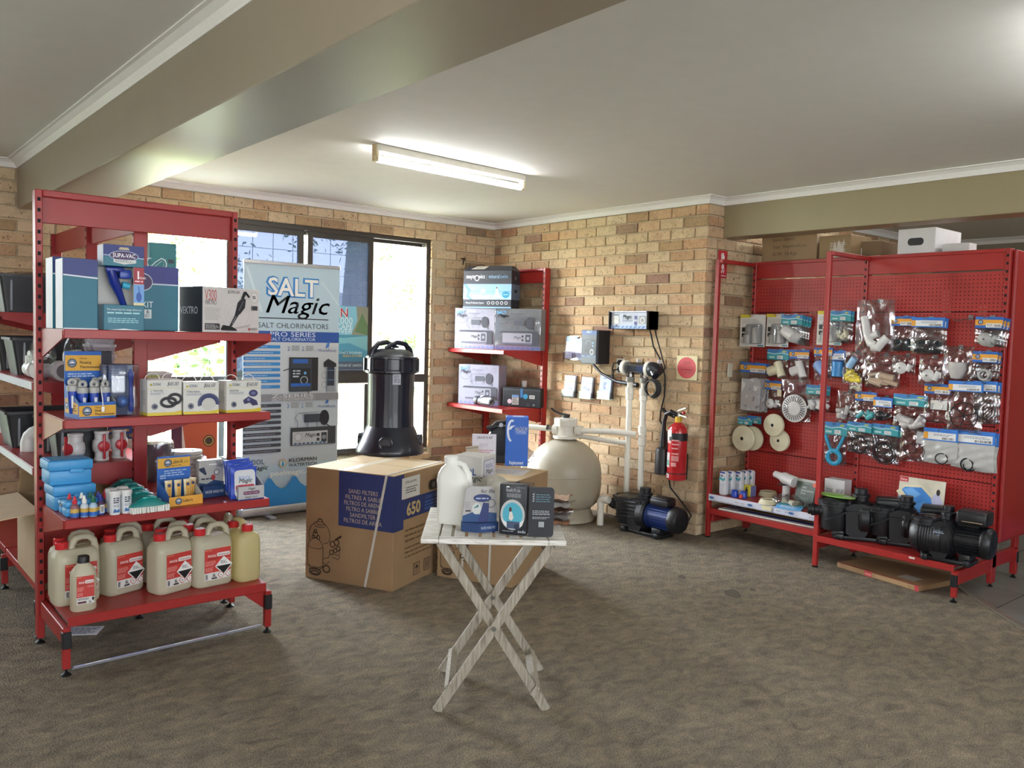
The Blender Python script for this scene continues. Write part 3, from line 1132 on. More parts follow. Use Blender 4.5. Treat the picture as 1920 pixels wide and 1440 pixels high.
# front posts with their top arms
POST = ((-.055, 2.69), (.03, 3.655))
for X, Y in POST:
 o = obj('front_post', B().rbox(M_RED, (X, Y, 1.08), (.032, .032, 2.14 - .03 + .03), .003, 1), pb_, smooth=0)
 obj('top_arm', B().rbox(M_RED, ((X + PBX) / 2, Y + (.02 if Y > 3 else .03), 2.137), (X - PBX + .02, .03, .03), .003, 1), pb_, smooth=0)
 obj('foot', FOOT, pb_, (X, Y, 0))
 obj('base_arm', B().rbox(M_RED, ((X + PBX) / 2, Y + (0 if Y > 3 else .03), .165), (X - PBX, .028, .075), .003, 1), pb_, smooth=0)
leg(pb_, .05, 4.575, .185, cap_dir=(1, 0))
obj('base_arm', B().rbox(M_RED, (-.2, 4.58, .15), (.5, .03, .085), .003, 1), pb_, smooth=0)
obj('base_arm', B().rbox(M_RED, (-.66, 4.58, .17), (.40, .03, .085), .003, 1), pb_, smooth=0)
leg(pb_, -.845, 4.59, .2, cap_dir=(-1, 0))
# shelves: bay 1 has two, bay 2 one
sh1 = obj('shelf', B().rbox(M_RED, (-.245, 3.17, .222), (.40, .93, .02), .002, 1).rbox(M_RED, (-.035, 3.17, .212), (.02, .935, .042), .003, 1), pb_, smooth=0)
sh2 = obj('shelf', B().rbox(M_RED, (-.245, 3.17, .336), (.40, .90, .018), .002, 1), pb_, smooth=0)
st = obj('price_strip', B().box(M_STRIP, (-.028, 3.165, .322), (.006, .915, .05)), sh2, smooth=0)
d = D((-.025, 2.708, .297), (0, 1, 0), (0, 0, 1))
for i in range(60):
 d.rect(.012 + i * .0152, .003, .018 + i * .0152, .009, '#3b3b46')
for u, t in ((.25, 'PRICE'), (.3, '$4.50'), (.6, 'PRICE'), (.67, '$9.95'), (.86, '$2.00')):
 d.text(t, u, .02, .014, '#33353d')
for u in (.035, .38, .72):
 d.ell(u, .026, .025, .011, '#6f8fb5').ell(u, .026, .018, .006, '#2d4c86')
d.rect(.48, .014, .56, .045, '#d9cfa6')
d.done('printed_prices', st)
obj('shelf', B().rbox(M_RED, (-.19, 4.115, .212), (.50, .90, .02), .002, 1).rbox(M_RED, (.062, 4.115, .205), (.012, .915, .042), .003, 1), pb_, smooth=0)
# end panel of the double sided bay
obj('end_panel', B().rbox(M_RED, (-.74, 4.606, 1.22), (.50, .018, 1.86), .004, 1).rbox(M_RED, (-.74, 4.608, .33), (.48, .02, .06), .004, 1).rbox(M_RED, (-.525, 4.609, 1.24), (.05, .02, 1.82), .004, 1), pb_, smooth=0)
upright(pb_, -.86, 4.58, 2.157, .06, .03, .03, slots=False)
obj('top_board', B().rbox(M_RED, (-.70, 3.66, 2.147), (.36, 1.85, .018), .003, 1), pb_, smooth=0)
# ------------------------------------------------------------------ fluorescent battens
M_TUBE, _nt, _b, _o = nodes_mat('lit_tube')
setp(_b, 'Base Color', (1, 1, 1, 1))
setp(_b, 'Emission Color', (.98, 1.0, 1.0, 1))
setp(_b, 'Emission Strength', 30.0)
M_CREAM = mat('#d9c9a0', .5, name='yellowed_plastic')


def batten(label, p, q, group=None):
 p, q = Vector(p), Vector(q)
 L = (q - p).length
 t = thing('fluorescent_light', label, 'light', (p + q) / 2, atan2((q - p).y, (q - p).x), group)
 t.location.z = CEIL
 obj('batten', B().rbox(mat('#d8d4c6', .5), (0, 0, -.022), (L, .06, .044), .004, 1), t, smooth=0)
 for s in (-1, 1):
  obj('lamp_holder', B().rbox(M_CREAM, (s * (L / 2 - .008), 0, -.045), (.018, .05, .09), .003, 1).rbox(M_CREAM, (s * (L / 2 - .008), 0, -.085), (.03, .034, .034), .004, 1), t, smooth=0)
 obj('tube', B().cyl(M_TUBE, (-L / 2 + .02, 0, -.085), (L / 2 - .02, 0, -.085), .019, n=16), t)
 return t


p, q = at(702, 297, z=CEIL - .085), at(980, 352, z=CEIL - .085)
batten('bare lit fluorescent tube on a batten, on the ceiling in front of the window', p, q)
dv_ = q - p
batten('bare fluorescent tube further right on the ceiling, out of the frame', (2.2, 5.75, 0), (.95, 5.6, 0), 'ceiling tubes out of view')
batten('added unseen fluorescent tube behind the ceiling beam, for fill light', (6.9, 3.6, 0), (5.7, 3.6, 0), 'ceiling tubes out of view')  # extra tube added out of view to raise the room light
batten('added unseen fluorescent tube over the front of the shop, for fill light', (3.2, 8.4, 0), (2.0, 8.4, 0), 'ceiling tubes out of view')  # also added unseen, lighting the room from behind the camera
batten('added unseen fluorescent tube brightening the ceiling of the back room', (-1.7, 6.2, 0), (-.6, 6.2, 0), 'ceiling tubes out of view')  # added out of view to light the back room
batten('added unseen fluorescent tube in the middle of the back room ceiling', (-1.7, 4.8, 0), (-.6, 4.8, 0), 'ceiling tubes out of view')  # second hidden tube, added to brighten the back room further
batten('added unseen fluorescent tube on the back room ceiling nearer the brick wall', (-1.7, 3.4, 0), (-.6, 3.4, 0), 'ceiling tubes out of view')  # third hidden tube, added for a brighter back room ceiling
# ================================================================== GOODS ON THE LEFT BAY
FR = 2.685


def box_at(name, label, cat, pl, pr, py, pt, Y, d, z, col, dr=0.0, group=None, rough=.45, **k):
 """carton whose front face spans two pixels of the plane y = Y and reaches up to pixel row pt"""
 a, c = at(pl, py, y=Y), at(pr, py, y=Y)
 X, w = (a.x + c.x) / 2, (a.x - c.x) / cos(dr)
 h = zat(X, Y, pt) - z
 r = pi + dr
 cx, cy = X + sin(r) * -d / 2 * 1, Y + cos(r) * d / 2
 o = carton(name, label, cat, (cx, cy, z), r, w, d, h, col, group, rough, **k)
 return o, w, d, h


NAVY, TEAL = '#222f74', '#12677e'


def vac_box_print(o, w, d, h, side='#dfe1ea', face=True):
 q = left(w, d, h)
 q.rect(0.002, .002, d - .002, h - .002, side)
 q.done('printed_side', o)
 q = front(w, d, h)
 q.rect(.001, h * .76, w - .001, h - .001, NAVY).poly([(.001, h * .755), (w - .001, h * .725), (w - .001, h * .745), (.001, h * .775)], '#d9dde6')
 return q


o, w, d, h = box_at('vacuum_kit_box', 'teal and navy box, rear one of two at the left end of the top shelf', 'box', 99, 165, 560, 483, 2.51, .14, ZS1, TEAL, 0, 'teal boxes on the top shelf')
vac_box_print(o, w, d, h).done('printed_front', o)
o, w, d, h = box_at('vacuum_kit_box', 'teal and navy box, front one of two at the left end of the top shelf', 'box', 118, 184, 560, 485, 2.675, .14, ZS1, TEAL, 0, 'teal boxes on the top shelf')
q = vac_box_print(o, w, d, h)
q.rect(.001, .0, w - .001, .006, '#c9cfd8').done('printed_front', o)

# pool vacuum head in a window box
a, c = at(194, 560, y=2.685), at(270, 560, y=2.685)
X, w, d = (a.x + c.x) / 2, a.x - c.x, .10
h = zat(X, 2.685, 460) - ZS1
t = thing('vacuum_head_pack', 'open fronted blue and teal window box holding a blue pool vacuum head', 'box', (X, 2.685 - d / 2, ZS1), pi)
m_n, m_t, m_w = mat(NAVY, .4), mat(TEAL, .4), mat('#cfcdc8', .6)
hh, lh = h * .25, h * .30
obj('back_card', B().box(m_w, (0, d / 2 - .004, h / 2), (w, .006, h)), t, smooth=0)
b = B().rbox(m_t, (0, 0, h - hh / 2), (w, d, hh), .002, 1)
hd = obj('header', b, t, smooth=0)
q = D((-w / 2, -d / 2, h - hh), (1, 0, 0), (0, 0, 1))
q.rect(0, hh * .45, w, hh, NAVY).line([(0, hh * .5), (w, hh * .42)], .003, '#c7d3e6').ell(w * .5, hh * .5, w * .36, hh * .24, '#b8cbe6').ell(w * .5, hh * .5, w * .345, hh * .215, '#3a1f52')
q.text('SUPA-VAC', w * .5, hh * .42, .026, '#f0f0f4', w * .56, 'C', .012).poly([(w * .24, hh * .33), (w * .8, hh * .33), (w * .8, hh * .19), (w * .5, hh * .1), (w * .24, hh * .19)], '#c9ccc9').small(w * .28, hh * .2, w * .76, hh * .31, 2, '#667a86', 2)
q.poly([(w * .36, hh * .78), (w * .4, hh * .9), (w * .6, hh * .9), (w * .64, hh * .78)], '#b7ab8d').done('printed_header', hd)
q = D((-w / 2, d / 2, h - hh), (0, -1, 0), (0, 0, 1))
q.rect(.001, .001, d - .001, hh - .001, '#d5dae8').done('printed_side', hd)
lo = obj('lower_tray', B().rbox(m_t, (0, -.004, lh / 2), (w, d, lh), .002, 1), t, smooth=0)
q = D((-w / 2, -d / 2 - .004, 0), (1, 0, 0), (0, 0, 1))
q.text('This unique Supa-Vac design allows you', w * .5, lh * .78, .012, '#d9eef2', w * .86, 'C').small(w * .08, lh * .62, w * .92, lh * .74, 1, '#9fd0d8', 5).small(w * .1, lh * .28, w * .9, lh * .5, 3, '#8cc4cf', 6).poly([(w * .1, .001), (w * .5, lh * .07), (w * .9, .001)], '#d9e2e6')
q.done('printed_lower_panel', lo)
ph = obj('photo_panel', B().box(m_w, (w * .37, -d / 2 + .004, (lh + h - hh) / 2), (w * .26, .008, h - hh - lh)), t, smooth=0)
q = D((w * .24, -d / 2, lh), (1, 0, 0), (0, 0, 1))
H2 = h - hh - lh
q.rect(0, H2 * .56, w * .26, H2, '#9b2a3a').text('1', w * .04, H2 * .70, .05, '#f0e6ea', bold=.02).text('YEAR', w * .115, H2 * .70, .014, '#f0e6ea').small(w * .03, H2 * .6, w * .23, H2 * .67, 1, '#e9c8cf', 3)
q.rect(0, .0, w * .26, H2 * .55, '#6f9fd6').ell(w * .13, H2 * .22, w * .07, H2 * .13, '#2b55a8').line([(w * .15, H2 * .3), (w * .12, H2 * .5)], .004, '#2b55a8').rect(0, 0, w * .26, H2 * .07, '#d8cf9e').done('photo', ph)
M_BLU = mat('#1d2f86', .25, var=.04, name='blue_gloss_plastic')
b = B().tube(M_BLU, [(-.045, -.01, h * .70), (-.03, -.012, h * .56), (-.008, -.012, h * .42), (.012, -.012, h * .28)], [.034, .036, .026, .02], 12, sq=.6)
b.rbox(M_BLU, (-.03, -.014, h * .715), (.075, .04, .022), .005).rbox(mat('#1c3d97', .3), (.012, -.014, h * .665), (.05, .04, .04), .006).cyl(mat('#3aa2c4', .3), (0, -.02, h * .54), (.03, -.02, h * .525), .015)
obj('vacuum_head', b, t)

o, w, d, h = box_at('vacuum_kit_box', 'teal and navy boxed kit standing between the window box and the black box', 'box', 258, 335, 560, 500, 2.60, .13, ZS1, TEAL)
q = front(w, d, h)
q.rect(.001, h * .73, w - .001, h - .001, '#2a2f7c').rect(.001, h * .715, w - .001, h * .735, '#c5ccd8').ell(w * .1, h * .75, w * .26, h * .14, '#c5ccd8').ell(w * .1, h * .75, w * .245, h * .125, '#3a1f52')
q.text('KIT', w * .1, h * .36, .04, '#dfe6ea', w * .27).rect(w * .0, h * .19, w * .33, h * .33, '#cfd6d8').text('&', w * .2, h * .27, .024, '#1c5366', bold=.01).text('AND', w * .06, h * .21, .022, '#1c5366', w * .22)
q.done('printed_front', o)

o, w, d, h = box_at('cleaner_box', 'teal box with outlined lettering on the shelf behind, against the bright window', 'box', 281, 331, 480, 456, 1.95, .16, 1.485, '#2b7f86')
q = front(w, d, h)
q.text('VS', w * .62, h * .52, .15, '#d7ecee', rot=pi / 2, bold=.01).text('VS', w * .6, h * .535, .14, '#2b7f86', rot=pi / 2, bold=-.01).small(w * .68, h * .5, w * .9, h * .85, 4, '#2d3f4c', 7).done('printed_front', o)

o, w, d, h = box_at('stick_vacuum_box', 'white and black stick vacuum carton at the right end of the top shelf', 'box', 375, 491, 600, 540, 2.66, .20, ZS1, '#cfcac8', .22)
q = left(w, d, h)
q.rect(.001, .001, d - .001, h - .001, '#23242c').text('VEKTRO', d * .05, h * .40, .05, '#cfd2d8', d * .75).done('printed_side', o)
q = front(w, d, h)
q.text('V300', w * .035, h * .70, .075, '#b5443c', w * .2).text('VEKTRO', w * .035, h * .61, .03, '#2a2a2e', w * .2).small(w * .035, h * .27, w * .3, h * .55, 10, '#9a9694', 3, .3).rect(w * .035, h * .06, w * .29, h * .2, '#3c3b3f').small(w * .05, h * .075, w * .27, h * .185, 4, '#b6b4b4', 2)
q.text('$295.00', w * .42, h * .88, .02, '#2b2b30', shear=.25).ell(w * .905, h * .81, w * .07, h * .12, '#8d8a8a').ell(w * .905, h * .81, w * .066, h * .113, '#d8d4d2').small(w * .87, h * .78, w * .94, h * .85, 2, '#44434a', 5, .6).rect(w * .85, h * .52, w * .965, h * .62, '#3b3b40')
for k in range(4):
 q.ring(w * .55, h * .45, w * (.12 + .07 * k), h * (.16 + .1 * k), .0012, '#b9b3b2', .5 + k, 4.4 + k)
q.poly([(w * .46, h * .06), (w * .8, h * .14), (w * .84, h * .2), (w * .55, h * .12)], '#b3acab')
q.poly([(w * .30, h * .075), (w * .34, h * .17), (w * .5, h * .14), (w * .59, h * .07), (w * .58, h * .045), (w * .32, h * .05)], '#1d1d21').poly([(w * .45, h * .14), (w * .6, h * .52), (w * .655, h * .48), (w * .5, h * .15)], '#2b2b30')
q.poly([(w * .55, h * .40), (w * .60, h * .68), (w * .69, h * .80), (w * .745, h * .76), (w * .73, h * .57), (w * .64, h * .42)], '#27272c').poly([(w * .66, h * .78), (w * .705, h * .93), (w * .75, h * .94), (w * .82, h * .83), (w * .8, h * .79), (w * .745, h * .87), (w * .71, h * .77)], '#1b1b1f')
q.line([(w * .5, h * .2), (w * .57, h * .37)], .004, '#8b8a90').line([(w * .62, h * .5), (w * .7, h * .72)], .004, '#6f6f77')
q.poly([(w * .795, h * .06), (w * .795, h * .105), (w * .82, h * .12), (w * .82, h * .06)], '#b8323c').text('KOKIDO', w * .83, h * .065, .018, '#3a3a40', w * .13).done('printed_front', o)

# ---- second shelf
Y0, O0 = '#2a62b4', '#d9a640'


def round_logo(q, u, v, r):
 q.ell(u, v, r, r, '#2a3550').ell(u, v, r * .8, r * .8, '#7e8da3').poly([(u - r * .6, v - r * .1), (u, v + r * .45), (u + r * .6, v - r * .1)], '#dfe5ea').rect(u - r * .65, v - r * .35, u + r * .65, v - r * .1, '#2a3550')


def display_tray(name, label, loc, rz, w, d, fh, bh, hd_h, side_col, lines, front_lines, tint=Y0):
 """counter display: tray with a low front, slanted sides and a tall printed back card"""
 t = thing(name, label, 'display', loc, rz)
 m = mat(tint, .45)
 mi = mat('#b9b6ab', .6)
 b = B().box(m, (0, -d / 2 + .0015, fh / 2), (w, .003, fh)).box(mi, (0, 0, .002), (w - .004, d, .003))
 for s in (-1, 1):
  x = s * (w / 2 - .0015)
  b.rings(mi if s > 0 else m, [[(x - .0014, y, z) for y, z in ((-d / 2, 0), (d / 2, 0), (d / 2, bh), (-d / 2, fh))], [(x + .0014, y, z) for y, z in ((-d / 2, 0), (d / 2, 0), (d / 2, bh), (-d / 2, fh))]])
 obj('tray', b, t, smooth=0)
 c = obj('back_card', B().box(m, (0, d / 2 - .002, (bh + hd_h) / 2), (w, .004, bh + hd_h)), t, smooth=0)
 H = bh + hd_h
 q = D((-w / 2, d / 2 - .004, 0), (1, 0, 0), (0, 0, 1))
 lines(q, w, H)
 q.done('printed_card', c)
 q = D((-w / 2, -d / 2, 0), (1, 0, 0), (0, 0, 1))
 front_lines(q, w, fh)
 q.done('printed_front', t)
 return t


def th_card(q, w, H):
 q.rect(.002, H * .70, w - .002, H * .94, O0)
 round_logo(q, w * .2, H * .82, .02)
 q.text('Deluxe', w * .4, H * .88, .011, '#4a3a20').text('Floating', w * .4, H * .81, .016, '#2b2a26', bold=.015).text('Thermometer', w * .4, H * .74, .016, '#2b2a26', w * .56, bold=.015)
 q.small(w * .08, H * .60, w * .94, H * .67, 2, '#b9cde8', 2)


def th_front(q, w, h):
 q.rect(.001, h * .14, w - .001, h * .80, O0)
 round_logo(q, w * .22, h * .47, h * .28)
 q.text('Deluxe', w * .42, h * .64, .009, '#4a3a20').text('Floating', w * .42, h * .42, .014, '#2b2a26', bold=.015).text('Thermometer', w * .42, h * .20, .014, '#2b2a26', w * .54, bold=.015)


pl_, pr_ = at(149, 787, z=ZS2), at(219, 783, z=ZS2)
rz = atan2(pr_.y - pl_.y, pr_.x - pl_.x)
w, d = (pr_ - pl_).length, .15
nd = Vector((sin(rz), -cos(rz), 0))     # outward normal of the front
cen = (pl_ + pr_) / 2 - nd * (d / 2)
td = display_tray('thermometer_display', 'blue and orange counter display tray of floating thermometers', (cen.x, cen.y - .012, ZS2), rz, w, d, .072, .15, .14, Y0, th_card, th_front)
q = D((-w / 2, d / 2, 0), (0, -1, 0), (0, 0, 1))
q.poly([(.01, .02), (d - .005, .02), (d - .005, .062), (.05, .085), (.01, .085)], O0)
round_logo(q, .028, .052, .016)
q.small(.05, .03, d - .02, .06, 3, '#5a4a24', 4).done('printed_side', td)
M_GREY = mat('#a9a9a6', .4, var=.03)
M_BLUP = mat('#1f3fa0', .3, var=.04)


def thermometer():
 t = thing('floating_thermometer', '', 'thermometer', (0, 0, 0), 0, 'floating thermometers')
 obj('body', B().lathe(M_BLUP, [(.014, 0), (.016, .02), (.021, .085), (.021, .10), (.012, .108)], 14), t)
 obj('float_ring', B().lathe(M_GREY, [(.022, .098), (.024, .112), (.022, .122), (.012, .126)], 14).torus(M_GREY, (0, 0, 0), .013, .0075, Matrix.Translation((0, 0, .136)) @ Matrix.Rotation(pi / 2, 4, 'X'), 16, 8), t)
 obj('scale', B().rbox(mat('#d8dadc', .4), (0, -.0195, .052), (.013, .005, .055), .002, 1), t, smooth=0)
 return t


T = Matrix.Translation(td.location) @ Matrix.Rotation(rz, 4, 'Z')
th0 = thermometer()
for k, (x, y, z, nm) in enumerate(((-.045, -.03, .012, 'front left'), (.003, -.032, .012, 'front middle'), (.052, -.03, .012, 'front right'), (-.075, .0, .02, 'second row at the left'), (-.045, .03, .02, 'back left corner'), (.03, .02, .02, 'second row behind the middle'), (.06, .032, .02, 'back right corner'))):
 p = T @ Vector((x, y, z))
 lb = 'blue floating thermometer with grey ring, ' + nm + ' of its display tray'
 if k == 0:
  th0.location, th0.rotation_euler = p, (0, 0, rz)
  th0['label'] = lb
 else:
  dup(th0, p, rz + .3 * (k % 3 - 1), lb)
p = T @ Vector((.02, -d / 2 - .004, .06))
tag(obj('swing_tag_cord', B().tube(mat('#d5d5d2', .6), [p + Vector((0, -.03, .08)), p + Vector((0, -.02, .055)), p + Vector((0, .0, .02)), p + Vector((0, .003, -.012))], .0025, 6).box(mat('#e1e1de', .5), p + Vector((0, .004, -.02)), (.012, .003, .022))), 'white cord hanging over the front of the thermometer tray', 'cord')

M_BLISTER = clear_material('clear_blister', .86, .12, .08, (.95, .97, 1))


def clamshell(label, pl, pr, pt, Y, dr):
 a, c = at(pl, 740, y=Y), at(pr, 740, y=Y)
 X, w = (a.x + c.x) / 2, a.x - c.x
 h = zat(X, Y, pt) - ZS2
 t = thing('thermometer_pack', label, 'packet', (X, Y - .03, ZS2), pi + dr, 'blue clamshell packs')
 cd = obj('card', B().box(mat('#3c4f78', .5), (-w * .05, .02, h / 2), (w * .86, .003, h * .96)), t, smooth=0)
 D((-w * .48, .0185, .004), (1, 0, 0), (0, 0, 1)).rect(w * .66, 0, w * .84, h * .95, '#7f90ac').rect(.0, 0, w * .3, h * .25, '#5a6c93').small(w * .05, h * .7, w * .5, h * .9, 4, '#5e74a0', 2).done('print', cd)
 obj('float', B().ball(mat('#3d67ad', .35), (-w * .06, 0, h * .28), w * .23), t)
 obj('thermometer', B().along(M_BLUP, (w * .26, -.004, .02), (w * .24, -.004, h * .9), [(.008, 0), (.012, .05), (.012, .3), (.009, .33), (.009, .75), (.012, .78), (.014, .9), (.006, .97), (.006, 1)], 12), t)
 obj('blister', B().rbox(M_BLISTER, (0, .0, h / 2), (w, .052, h), .008, 2), t)
 return t


clamshell('blue clamshell pack behind another, between the thermometer tray and the white cartons', 192, 250, 682, 2.58, .05)
clamshell('blue clamshell pack with round float, in front beside the first white carton', 208, 262, 683, 2.65, .05)


def parts_box(label, pl, pr, pt, Y, dr, z, name, price, pic, d=.10):
 o, w, d, h = box_at('spare_parts_box', label, 'box', pl, pr, 745, pt, Y, d, z, '#d3d2cd', dr, 'white spare parts cartons')
 q = front(w, d, h)
 q.poly([(.001, .001), (w - .001, .001), (w - .001, h * .13), (w * .75, h * .09), (.001, h * .09)], '#d8c23c').line([(.001, h * .76), (w * .3, h * .79), (w - .001, h * .76)], .0015, '#c9b84a')
 q.rect(w * .07, h * .835, w * .13, h * .895, '#b0a030').text('ZODIAC', w * .15, h * .84, .018, '#22304a', w * .24, bold=.01).text(price, w * .55, h * .83, .027, '#2b2b35', w * .32, shear=.3)
 q.text(name, w * .08, h * .67, .013, '#3a3f52').small(w * .08, h * .58, w * .5, h * .65, 2, '#8f95a3', 3)
 q.ring(w * .2, h * .26, .012, .012, .004, '#5b6070').ell(w * .2, h * .26, .0085, .0085, '#343a58')
 pic(q, w, h)
 q.done('printed_front', o)
 q = left(w, d, h)
 q.rect(.001, .001, d - .001, h * .09, '#d8c23c').small(d * .2, h * .3, d * .8, h * .7, 7, '#a9a9a8', 9).done('printed_side', o)
 b = B()
 for s in (-.25, .25):
  b.tube(mat('#e3e2df', .4), [(s * w + .03 * cos(a) * 1.1, 0, h + .028 * sin(a)) for a in [pi * i / 10 for i in range(11)]], .002, 6)
 obj('carry_strap', b, o)
 return o


def pic_tracks(q, w, h):
 q.ring(w * .78, h * .46, w * .19, h * .13, .014, '#24242a').ring(w * .6, h * .37, w * .22, h * .12, .014, '#1e1e24')


def pic_ring(q, w, h):
 q.ring(w * .7, h * .33, w * .25, h * .24, .022, '#2d3663', -.2, pi + .3).ell(w * .7, h * .3, w * .2, h * .19, '#c4c3bd')


def pic_part(q, w, h):
 q.ell(w * .76, h * .6, w * .13, h * .11, '#3d3d68').ell(w * .76, h * .6, w * .07, h * .05, '#6b6b92').poly([(w * .46, h * .38), (w * .62, h * .5), (w * .86, h * .36), (w * .9, h * .22), (w * .74, h * .2), (w * .66, h * .3), (w * .5, h * .26)], '#33335c').ell(w * .62, h * .4, w * .05, h * .05, '#7a7aa4')


parts_box('white and yellow carton printed with black tracks, first of the three on the shelf', 276, 342, 712, 2.672, .06, ZS2, '2 TRACKS', '$45.00', pic_tracks)
parts_box('white and yellow carton printed with a dark ring, middle of the three', 344, 411, 716, 2.668, .02, ZS2, 'TYRE RING', '$66.00', pic_ring, .09)
parts_box('white and yellow carton printed with purple parts, last of the three', 424, 491, 714, 2.66, .09, ZS2, 'ENGINE', '$160.00', pic_part)

# ---- third shelf
M_CASE = mat('#3f95cf', .4, var=.04, name='sky_blue_plastic')


def kit_case(label, px_l, px_r, Y, z, h, d, dr, lab=False):
 a, c = at(px_l, 920, y=Y), at(px_r, 920, y=Y)
 X, w = (a.x + c.x) / 2, a.x - c.x
 t = thing('test_kit_case', label, 'case', (X, Y - d / 2, z), pi + dr, 'sky blue test kit cases')
 obj('base', B().rbox(M_CASE, (0, 0, h * .29), (w * .93, d * .95, h * .58), .008), t)
 obj('lid', B().rbox(M_CASE, (0, 0, h * .78), (w, d, h * .42), .010).rbox(M_CASE, (0, 0, h * .985), (w * .9, d * .85, h * .03), .002, 1), t)
 obj('latch', B().rbox(M_CASE, (w * .12, -d / 2 - .003, h * .55), (w * .3, .008, h * .16), .003), t)
 if lab:
  D((-w / 2, -d / 2, h * .56), (1, 0, 0), (0, 0, 1)).rect(.0, .0, w * .95, h * .3, '#2a62b4').rect(0, h * .06, w * .95, h * .25, O0).ell(w * .12, h * .16, h * .11, h * .11, '#33406b').small(w * .3, h * .08, w * .9, h * .22, 2, '#54431f', 3).done('printed_label', t)
 else:
  top(w * .8, d * .7, h + .0).small(w * .1, d * .1, w * .7, d * .6, 5, '#a9bfd0', 3).done('printed_lid', t)
 return t, X, w


yb = 2.47
hcase = (zat(4.37, yb, 862) - ZS3) / 2
kit_case('sky blue plastic case lying on the shelf under another blue case', 97, 180, yb, ZS3, hcase, .16, .05)
kit_case('sky blue plastic case on top of the case stack', 89, 175, yb - .01, ZS3 + hcase, hcase, .16, .03)
kit_case('sky blue case with orange label peeping out from under the stacked cases', 112, 172, 2.545, ZS3, .062, .05, .0, True)
kit_case('small sky blue case lying behind the dropper bottles', 120, 190, 2.63, ZS3, .07, .07, .05)
M_BOT = mat('#aebfd6', .35, var=.03)


def dropper(cap, body):
 t = thing('reagent_bottle', '', 'bottle', (0, 0, 0), 0, 'dropper bottles')
 obj('bottle', B().lathe(mat(body, .3), [(.0155, 0), (.0175, .003), (.0175, .048), (.012, .058), (.008, .06), (.008, .066)], 16), t)
 obj('cap', B().lathe(mat(cap, .35), [(.010, .062), (.0105, .074), (.007, .078), (.005, .092), (.002, .095)], 14), t)
 b = B().lathe(mat(Y0, .4), [(.0179, .004), (.0179, .022)], 16, caps=False).lathe(mat('#c8a552', .4), [(.0179, .022), (.0179, .040)], 16, caps=False)
 obj('label', b, t)
 return t


for px_, py_, cap, body, nm in ((132, 968, '#c02838', '#8f7a8c', 'red capped dropper bottle, rear one at the left end'), (142, 974, '#c02838', '#8a5560', 'red capped dropper bottle, front one at the left end'), (155, 966, '#e8e6e0', '#b4c2d6', 'white capped dropper bottle, rear one of the pair'), (160, 972, '#e8e6e0', '#c4cfdc', 'white capped dropper bottle, front one of the pair'),
        (171, 965, '#146048', '#8fb0c8', 'green capped dropper bottle, rear one of the pair'), (177, 971, '#146048', '#a3bcd2', 'green capped dropper bottle, front one of the pair'), (186, 964, '#26368c', '#4a3d5e', 'blue capped dropper bottle behind the barcode label'), (190, 968, '#26368c', '#503f58', 'blue capped dropper bottle with barcode label'),
        (201, 963, '#c02838', '#41293c', 'red capped dark dropper bottle beside the white tubs'), (199, 958, '#b8242c', '#41293c', 'red capped dark dropper bottle at the rear beside the white tubs')):
 p = at(px_, py_ - 2, z=ZS3)
 t = dropper(cap, body)
 t.location, t.rotation_euler = p - Vector((0, .018, 0)), (0, 0, pi + .2)
 t['label'] = nm
 if px_ == 190:
  D((-.010, -.0185, .01), (1, 0, 0), (0, 0, 1)).rect(0, 0, .02, .036, '#dcdcd8').barcode(.003, .004, .017, .03, 3).done('barcode_label', t)
M_TUB = mat('#dcdcda', .4, var=.03)
for px_, py_, nm in ((211, 961, 'white test strip tub, rear left of the four'), (232, 957, 'white test strip tub, rear right of the four'), (218, 966, 'white test strip tub, front left of the four'), (239, 963, 'white test strip tub, front right of the four')):
 p = at(px_, py_, z=ZS3)
 t = thing('test_strip_tub', nm, 'tub', p - Vector((0, .022, 0)), pi, 'test strip tubs')
 obj('tub', B().lathe(M_TUB, [(.021, 0), (.0225, .004), (.0225, .088)], 20), t)
 obj('cap', B().lathe(M_TUB, [(.0245, .088), (.0255, .092), (.0255, .104), (.023, .107)], 20), t)
 b = B().lathe(mat('#d7dade', .4), [(.0229, .012), (.0229, .082)], 20, caps=False)
 lbo = obj('label', b, t)
 q = D((-.018, -.0232, .012), (1, 0, 0), (0, 0, 1))
 q.poly([(.004, .0), (.032, .0), (.032, .016), (.02, .01), (.01, .018)], '#3e69a8').small(.006, .04, .03, .068, 3, '#3c4048', 4, .6).small(.006, .024, .03, .036, 2, '#8a8d93', 5).done('print', lbo)
M_TEAL = mat('#0f7a78', .35, var=.05, name='teal_plastic')
M_BRIS = mat('#dadad4', .8, var=.05)


def brush():
 t = thing('scrubbing_brush', '', 'brush', (0, 0, 0), 0, 'teal scrubbing brushes')
 L = .175
 rs = []
 for i in range(9):
  u = i / 8
  x = -L / 2 + L * u
  wd_ = .036 * sqrt(max(.02, 1 - (2 * u - 1) ** 4))
  zt = .03 + .045 * sin(pi * min(1, u * 1.05)) ** 1.2
  rs.append([(x, wd_ * cos(a), .03 + (zt - .03) * max(0, sin(a)) if sin(a) > 0 else .03 + .006 * sin(a)) for a in [2 * pi * j / 14 for j in range(14)]])
 obj('handle', B().rings(M_TEAL, rs), t)
 obj('grip_insert', B().rbox(mat('#3aa5a0', .4), (0, -.012, .064), (.06, .012, .012), .004), t)
 b = B()
 rr = random.Random(2)
 for i in range(15):
  for j in range(5):
   x, y = -L * .46 + L * .92 * i / 14, -.026 + .052 * j / 4
   b.cyl(M_BRIS, (x, y, .028), (x + rr.gauss(0, .002), y + rr.gauss(0, .003) - (.004 if j == 0 else 0), .0), .0055, .0065, 6)
 obj('bristles', b, t, smooth=0)['kind'] = 'stuff'
 return t


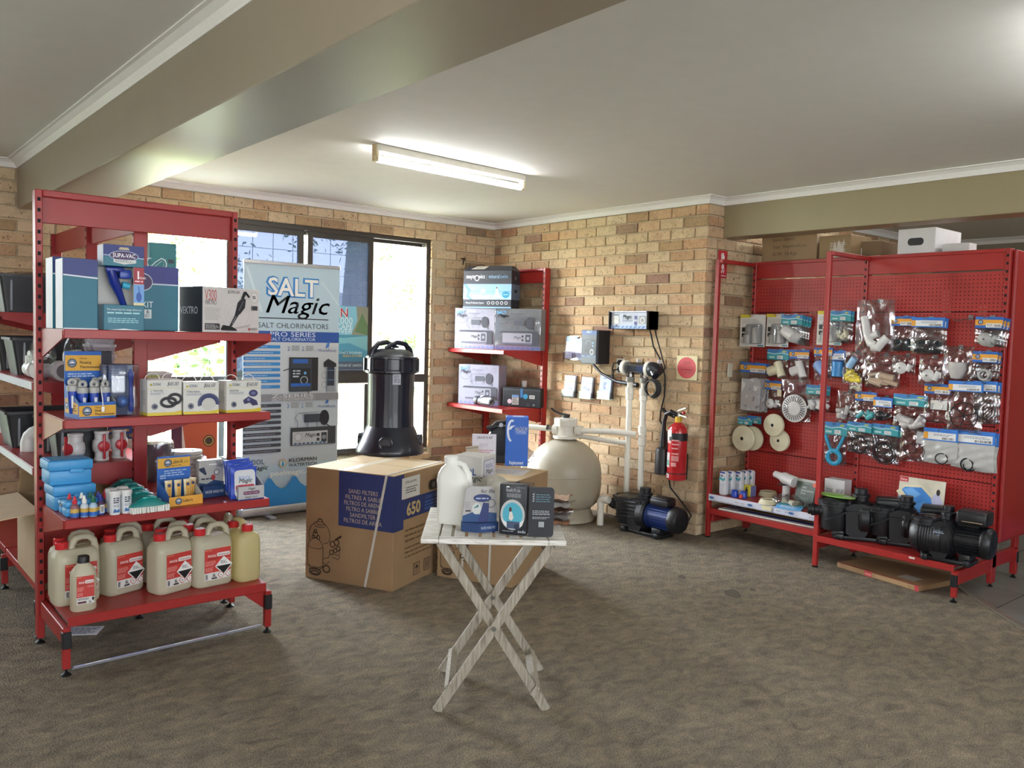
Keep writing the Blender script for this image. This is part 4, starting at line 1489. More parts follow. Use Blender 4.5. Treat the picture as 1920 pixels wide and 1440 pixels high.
b0 = brush()
for k, (px_, py_, lb) in enumerate(((283, 961, 'teal scrubbing brush nearest the shelf edge'), (268, 951, 'teal scrubbing brush second from the shelf edge'), (258, 942, 'teal scrubbing brush third from the shelf edge'), (247, 934, 'teal scrubbing brush fourth from the shelf edge'), (238, 926, 'teal scrubbing brush at the back of the row'))):
 p = at(px_, py_, z=ZS3)
 p = Vector((p.x, p.y - .035, ZS3))
 if k == 0:
  b0.location, b0.rotation_euler, b0['label'] = p, (0, 0, pi + .05), lb
 else:
  dup(b0, p, pi + .05 + .04 * k, lb)


def lube_card(q, w, H):
 q.rect(.002, H * .74, w - .002, H * .96, '#dca93e')
 round_logo(q, w * .31, H * .85, H * .085)
 q.text('Lube-It', w * .4, H * .83, .026, '#33302a', w * .36, bold=.01).text('yo', w * .79, H * .83, .022, '#8c6f2a', shear=.3).small(w * .41, H * .77, w * .8, H * .8, 1, '#5a4a2a', 2)
 q.small(w * .2, H * .55, w * .9, H * .7, 3, '#9fbbe0', 5).small(w * .08, H * .5, w * .26, H * .6, 2, '#b8cbe6', 6)


def lube_front(q, w, h):
 q.rect(.0, .0, w, h, '#dca03c')
 round_logo(q, w * .28, h * .5, h * .36)
 q.text('Lube-It', w * .4, h * .38, h * .42, '#33302a', w * .3, bold=.01)


pl_, pr_ = at(317, 951, z=ZS3), at(380, 943, z=ZS3)
rz = atan2(pr_.y - pl_.y, pr_.x - pl_.x)
w, d = (pr_ - pl_).length, .14
nd = Vector((sin(rz), -cos(rz), 0))
cen = (pl_ + pr_) / 2 - nd * (d / 2)
ld = display_tray('lubricant_display', 'blue and yellow counter display of lubricant tubes', (cen.x, cen.y, ZS3), rz, w, d, .045, .12, .10, Y0, lube_card, lube_front)
T = Matrix.Translation(ld.location) @ Matrix.Rotation(rz, 4, 'Z')


def lube_tube():
 t = thing('lubricant_tube', '', 'tube', (0, 0, 0), 0, 'lubricant tubes')
 rs = []
 for z, a, c in ((.0, .010, .010), (.012, .010, .010), (.016, .013, .012), (.09, .017, .005), (.108, .019, .0012)):
  rs.append([(a * cos(k), c * sin(k), z) for k in [2 * pi * j / 14 for j in range(14)]])
 obj('tube', B().rings(mat('#d8c9a0', .35), rs), t)
 q = D((-.009, -.0135, .02), (1, 0, 0), (0, .07, 1))
 q.rect(0, 0, .018, .075, '#dca03c').ell(.009, .064, .008, .008, '#33406b').text('Lube-It', .013, .012, .012, '#4a3a20', rot=pi / 2).done('printed_label', t)
 return t


tb = lube_tube()
for k, (x, y, lb) in enumerate(((-.055, .0, 'left'), (-.012, -.005, 'second from left'), (.033, -.005, 'third from left'), (.06, .02, 'tilted at the right'))):
 lb = 'yellow and white lubricant tube in the lubricant tray, ' + lb
 p = T @ Vector((x, y, .006))
 if k == 0:
  tb.location, tb.rotation_euler, tb['label'] = p, (0, 0, rz), lb
 else:
  dup(tb, p, rz, lb, rot=(0, .12 if k == 3 else 0, rz))

# water wand pack and the acid pouch tray
pl_, pr_ = at(383, 934, z=ZS3), at(426, 930, z=ZS3)
w = (pr_ - pl_).length
t = thing('cleaning_wand_pack', 'grey and navy carded pack with a round badge between the lubricant and the acid pouches', 'packet', ((pl_.x + pr_.x) / 2 + .012, (pl_.y + pr_.y) / 2 - .045, ZS3), pi + .1)
h = zat(t.location.x, t.location.y, 862) - ZS3
obj('base', B().rbox(mat('#1d3a66', .4), (0, 0, .03), (w * 1.05, .09, .06), .003, 1), t, smooth=0)
cd = obj('card', B().rbox(mat('#a9a8a4', .45), (0, .01, h / 2), (w * 1.15, .05, h), .004, 1), t, smooth=0)
q = D((-w * .575, -.015, 0), (1, 0, 0), (0, 0, 1))
W2 = w * 1.15
q.poly([(0, 0), (W2, 0), (W2, h * .38), (W2 * .6, h * .45), (W2 * .3, h * .36), (0, h * .4)], '#1c3a63').poly([(0, h * .8), (W2 * .2, h * .82), (W2 * .3, h * .62), (W2 * .24, h * .6), (.0, h * .74)], '#1f2a44').ell(W2 * .56, h * .52, W2 * .09, h * .08, '#a13838').ell(W2 * .7, h * .66, W2 * .11, h * .08, '#2a2c33').ell(W2 * .7, h * .66, W2 * .085, h * .062, '#c9c7c2')
q.text('for', W2 * .66, h * .9, .02, '#33333a', shear=.2).text('life', W2 * .68, h * .80, .028, '#33333a', shear=.2).rect(W2 * .38, h * .87, W2 * .68, h * .895, '#e8e6e0').small(W2 * .08, h * .46, W2 * .5, h * .52, 1, '#3a3d4c', 3, .7)
q.done('printed_card', cd)
D((-w * .525, -.045, 0), (1, 0, 0), (0, 0, 1)).text('WATER WAND PRO', w * .53, .022, .02, '#c3cbd6', w * .85, 'C', .01).done('printed_base', t)

pl_, pr_ = at(447, 939, z=ZS3), at(495, 934, z=ZS3)
rz = atan2(pr_.y - pl_.y, pr_.x - pl_.x) + .04
w, d = (pr_ - pl_).length, .17
nd = Vector((sin(rz), -cos(rz), 0))
cen = (pl_ + pr_) / 2 - nd * (d / 2)
t = thing('acid_pouch_tray', 'grey and blue counter box of acid pouches at the right end of the third shelf', 'display', (cen.x, cen.y, ZS3), rz)
b = B().box(mat('#b5b3b4', .5), (0, -d / 2, .034), (w, .003, .068)).box(mat('#b5b3b4', .5), (0, 0, .002), (w, d, .003)).box(mat('#b5b3b4', .5), (0, d / 2, .05), (w, .003, .1))
for s in (-1, 1):
 b.rings(mat('#b5b3b4', .5), [[(s * w / 2 + e, y, z) for y, z in ((-d / 2, 0), (d / 2, 0), (d / 2, .13), (-d / 2, .068))] for e in (-.0014, .0014)])
obj('tray', b, t, smooth=0)
q = D((-w / 2, -d / 2 - .0015, 0), (1, 0, 0), (0, 0, 1))
q.rect(0, 0, w, .005, '#2c3f86').rrect(w * .18, .026, w * .82, .043, .006, '#6a2f52').text('DRY ACID TOMBLE', w * .5, .031, .010, '#d7c4cd', w * .56, 'C').text('Magic', w * .5, .05, .016, '#2b2b34', None, 'C', .01, .3).text('SINGLE PACK', w * .5, .01, .011, '#2b2b34', w * .5, 'C', .01)
q.done('printed_front', t)
q = D((-w / 2 - .0015, d / 2, 0), (0, -1, 0), (0, 0, 1))
q.rect(0, 0, d, .008, '#2c3f86').rrect(d * .12, .055, d * .7, .085, .008, '#6a2f52').text('DRY ACID', d * .2, .062, .016, '#d7c4cd').text('FULL BOX', d * .4, .025, .02, '#2b2b34', bold=.01).done('printed_side', t)
T = Matrix.Translation(t.location) @ Matrix.Rotation(rz, 4, 'Z')


def pouch():
 t = thing('acid_pouch', '', 'pouch', (0, 0, 0), 0, 'acid pouches')
 w, h = .135, .155

 def fn(u, v):
  e = min(u, 1 - u, v, 1 - v)
  return ((u - .5) * w * (1 - .05 * sin(pi * v)), -.012 * min(1, e * 6) + .003 * sin(7 * u + 3 * v), v * h)
 obj('pouch', B().sheet(mat('#2747b4', .3), fn, 10, 10, .012), t)
 q = D((-w / 2, -.0152, 0), (1, 0, 0), (0, 0, 1))
 q.rrect(.014, .012, w - .014, h - .012, .02, '#cfd0d4').rrect(.02, .046, w - .02, .07, .006, '#b43445').text('DRY ACID TOMBLE', w / 2, .052, .014, '#f0dfe2', w * .62, 'C', .008).rrect(.02, .038, w - .02, .044, .002, '#493a78')
 q.text('POOL', w / 2, .094, .026, '#8aa6d2', w * .5, 'C', .02).text('Magic', w / 2, .08, .03, '#23242e', w * .5, 'C', .012, .3).small(.04, .015, w - .04, .03, 2, '#6a6f7c', 3).done('printed_label', t)
 return t


pu = pouch()
for k in range(4):
 p = T @ Vector((-.025 + .004 * k, -d / 2 + .03 + .03 * k, .004 + .009 * k))
 lb = 'blue and white acid pouch standing in the grey counter box, ' + ('front', 'second', 'third', 'rearmost')[k] + ' of four'
 if k == 0:
  pu.location, pu.rotation_euler, pu['label'] = p, (-.06, 0, rz), lb
 else:
  dup(pu, p, rz, lb, rot=(-.10, .03 * (-1) ** k, rz + .03 * k))

# ---- base shelf: acid drums
def plastic_material(name, col, tl, rough=.35):
 m, nt, b, out = nodes_mat(name)
 setp(b, 'Base Color', (*lin(col), 1))
 setp(b, 'Roughness', rough)
 t = mk(nt, 'BsdfTranslucent')
 t.inputs[0].default_value = (*lin(col), 1)
 mx = mk(nt, 'MixShader')
 mx.inputs[0].default_value = tl
 n = mk(nt, 'TexNoise', i_Scale=14.0)
 tx = mk(nt, 'TexCoord')
 nt.links.new(tx.outputs['Object'], n.inputs['Vector'])
 bp = mk(nt, 'Bump', i_Strength=.08, i_Distance=.01)
 nt.links.new(n.outputs['Fac'], bp.inputs['Height'])
 nt.links.new(bp.outputs[0], b.inputs['Normal'])
 nt.links.new(b.outputs[0], mx.inputs[1])
 nt.links.new(t.outputs[0], mx.inputs[2])
 nt.links.new(mx.outputs[0], out.inputs[0])
 return m


M_JER = plastic_material('cream_polythene', '#e4dec6', .45)
M_JERY = plastic_material('yellowish_polythene', '#e2d7a6', .5)
M_CAPR = mat('#c2272b', .35, var=.04)


def rr_ring(w, d, r, z, n=5):
 p = []
 for cx, cy, a in ((w / 2 - r, -d / 2 + r, -pi / 2), (w / 2 - r, d / 2 - r, 0), (-w / 2 + r, d / 2 - r, pi / 2), (-w / 2 + r, -d / 2 + r, pi)):
  p += [(cx + r * cos(a + t * pi / 2 / n), cy + r * sin(a + t * pi / 2 / n), z) for t in range(n + 1)]
 return p


CW, CD = .195, .125


def jerrycan(m):
 t = thing('acid_drum', '', 'drum', (0, 0, 0), 0)
 w, d = CW, CD
 rs = [rr_ring(w * .9, d * .86, .03, 0), rr_ring(w * .97, d * .96, .035, .006), rr_ring(w, d, .035, .02), rr_ring(w, d, .035, .195), rr_ring(w * .99, d * .97, .035, .215), rr_ring(w * .93, d * .8, .03, .236), rr_ring(w * .80, d * .5, .024, .250)]
 b = B().rings(m, rs)
 b.cyl(m, (-.055, 0, .235), (-.055, 0, .262), .024, n=20)
 # carrying handle: a flattened loop over the right half of the shoulder
 b.tube(m, [(-.018, 0, .238), (-.012, 0, .268), (.004, 0, .292), (.03, 0, .297), (.062, 0, .293), (.082, 0, .275), (.087, 0, .245), (.088, 0, .21)], [.017, .016, .015, .014, .014, .015, .017, .018], 12, sq=1.0)
 obj('body', b, t)
 obj('cap', B().lathe(M_CAPR, [(.027, .253), (.028, .256), (.028, .282), (.025, .286)], 24, Matrix.Translation((-.055, 0, 0))), t)
 return t


def acid_label(t, y, w, u0, h, one=False):
 b = B()
 q = D((-w / 2 + u0, y, .035), (1, 0, 0), (0, 0, 1), b=b)
 q.rect(0, 0, w, h, '#dcdad6').rect(0, h * .24, w, h, '#bd3a35').small(w * .02, h * .94, w * .35, h * .97, 1, '#e9b48a', 2).text('POOL', w * .12, h * .74, h * .1, '#eee7e2', w * .32, bold=.02, shear=.1).rrect(w * .46, h * .73, w * .98, h * .85, h * .05, '#e4dcd8').text('Chemicals', w * .49, h * .76, h * .08, '#7e3a48', w * .45, bold=.01, shear=.15)
 q.text('HYDROCHLORIC ACID', w * .12, h * .67, h * .05, '#4d1a1c', w * .5)
 q.small(w * .03, h * .46, w * .42, h * .62, 4, '#e3a59c', 3, .4).small(w * .6, h * .58, w * .96, h * .65, 2, '#e3a59c', 8, .4).small(w * .03, h * .28, w * .35, h * .42, 3, '#e3a59c', 4, .4)
 if not one:
  cx, cy, r = w * .73, h * .42, h * .3
  q.poly([(cx - r, cy), (cx, cy - r), (cx + r, cy), (cx, cy + r)], '#e9e8e5').poly([(cx - r * .86, cy), (cx, cy - r * .88), (cx + r * .86, cy)], '#17171a').small(cx - r * .35, cy + r * .2, cx + r * .4, cy + r * .55, 3, '#55555a', 2)
  for k, ch in ((.62, '='), (.90, '!')):
   cx, cy, r = w * k, h * .13, h * .115
   q.poly([(cx - r, cy), (cx, cy - r), (cx + r, cy), (cx, cy + r)], '#b53c3c').poly([(cx - r * .8, cy), (cx, cy - r * .8), (cx + r * .8, cy), (cx, cy + r * .8)], '#ebe9e4').text(ch, cx, cy - r * .35, r * .9, '#222222', None, 'C', .02)
  q.barcode(w * .03, h * .04, w * .11, h * .2, 2).text('5L', w * .3, h * .1, h * .13, '#17171a', w * .13, 'L', .02).rrect(w * .26, h * .03, w * .47, h * .075, h * .02, '#2a2226')
 else:
  q.small(w * .05, h * .14, w * .7, h * .22, 2, '#4a4a50', 3).text('1L', w * .66, h * .03, h * .1, '#17171a', bold=.02).rrect(w * .05, h * .03, w * .55, h * .1, h * .03, '#5a2030').poly([(w * .84, h * .16), (w * .92, h * .08), (w, h * .16), (w * .92, h * .24)], '#17171a')
 return q.done('printed_label', t)


CANS = [  # front centre pixel, yaw, label in front, material, words
 (149, 1133, .08, True, M_JER, 'five litre acid drum at the left end of the base shelf, behind the small bottle'),
 (241, 1112, .34, True, M_JER, 'five litre acid drum with red label, second along the front of the base shelf'),
 (333, 1110, .30, True, M_JER, 'five litre acid drum with red label, third along the front of the base shelf'),
 (405, 1099, .12, True, M_JER, 'five litre acid drum with red label, fourth along the front of the base shelf'),
]
j0 = None
for px_, py_, dr, lab, m, lb in CANS:
 t = jerrycan(m) if j0 is None else dup(j0, (0, 0, 0), 0, lb)
 p = at(px_, py_, z=ZB)
 r = pi + dr
 t.location = (p.x - sin(r) * CD / 2 * 1, p.y + cos(r) * CD / 2, ZB)
 t.rotation_euler = (0, 0, r)
 t['label'], t['group'] = lb, 'five litre acid drums'
 if j0 is None:
  j0 = t
  UNL = [c for c in bpy.data.objects if c.parent == t]
 KIDS[j0.name] = UNL
 acid_label(t, -CD / 2 - .0002, CW * .70, .008, .155)
p = at(466, 1090, z=ZB)
t = jerrycan(M_JERY)
t.location, t.rotation_euler = (p.x, p.y - CW / 2 + .01, ZB), (0, 0, pi + pi / 2 + .1)
t['label'], t['group'] = 'five litre yellowish acid drum turned side on at the right end of the base shelf', 'five litre acid drums'
for px_, py_, Y, dr, lb in ((112, 1000, 2.37, .1, 'acid drum in the back row behind the leftmost drum'), (206, 990, 2.31, .15, 'acid drum in the back row between the first and second front drums'), (276, 985, 2.30, .1, 'acid drum in the back row behind the second front drum'), (300, 985, 2.43, .2, 'acid drum in the middle row behind the third front drum'), (352, 985, 2.42, .1, 'acid drum in the middle row behind the fourth front drum'), (342, 970, 2.31, .1, 'acid drum in the back row behind the middle drums'), (430, 968, 2.41, 1.45, 'acid drum turned side on behind the rightmost drum')):
 c = at(px_, py_, y=Y)
 r = pi + dr
 x = c.x - cos(r) * -.055
 dup(j0, (min(max(x, 3.63), 4.38), Y, ZB), r, lb, 'five litre acid drums in the rear rows')
p = at(161, 1147, z=ZB)
t = thing('acid_bottle', 'one litre cream acid bottle with black cap at the front left of the base shelf', 'bottle', (p.x, p.y - .045, ZB), pi)
rs = [rr_ring(.098, .07, .03, 0), rr_ring(.106, .078, .034, .006), rr_ring(.106, .078, .034, .155), rr_ring(.1, .074, .033, .175), rr_ring(.07, .056, .027, .198), rr_ring(.046, .046, .0229, .21), rr_ring(.044, .044, .0219, .218)]
obj('bottle', B().rings(M_JER, rs), t)
obj('cap', B().lathe(M_BLK, [(.026, .214), (.026, .238), (.023, .243)], 24), t)
acid_label(t, -.0392, .072, .0, .125, True)
# ================================================================== GOODS ON THE RUN BEHIND
def atn(px, py, P0, phi):
 """point of a pixel's ray on the upright plane through P0 whose normal has azimuth phi"""
 d = RIGHT * ((px - 960) / FOC) + DOWN * ((py - 720) / FOC) + FWD
 n = Vector((cos(phi), sin(phi), 0))
 return CPOS + d * ((Vector((P0[0], P0[1], 0)) - CPOS).dot(n) / d.dot(n))


def box_n(name, label, cat, pl, pr, py, pt, P0, phi, d, z, col, group=None, **k):
 a, c = atn(pl, py, P0, phi), atn(pr, py, P0, phi)
 m = (a + c) / 2
 w = (a - c).to_2d().length
 h = zat(m.x, m.y, pt) - z
 o = carton(name, label, cat, (m.x - cos(phi) * d / 2, m.y - sin(phi) * d / 2, z), phi + pi / 2, w, d, h, col, group, **k)
 return o, w, d, h


M_TUBB = mat('#1c1d22', .4, var=.06, name='black_tub_plastic')


def tub(label, x, y, z, w, d, h, rz=pi / 2, name='black_tub', col=M_TUBB):
 t = thing(name, label, 'tub', (x, y, z), rz, 'black plastic tubs')
 b = B()
 o_ = [rr_ring(w * .86, d * .86, .02, 0), rr_ring(w * .86, d * .86, .02, .001), rr_ring(w, d, .025, h), rr_ring(w * .95, d * .95, .022, h), rr_ring(w * .82, d * .82, .02, .006), rr_ring(w * .8, d * .8, .02, .006)]
 b.rings(col, o_)
 obj('tub', b, t)
 b = B()
 rim = [rr_ring(w + .02, d + .02, .03, h - .012), rr_ring(w + .02, d + .02, .03, h + .002), rr_ring(w * .96, d * .96, .022, h + .002)]
 b.rings(col, rim, caps=False)
 obj('rim', b, t)
 for s in (-1, 1):
  obj('rib', B().rbox(mat('#8b8f98', .3), (s * w * .36, -d * .47, h * .5), (.012, .012, h * .9), .002, 1), t, smooth=0)
 return t


tub('large black tub on the upper left shelf, covered with clear film', 4.255, .98, 1.587, .44, .30, .215, pi)
tub('black tub behind the film covered one on the upper left shelf', 4.255, .55, 1.587, .44, .33, .215, pi)
M_FILM = clear_material('clear_film', .82, .16, .2, (.93, .95, 1))
M_BAG = clear_material('clear_bag', .88, .13, .14, (.96, .97, 1))


def crumple(name, label, cat, loc, w, d, h, seed, m=None, parts=None, group=None, n=12):
 """crumpled clear bag: a lumpy closed skin"""
 rr = random.Random(seed)
 t = thing(name, label, cat, loc, 0, group)
 ph = [rr.uniform(0, 6) for _ in range(8)]
 rs = []
 for i in range(n + 1):
  v = i / n
  r = sin(pi * min(.97, .08 + v * .9)) ** .55
  rs.append([((w / 2) * r * cos(a) * (1 + .16 * sin(3 * a + ph[0] + 5 * v) + .08 * sin(7 * a + ph[1] - 6 * v)), (d / 2) * r * sin(a) * (1 + .16 * sin(4 * a + ph[2] + 4 * v)), h * v + .012 * sin(5 * a + ph[3])) for a in [2 * pi * j / 20 for j in range(20)]])
 zmin = min(q[2] for r in rs for q in r)
 rs = [[(x, y, z - zmin) for x, y, z in r] for r in rs]
 obj('bag', B().rings(m or M_BAG, rs), t, smooth=25)
 if parts:
  parts(t)
 return t


# film draped over the tub, white box at its foot
b = B().sheet(M_FILM, lambda u, v: (4.03 + .44 * u, .80 + .34 * v, 1.815 + .03 * sin(4 * v + 2 * u) * v + .05 * v * v * (1 - u) + .012 * sin(17 * u + 9 * v)), 12, 14)
o = tag(obj('dust_film', b, smooth=25), 'crumpled clear plastic film lying over the tubs on the upper left shelf', 'film')
# middle shelf of the run, outer side
tub('black tub of the middle left shelf, behind the bag of fittings', 4.25, 1.33, 1.245, .44, .28, .20, pi)
tub('black tub furthest back on the middle left shelf', 4.25, .80, 1.245, .44, .33, .20, pi)
M_PVC = mat('#d6d5d3', .3, var=.03, name='white_pvc')


def parts_bag(t):
 obj('fitting', B().cyl(M_PVC, (-.03, .0, .05), (.04, .03, .05), .035, n=20).cyl(M_PVC, (-.02, -.03, .13), (.05, -.01, .12), .028, n=18), t)
 obj('bolt', B().rbox(M_BLK, (.01, .02, .17), (.05, .04, .025), .006), t, smooth=0)


crumple('bag_of_fittings', 'clear bag of white fittings at the near end of the middle left shelf', 'bag', (4.425, 1.99, 1.245), .11, .17, .215, 5, None, parts_bag)
crumple('bag_of_fittings', 'clear bag of white fittings behind the floating thermometer tray', 'bag', (4.27, 2.02, 1.245), .13, .18, .24, 9, None, parts_bag)
t = thing('pipe_union', 'white plastic pipe union lying at the edge of the middle left shelf', 'fitting', (4.42, 1.74, 1.245), 0)
obj('body', B().cyl(M_PVC, (0, -.06, .045), (0, .06, .045), .04, n=20).cyl(M_PVC, (0, .06, .045), (0, .09, .045), .045, n=8).cyl(M_PVC, (0, 0, .045), (0, 0, .115), .034, n=20), t)
t = thing('pipe_socket', 'white pipe socket with open end seen between the red upright and the thermometers', 'fitting', (4.345, 2.04, 1.245), 0)
obj('body', B().cyl(M_PVC, (0, -.05, .05), (0, .05, .05), .05, n=24).cyl(mat('#77767a', .6), (0, .05, .05), (0, .0505, .05), .035, n=24), t)


def basket(label, x, y, z, w, d, h, n=1, name='skimmer_basket'):
 t = thing(name, label, 'basket', (x, y, z), 0, 'white plastic baskets')
 m = mat('#c9c6cd', .4, var=.03, name='white_basket_plastic')
 b = B()
 for i in range(6):
  k = i / 5
  s = .84 + .16 * k
  b.rings(m, [rr_ring(w * s, d * s, .02, h * k), rr_ring(w * s, d * s, .02, h * k + .006), rr_ring(w * s - .008, d * s - .008, .018, h * k + .006), rr_ring(w * s - .008, d * s - .008, .018, h * k)], caps=False)
 obj('hoops', b, t, smooth=0)
 b = B()
 lo, hi = rr_ring(w * .84, d * .84, .02, 0, 8), rr_ring(w, d, .02, h, 8)
 for p, q in zip(lo, hi):
  b.bar(m, p, q, .004, .004)
 nb = 14
 for i in range(nb):
  u = -.42 + .84 * i / (nb - 1)
  for sx, ax in ((-1, 0), (1, 0), (-1, 1), (1, 1)):
   if ax == 0:
    b.bar(m, (u * w, sx * d * .42, 0), (u * w * 1.12, sx * d * .5, h), .004, .004)
   else:
    b.bar(m, (sx * w * .42, u * d, 0), (sx * w * .5, u * d * 1.12, h), .004, .004)
 o = obj('bars', b, t, smooth=0)
 o['kind'] = 'stuff'
 obj('floor_plate', B().box(m, (0, 0, .003), (w * .82, d * .82, .004)), t, smooth=0)
 obj('rim', B().rings(m, [rr_ring(w + .02, d + .02, .025, h - .008), rr_ring(w + .02, d + .02, .025, h + .004), rr_ring(w - .006, d - .006, .02, h + .004)], caps=False), t)
 return t


hb_ = zat(4.13, 1.75, 654)
for k in range(3):
 basket('white slotted basket, ' + ('lowest', 'middle', 'topmost')[k] + ' of the stack seen past the shelf bracket', 4.115, 1.8, 1.245 + .055 * k + .055, .115, .16, .065)
tag(obj('white_puck', B().lathe(M_PVC, [(.075, 0), (.078, .04), (.07, .055)], 24), None, (4.115, 1.8, 1.219)), 'round white puck under the stack of slotted baskets', 'puck')
carton('battery_pack', 'flat black box with pale top beside the slotted baskets', 'box', (4.165, 2.01, 1.245), pi, .10, .07, .15, '#23232a')
# right-hand side, z = 1.09: baskets by the window
basket('white slotted basket in front of the bright window, behind the boxed tracks', 3.82, 1.72, 1.09, .14, .14, .13)
basket('white basket holding yellow clips, behind the white cartons', 3.75, 1.45, 1.09, .20, .16, .16)
tag(obj('yellow_clips', B().rbox(mat('#c9cf3f', .5), (-.03, 0, 0), (.05, .05, .03), .008).rbox(mat('#c9cf3f', .5), (.035, .01, .004), (.05, .05, .03), .008).rbox(mat('#c9cf3f', .5), (0, -.03, -.02), (.12, .06, .03), .008), None, (3.75, 1.45, 1.225)), 'yellow plastic clips lying in a white basket', 'clips')['kind'] = 'stuff'
# bottom left shelf: black tubs with white elbows, ball valves
tub('black tub of fittings behind the white elbows, further back', 4.25, 1.18, .832, .46, .34, .20, pi)
for k, (x, y) in enumerate(((4.36, 1.55), (4.33, 1.86))):
 tub(('small black tub behind the two rear white elbows', 'small black tub behind the nearest white elbow')[k], 4.24, y - .02 + .02 * k, .832, .24, .20, .19 - .03 * k, pi)


def elbow(label, p, rz, s=1.0):
 t = thing('pipe_elbow', label, 'fitting', p, rz, 'white pipe elbows')
 pts = [(0, 0, .0), (0, 0, .045 * s), (0, 0, .06 * s), (.006 * s, 0, .078 * s), (.022 * s, 0, .095 * s), (.04 * s, 0, .1 * s), (.085 * s, 0, .1 * s)]
 obj('body', B().tube(M_PVC, pts, [.042 * s, .042 * s, .038 * s, .038 * s, .038 * s, .042 * s, .042 * s], 20, ref=(0, 1, 0)), t)
 return t


for lb, x_, y_, rz_, s_ in (('white pipe elbow furthest back on the lower left shelf', 6, 816, 1.0, .8), ('white pipe elbow in the middle of the lower left shelf', 23, 829, .6, .9), ('white pipe elbow near the red upright, behind the nearest elbow', 47, 826, -.3, .8), ('large white pipe elbow nearest the red upright on the lower left shelf', 57, 851, 2.6, 1.0)):
 p = at(x_, y_ - 4, z=.832)
 elbow(lb, (min(p.x, 4.44), p.y - .04, .832), rz_, s_)
M_REDP = mat('#b52a34', .35, var=.03)


def ball_valve(label, x, y, cut):
 t = thing('ball_valve', label, 'valve', (x, y, .832), pi, 'white ball valves')
 obj('body', B().lathe(M_PVC, [(.036, 0), (.036, .012), (.033, .015), (.033, .04), (.042, .05), (.045, .075), (.042, .1), (.033, .11), (.033, .135), (.036, .138), (.036, .15)], 24), t)
 obj('handle', B().lathe(M_REDP, [(.028, .038), (.028, .052), (.02, .056)], 18, Matrix.Translation((0, 0, .075)) @ Matrix.Rotation(pi / 2, 4, 'X')).rbox(M_REDP, (0, -.056, .075), (.012, .016, .13), .004), t)
 return t


ball_valve('white ball valve with red handle, left of the pair behind the left bay', 4.155, 2.0, 0)
ball_valve('white ball valve with red handle, right of the pair behind the left bay', 4.06, 1.96, 0)
t = ball_valve('white ball valve with red handle turned sideways beside the red upright', 4.29, 2.06, 0)
t.rotation_euler = (0, 0, pi / 2 + .5)
o, w, d, h = box_at('boxed_refills', 'blue and orange boxes of refills behind the ball valves', 'box', 203, 258, 845, 800, 1.22, .2, .832, '#223f86')
front(w, d, h).rect(w * .02, h * .62, w * .7, h * .8, '#c9923c').rect(w * .02, h * .15, w * .3, h * .4, '#8d8156').rect(w * .36, h * .15, w * .64, h * .4, '#8d8156').rect(w * .7, h * .15, w * .97, h * .4, '#8d8156').done('printed_front', o)
# right-hand side, z = .66: wrapped cups and lids, printed carton
a, c = at(266, 880, y=1.75), at(321, 880, y=1.75)
cx, r0 = (a.x + c.x) / 2, (a.x - c.x) / 2
cx = min(cx, RX - .04 - r0)
t = thing('cup_stack', 'tall stack of clear cups wrapped in film behind the teal brushes', 'cups', (cx, 1.75, .66), 0)
ht = zat(cx, 1.75, 830) - .66
n_ = 11
prof = []
for k in range(n_):
 z = ht * k / n_
 prof += [(r0 * .97, z), (r0, z + ht / n_ * .75), (r0 * 1.02, z + ht / n_ * .8), (r0 * 1.02, z + ht / n_ * .97)]
M_CUP = clear_material('cup_plastic', .62, .22, .15, (.95, .96, 1))
M_CUPC = plastic_material('cup_white', '#dcdce2', .55, .35)
obj('cups', B().lathe(M_CUPC, [(r0 * .92, 0.001), (r0 * .94, ht * .99)], 24), t)
obj('cup_rims', B().lathe(M_CUP, prof, 28), t)
b = B()
rs = []
for i in range(13):
 v = i / 12
 rs.append([((r0 + .008 + .006 * sin(5 * a_ + 9 * v) + .004 * sin(11 * a_ - 23 * v)) * cos(a_), (r0 + .008 + .006 * sin(4 * a_ - 12 * v)) * sin(a_), .002 + v * (ht + .01)) for a_ in [2 * pi * j / 26 for j in range(26)]])
obj('film', b.rings(M_FILM, rs), t, smooth=20)
a, c = at(320, 862, y=1.68), at(376, 862, y=1.68)
cx, r0 = (a.x + c.x) / 2, (a.x - c.x) / 2 * 1.08
M_LIDS = plastic_material('lid_plastic', '#dedbd6', .45, .3)
t = thing('lid_stack', 'stack of round silver lids in torn film behind the lubricant display', 'lids', (cx, 1.68, .66), 0)
zt_ = zat(cx, 1.68, 838) - .66
zz = 0.0
k = 0
while zz < zt_ - .02:
 obj('lid', B().lathe(M_LIDS, [(r0 * .9, zz), (r0 * .98, zz + .004), (r0, zz + .018), (r0 * .96, zz + .024), (r0 * .9, zz + .021)], 32), t)
 zz += .0245
 k += 1
crumple('torn_film', 'torn clear film round the stack of silver lids', 'film', (cx - .015, 1.68, .66), r0 * 2.25, r0 * 2.2, zt_ * .78, 21, M_FILM)
a, c = at(341, 830, y=.92), at(407, 830, y=.92)
w, d = a.x - c.x, .22
h = zat((a.x + c.x) / 2, .92, 776)
bx = thing('printed_carton', 'tall carton printed in orange and deep blue on the floor by the window', 'box', ((a.x + c.x) / 2, .92 - d / 2, 0), pi)
obj('body', B().rbox(mat('#2a4c97', .45, var=.1, scale=20), (0, 0, h / 2), (w, d, h), .003, 1), bx, smooth=0)
q = front(w, d, h)
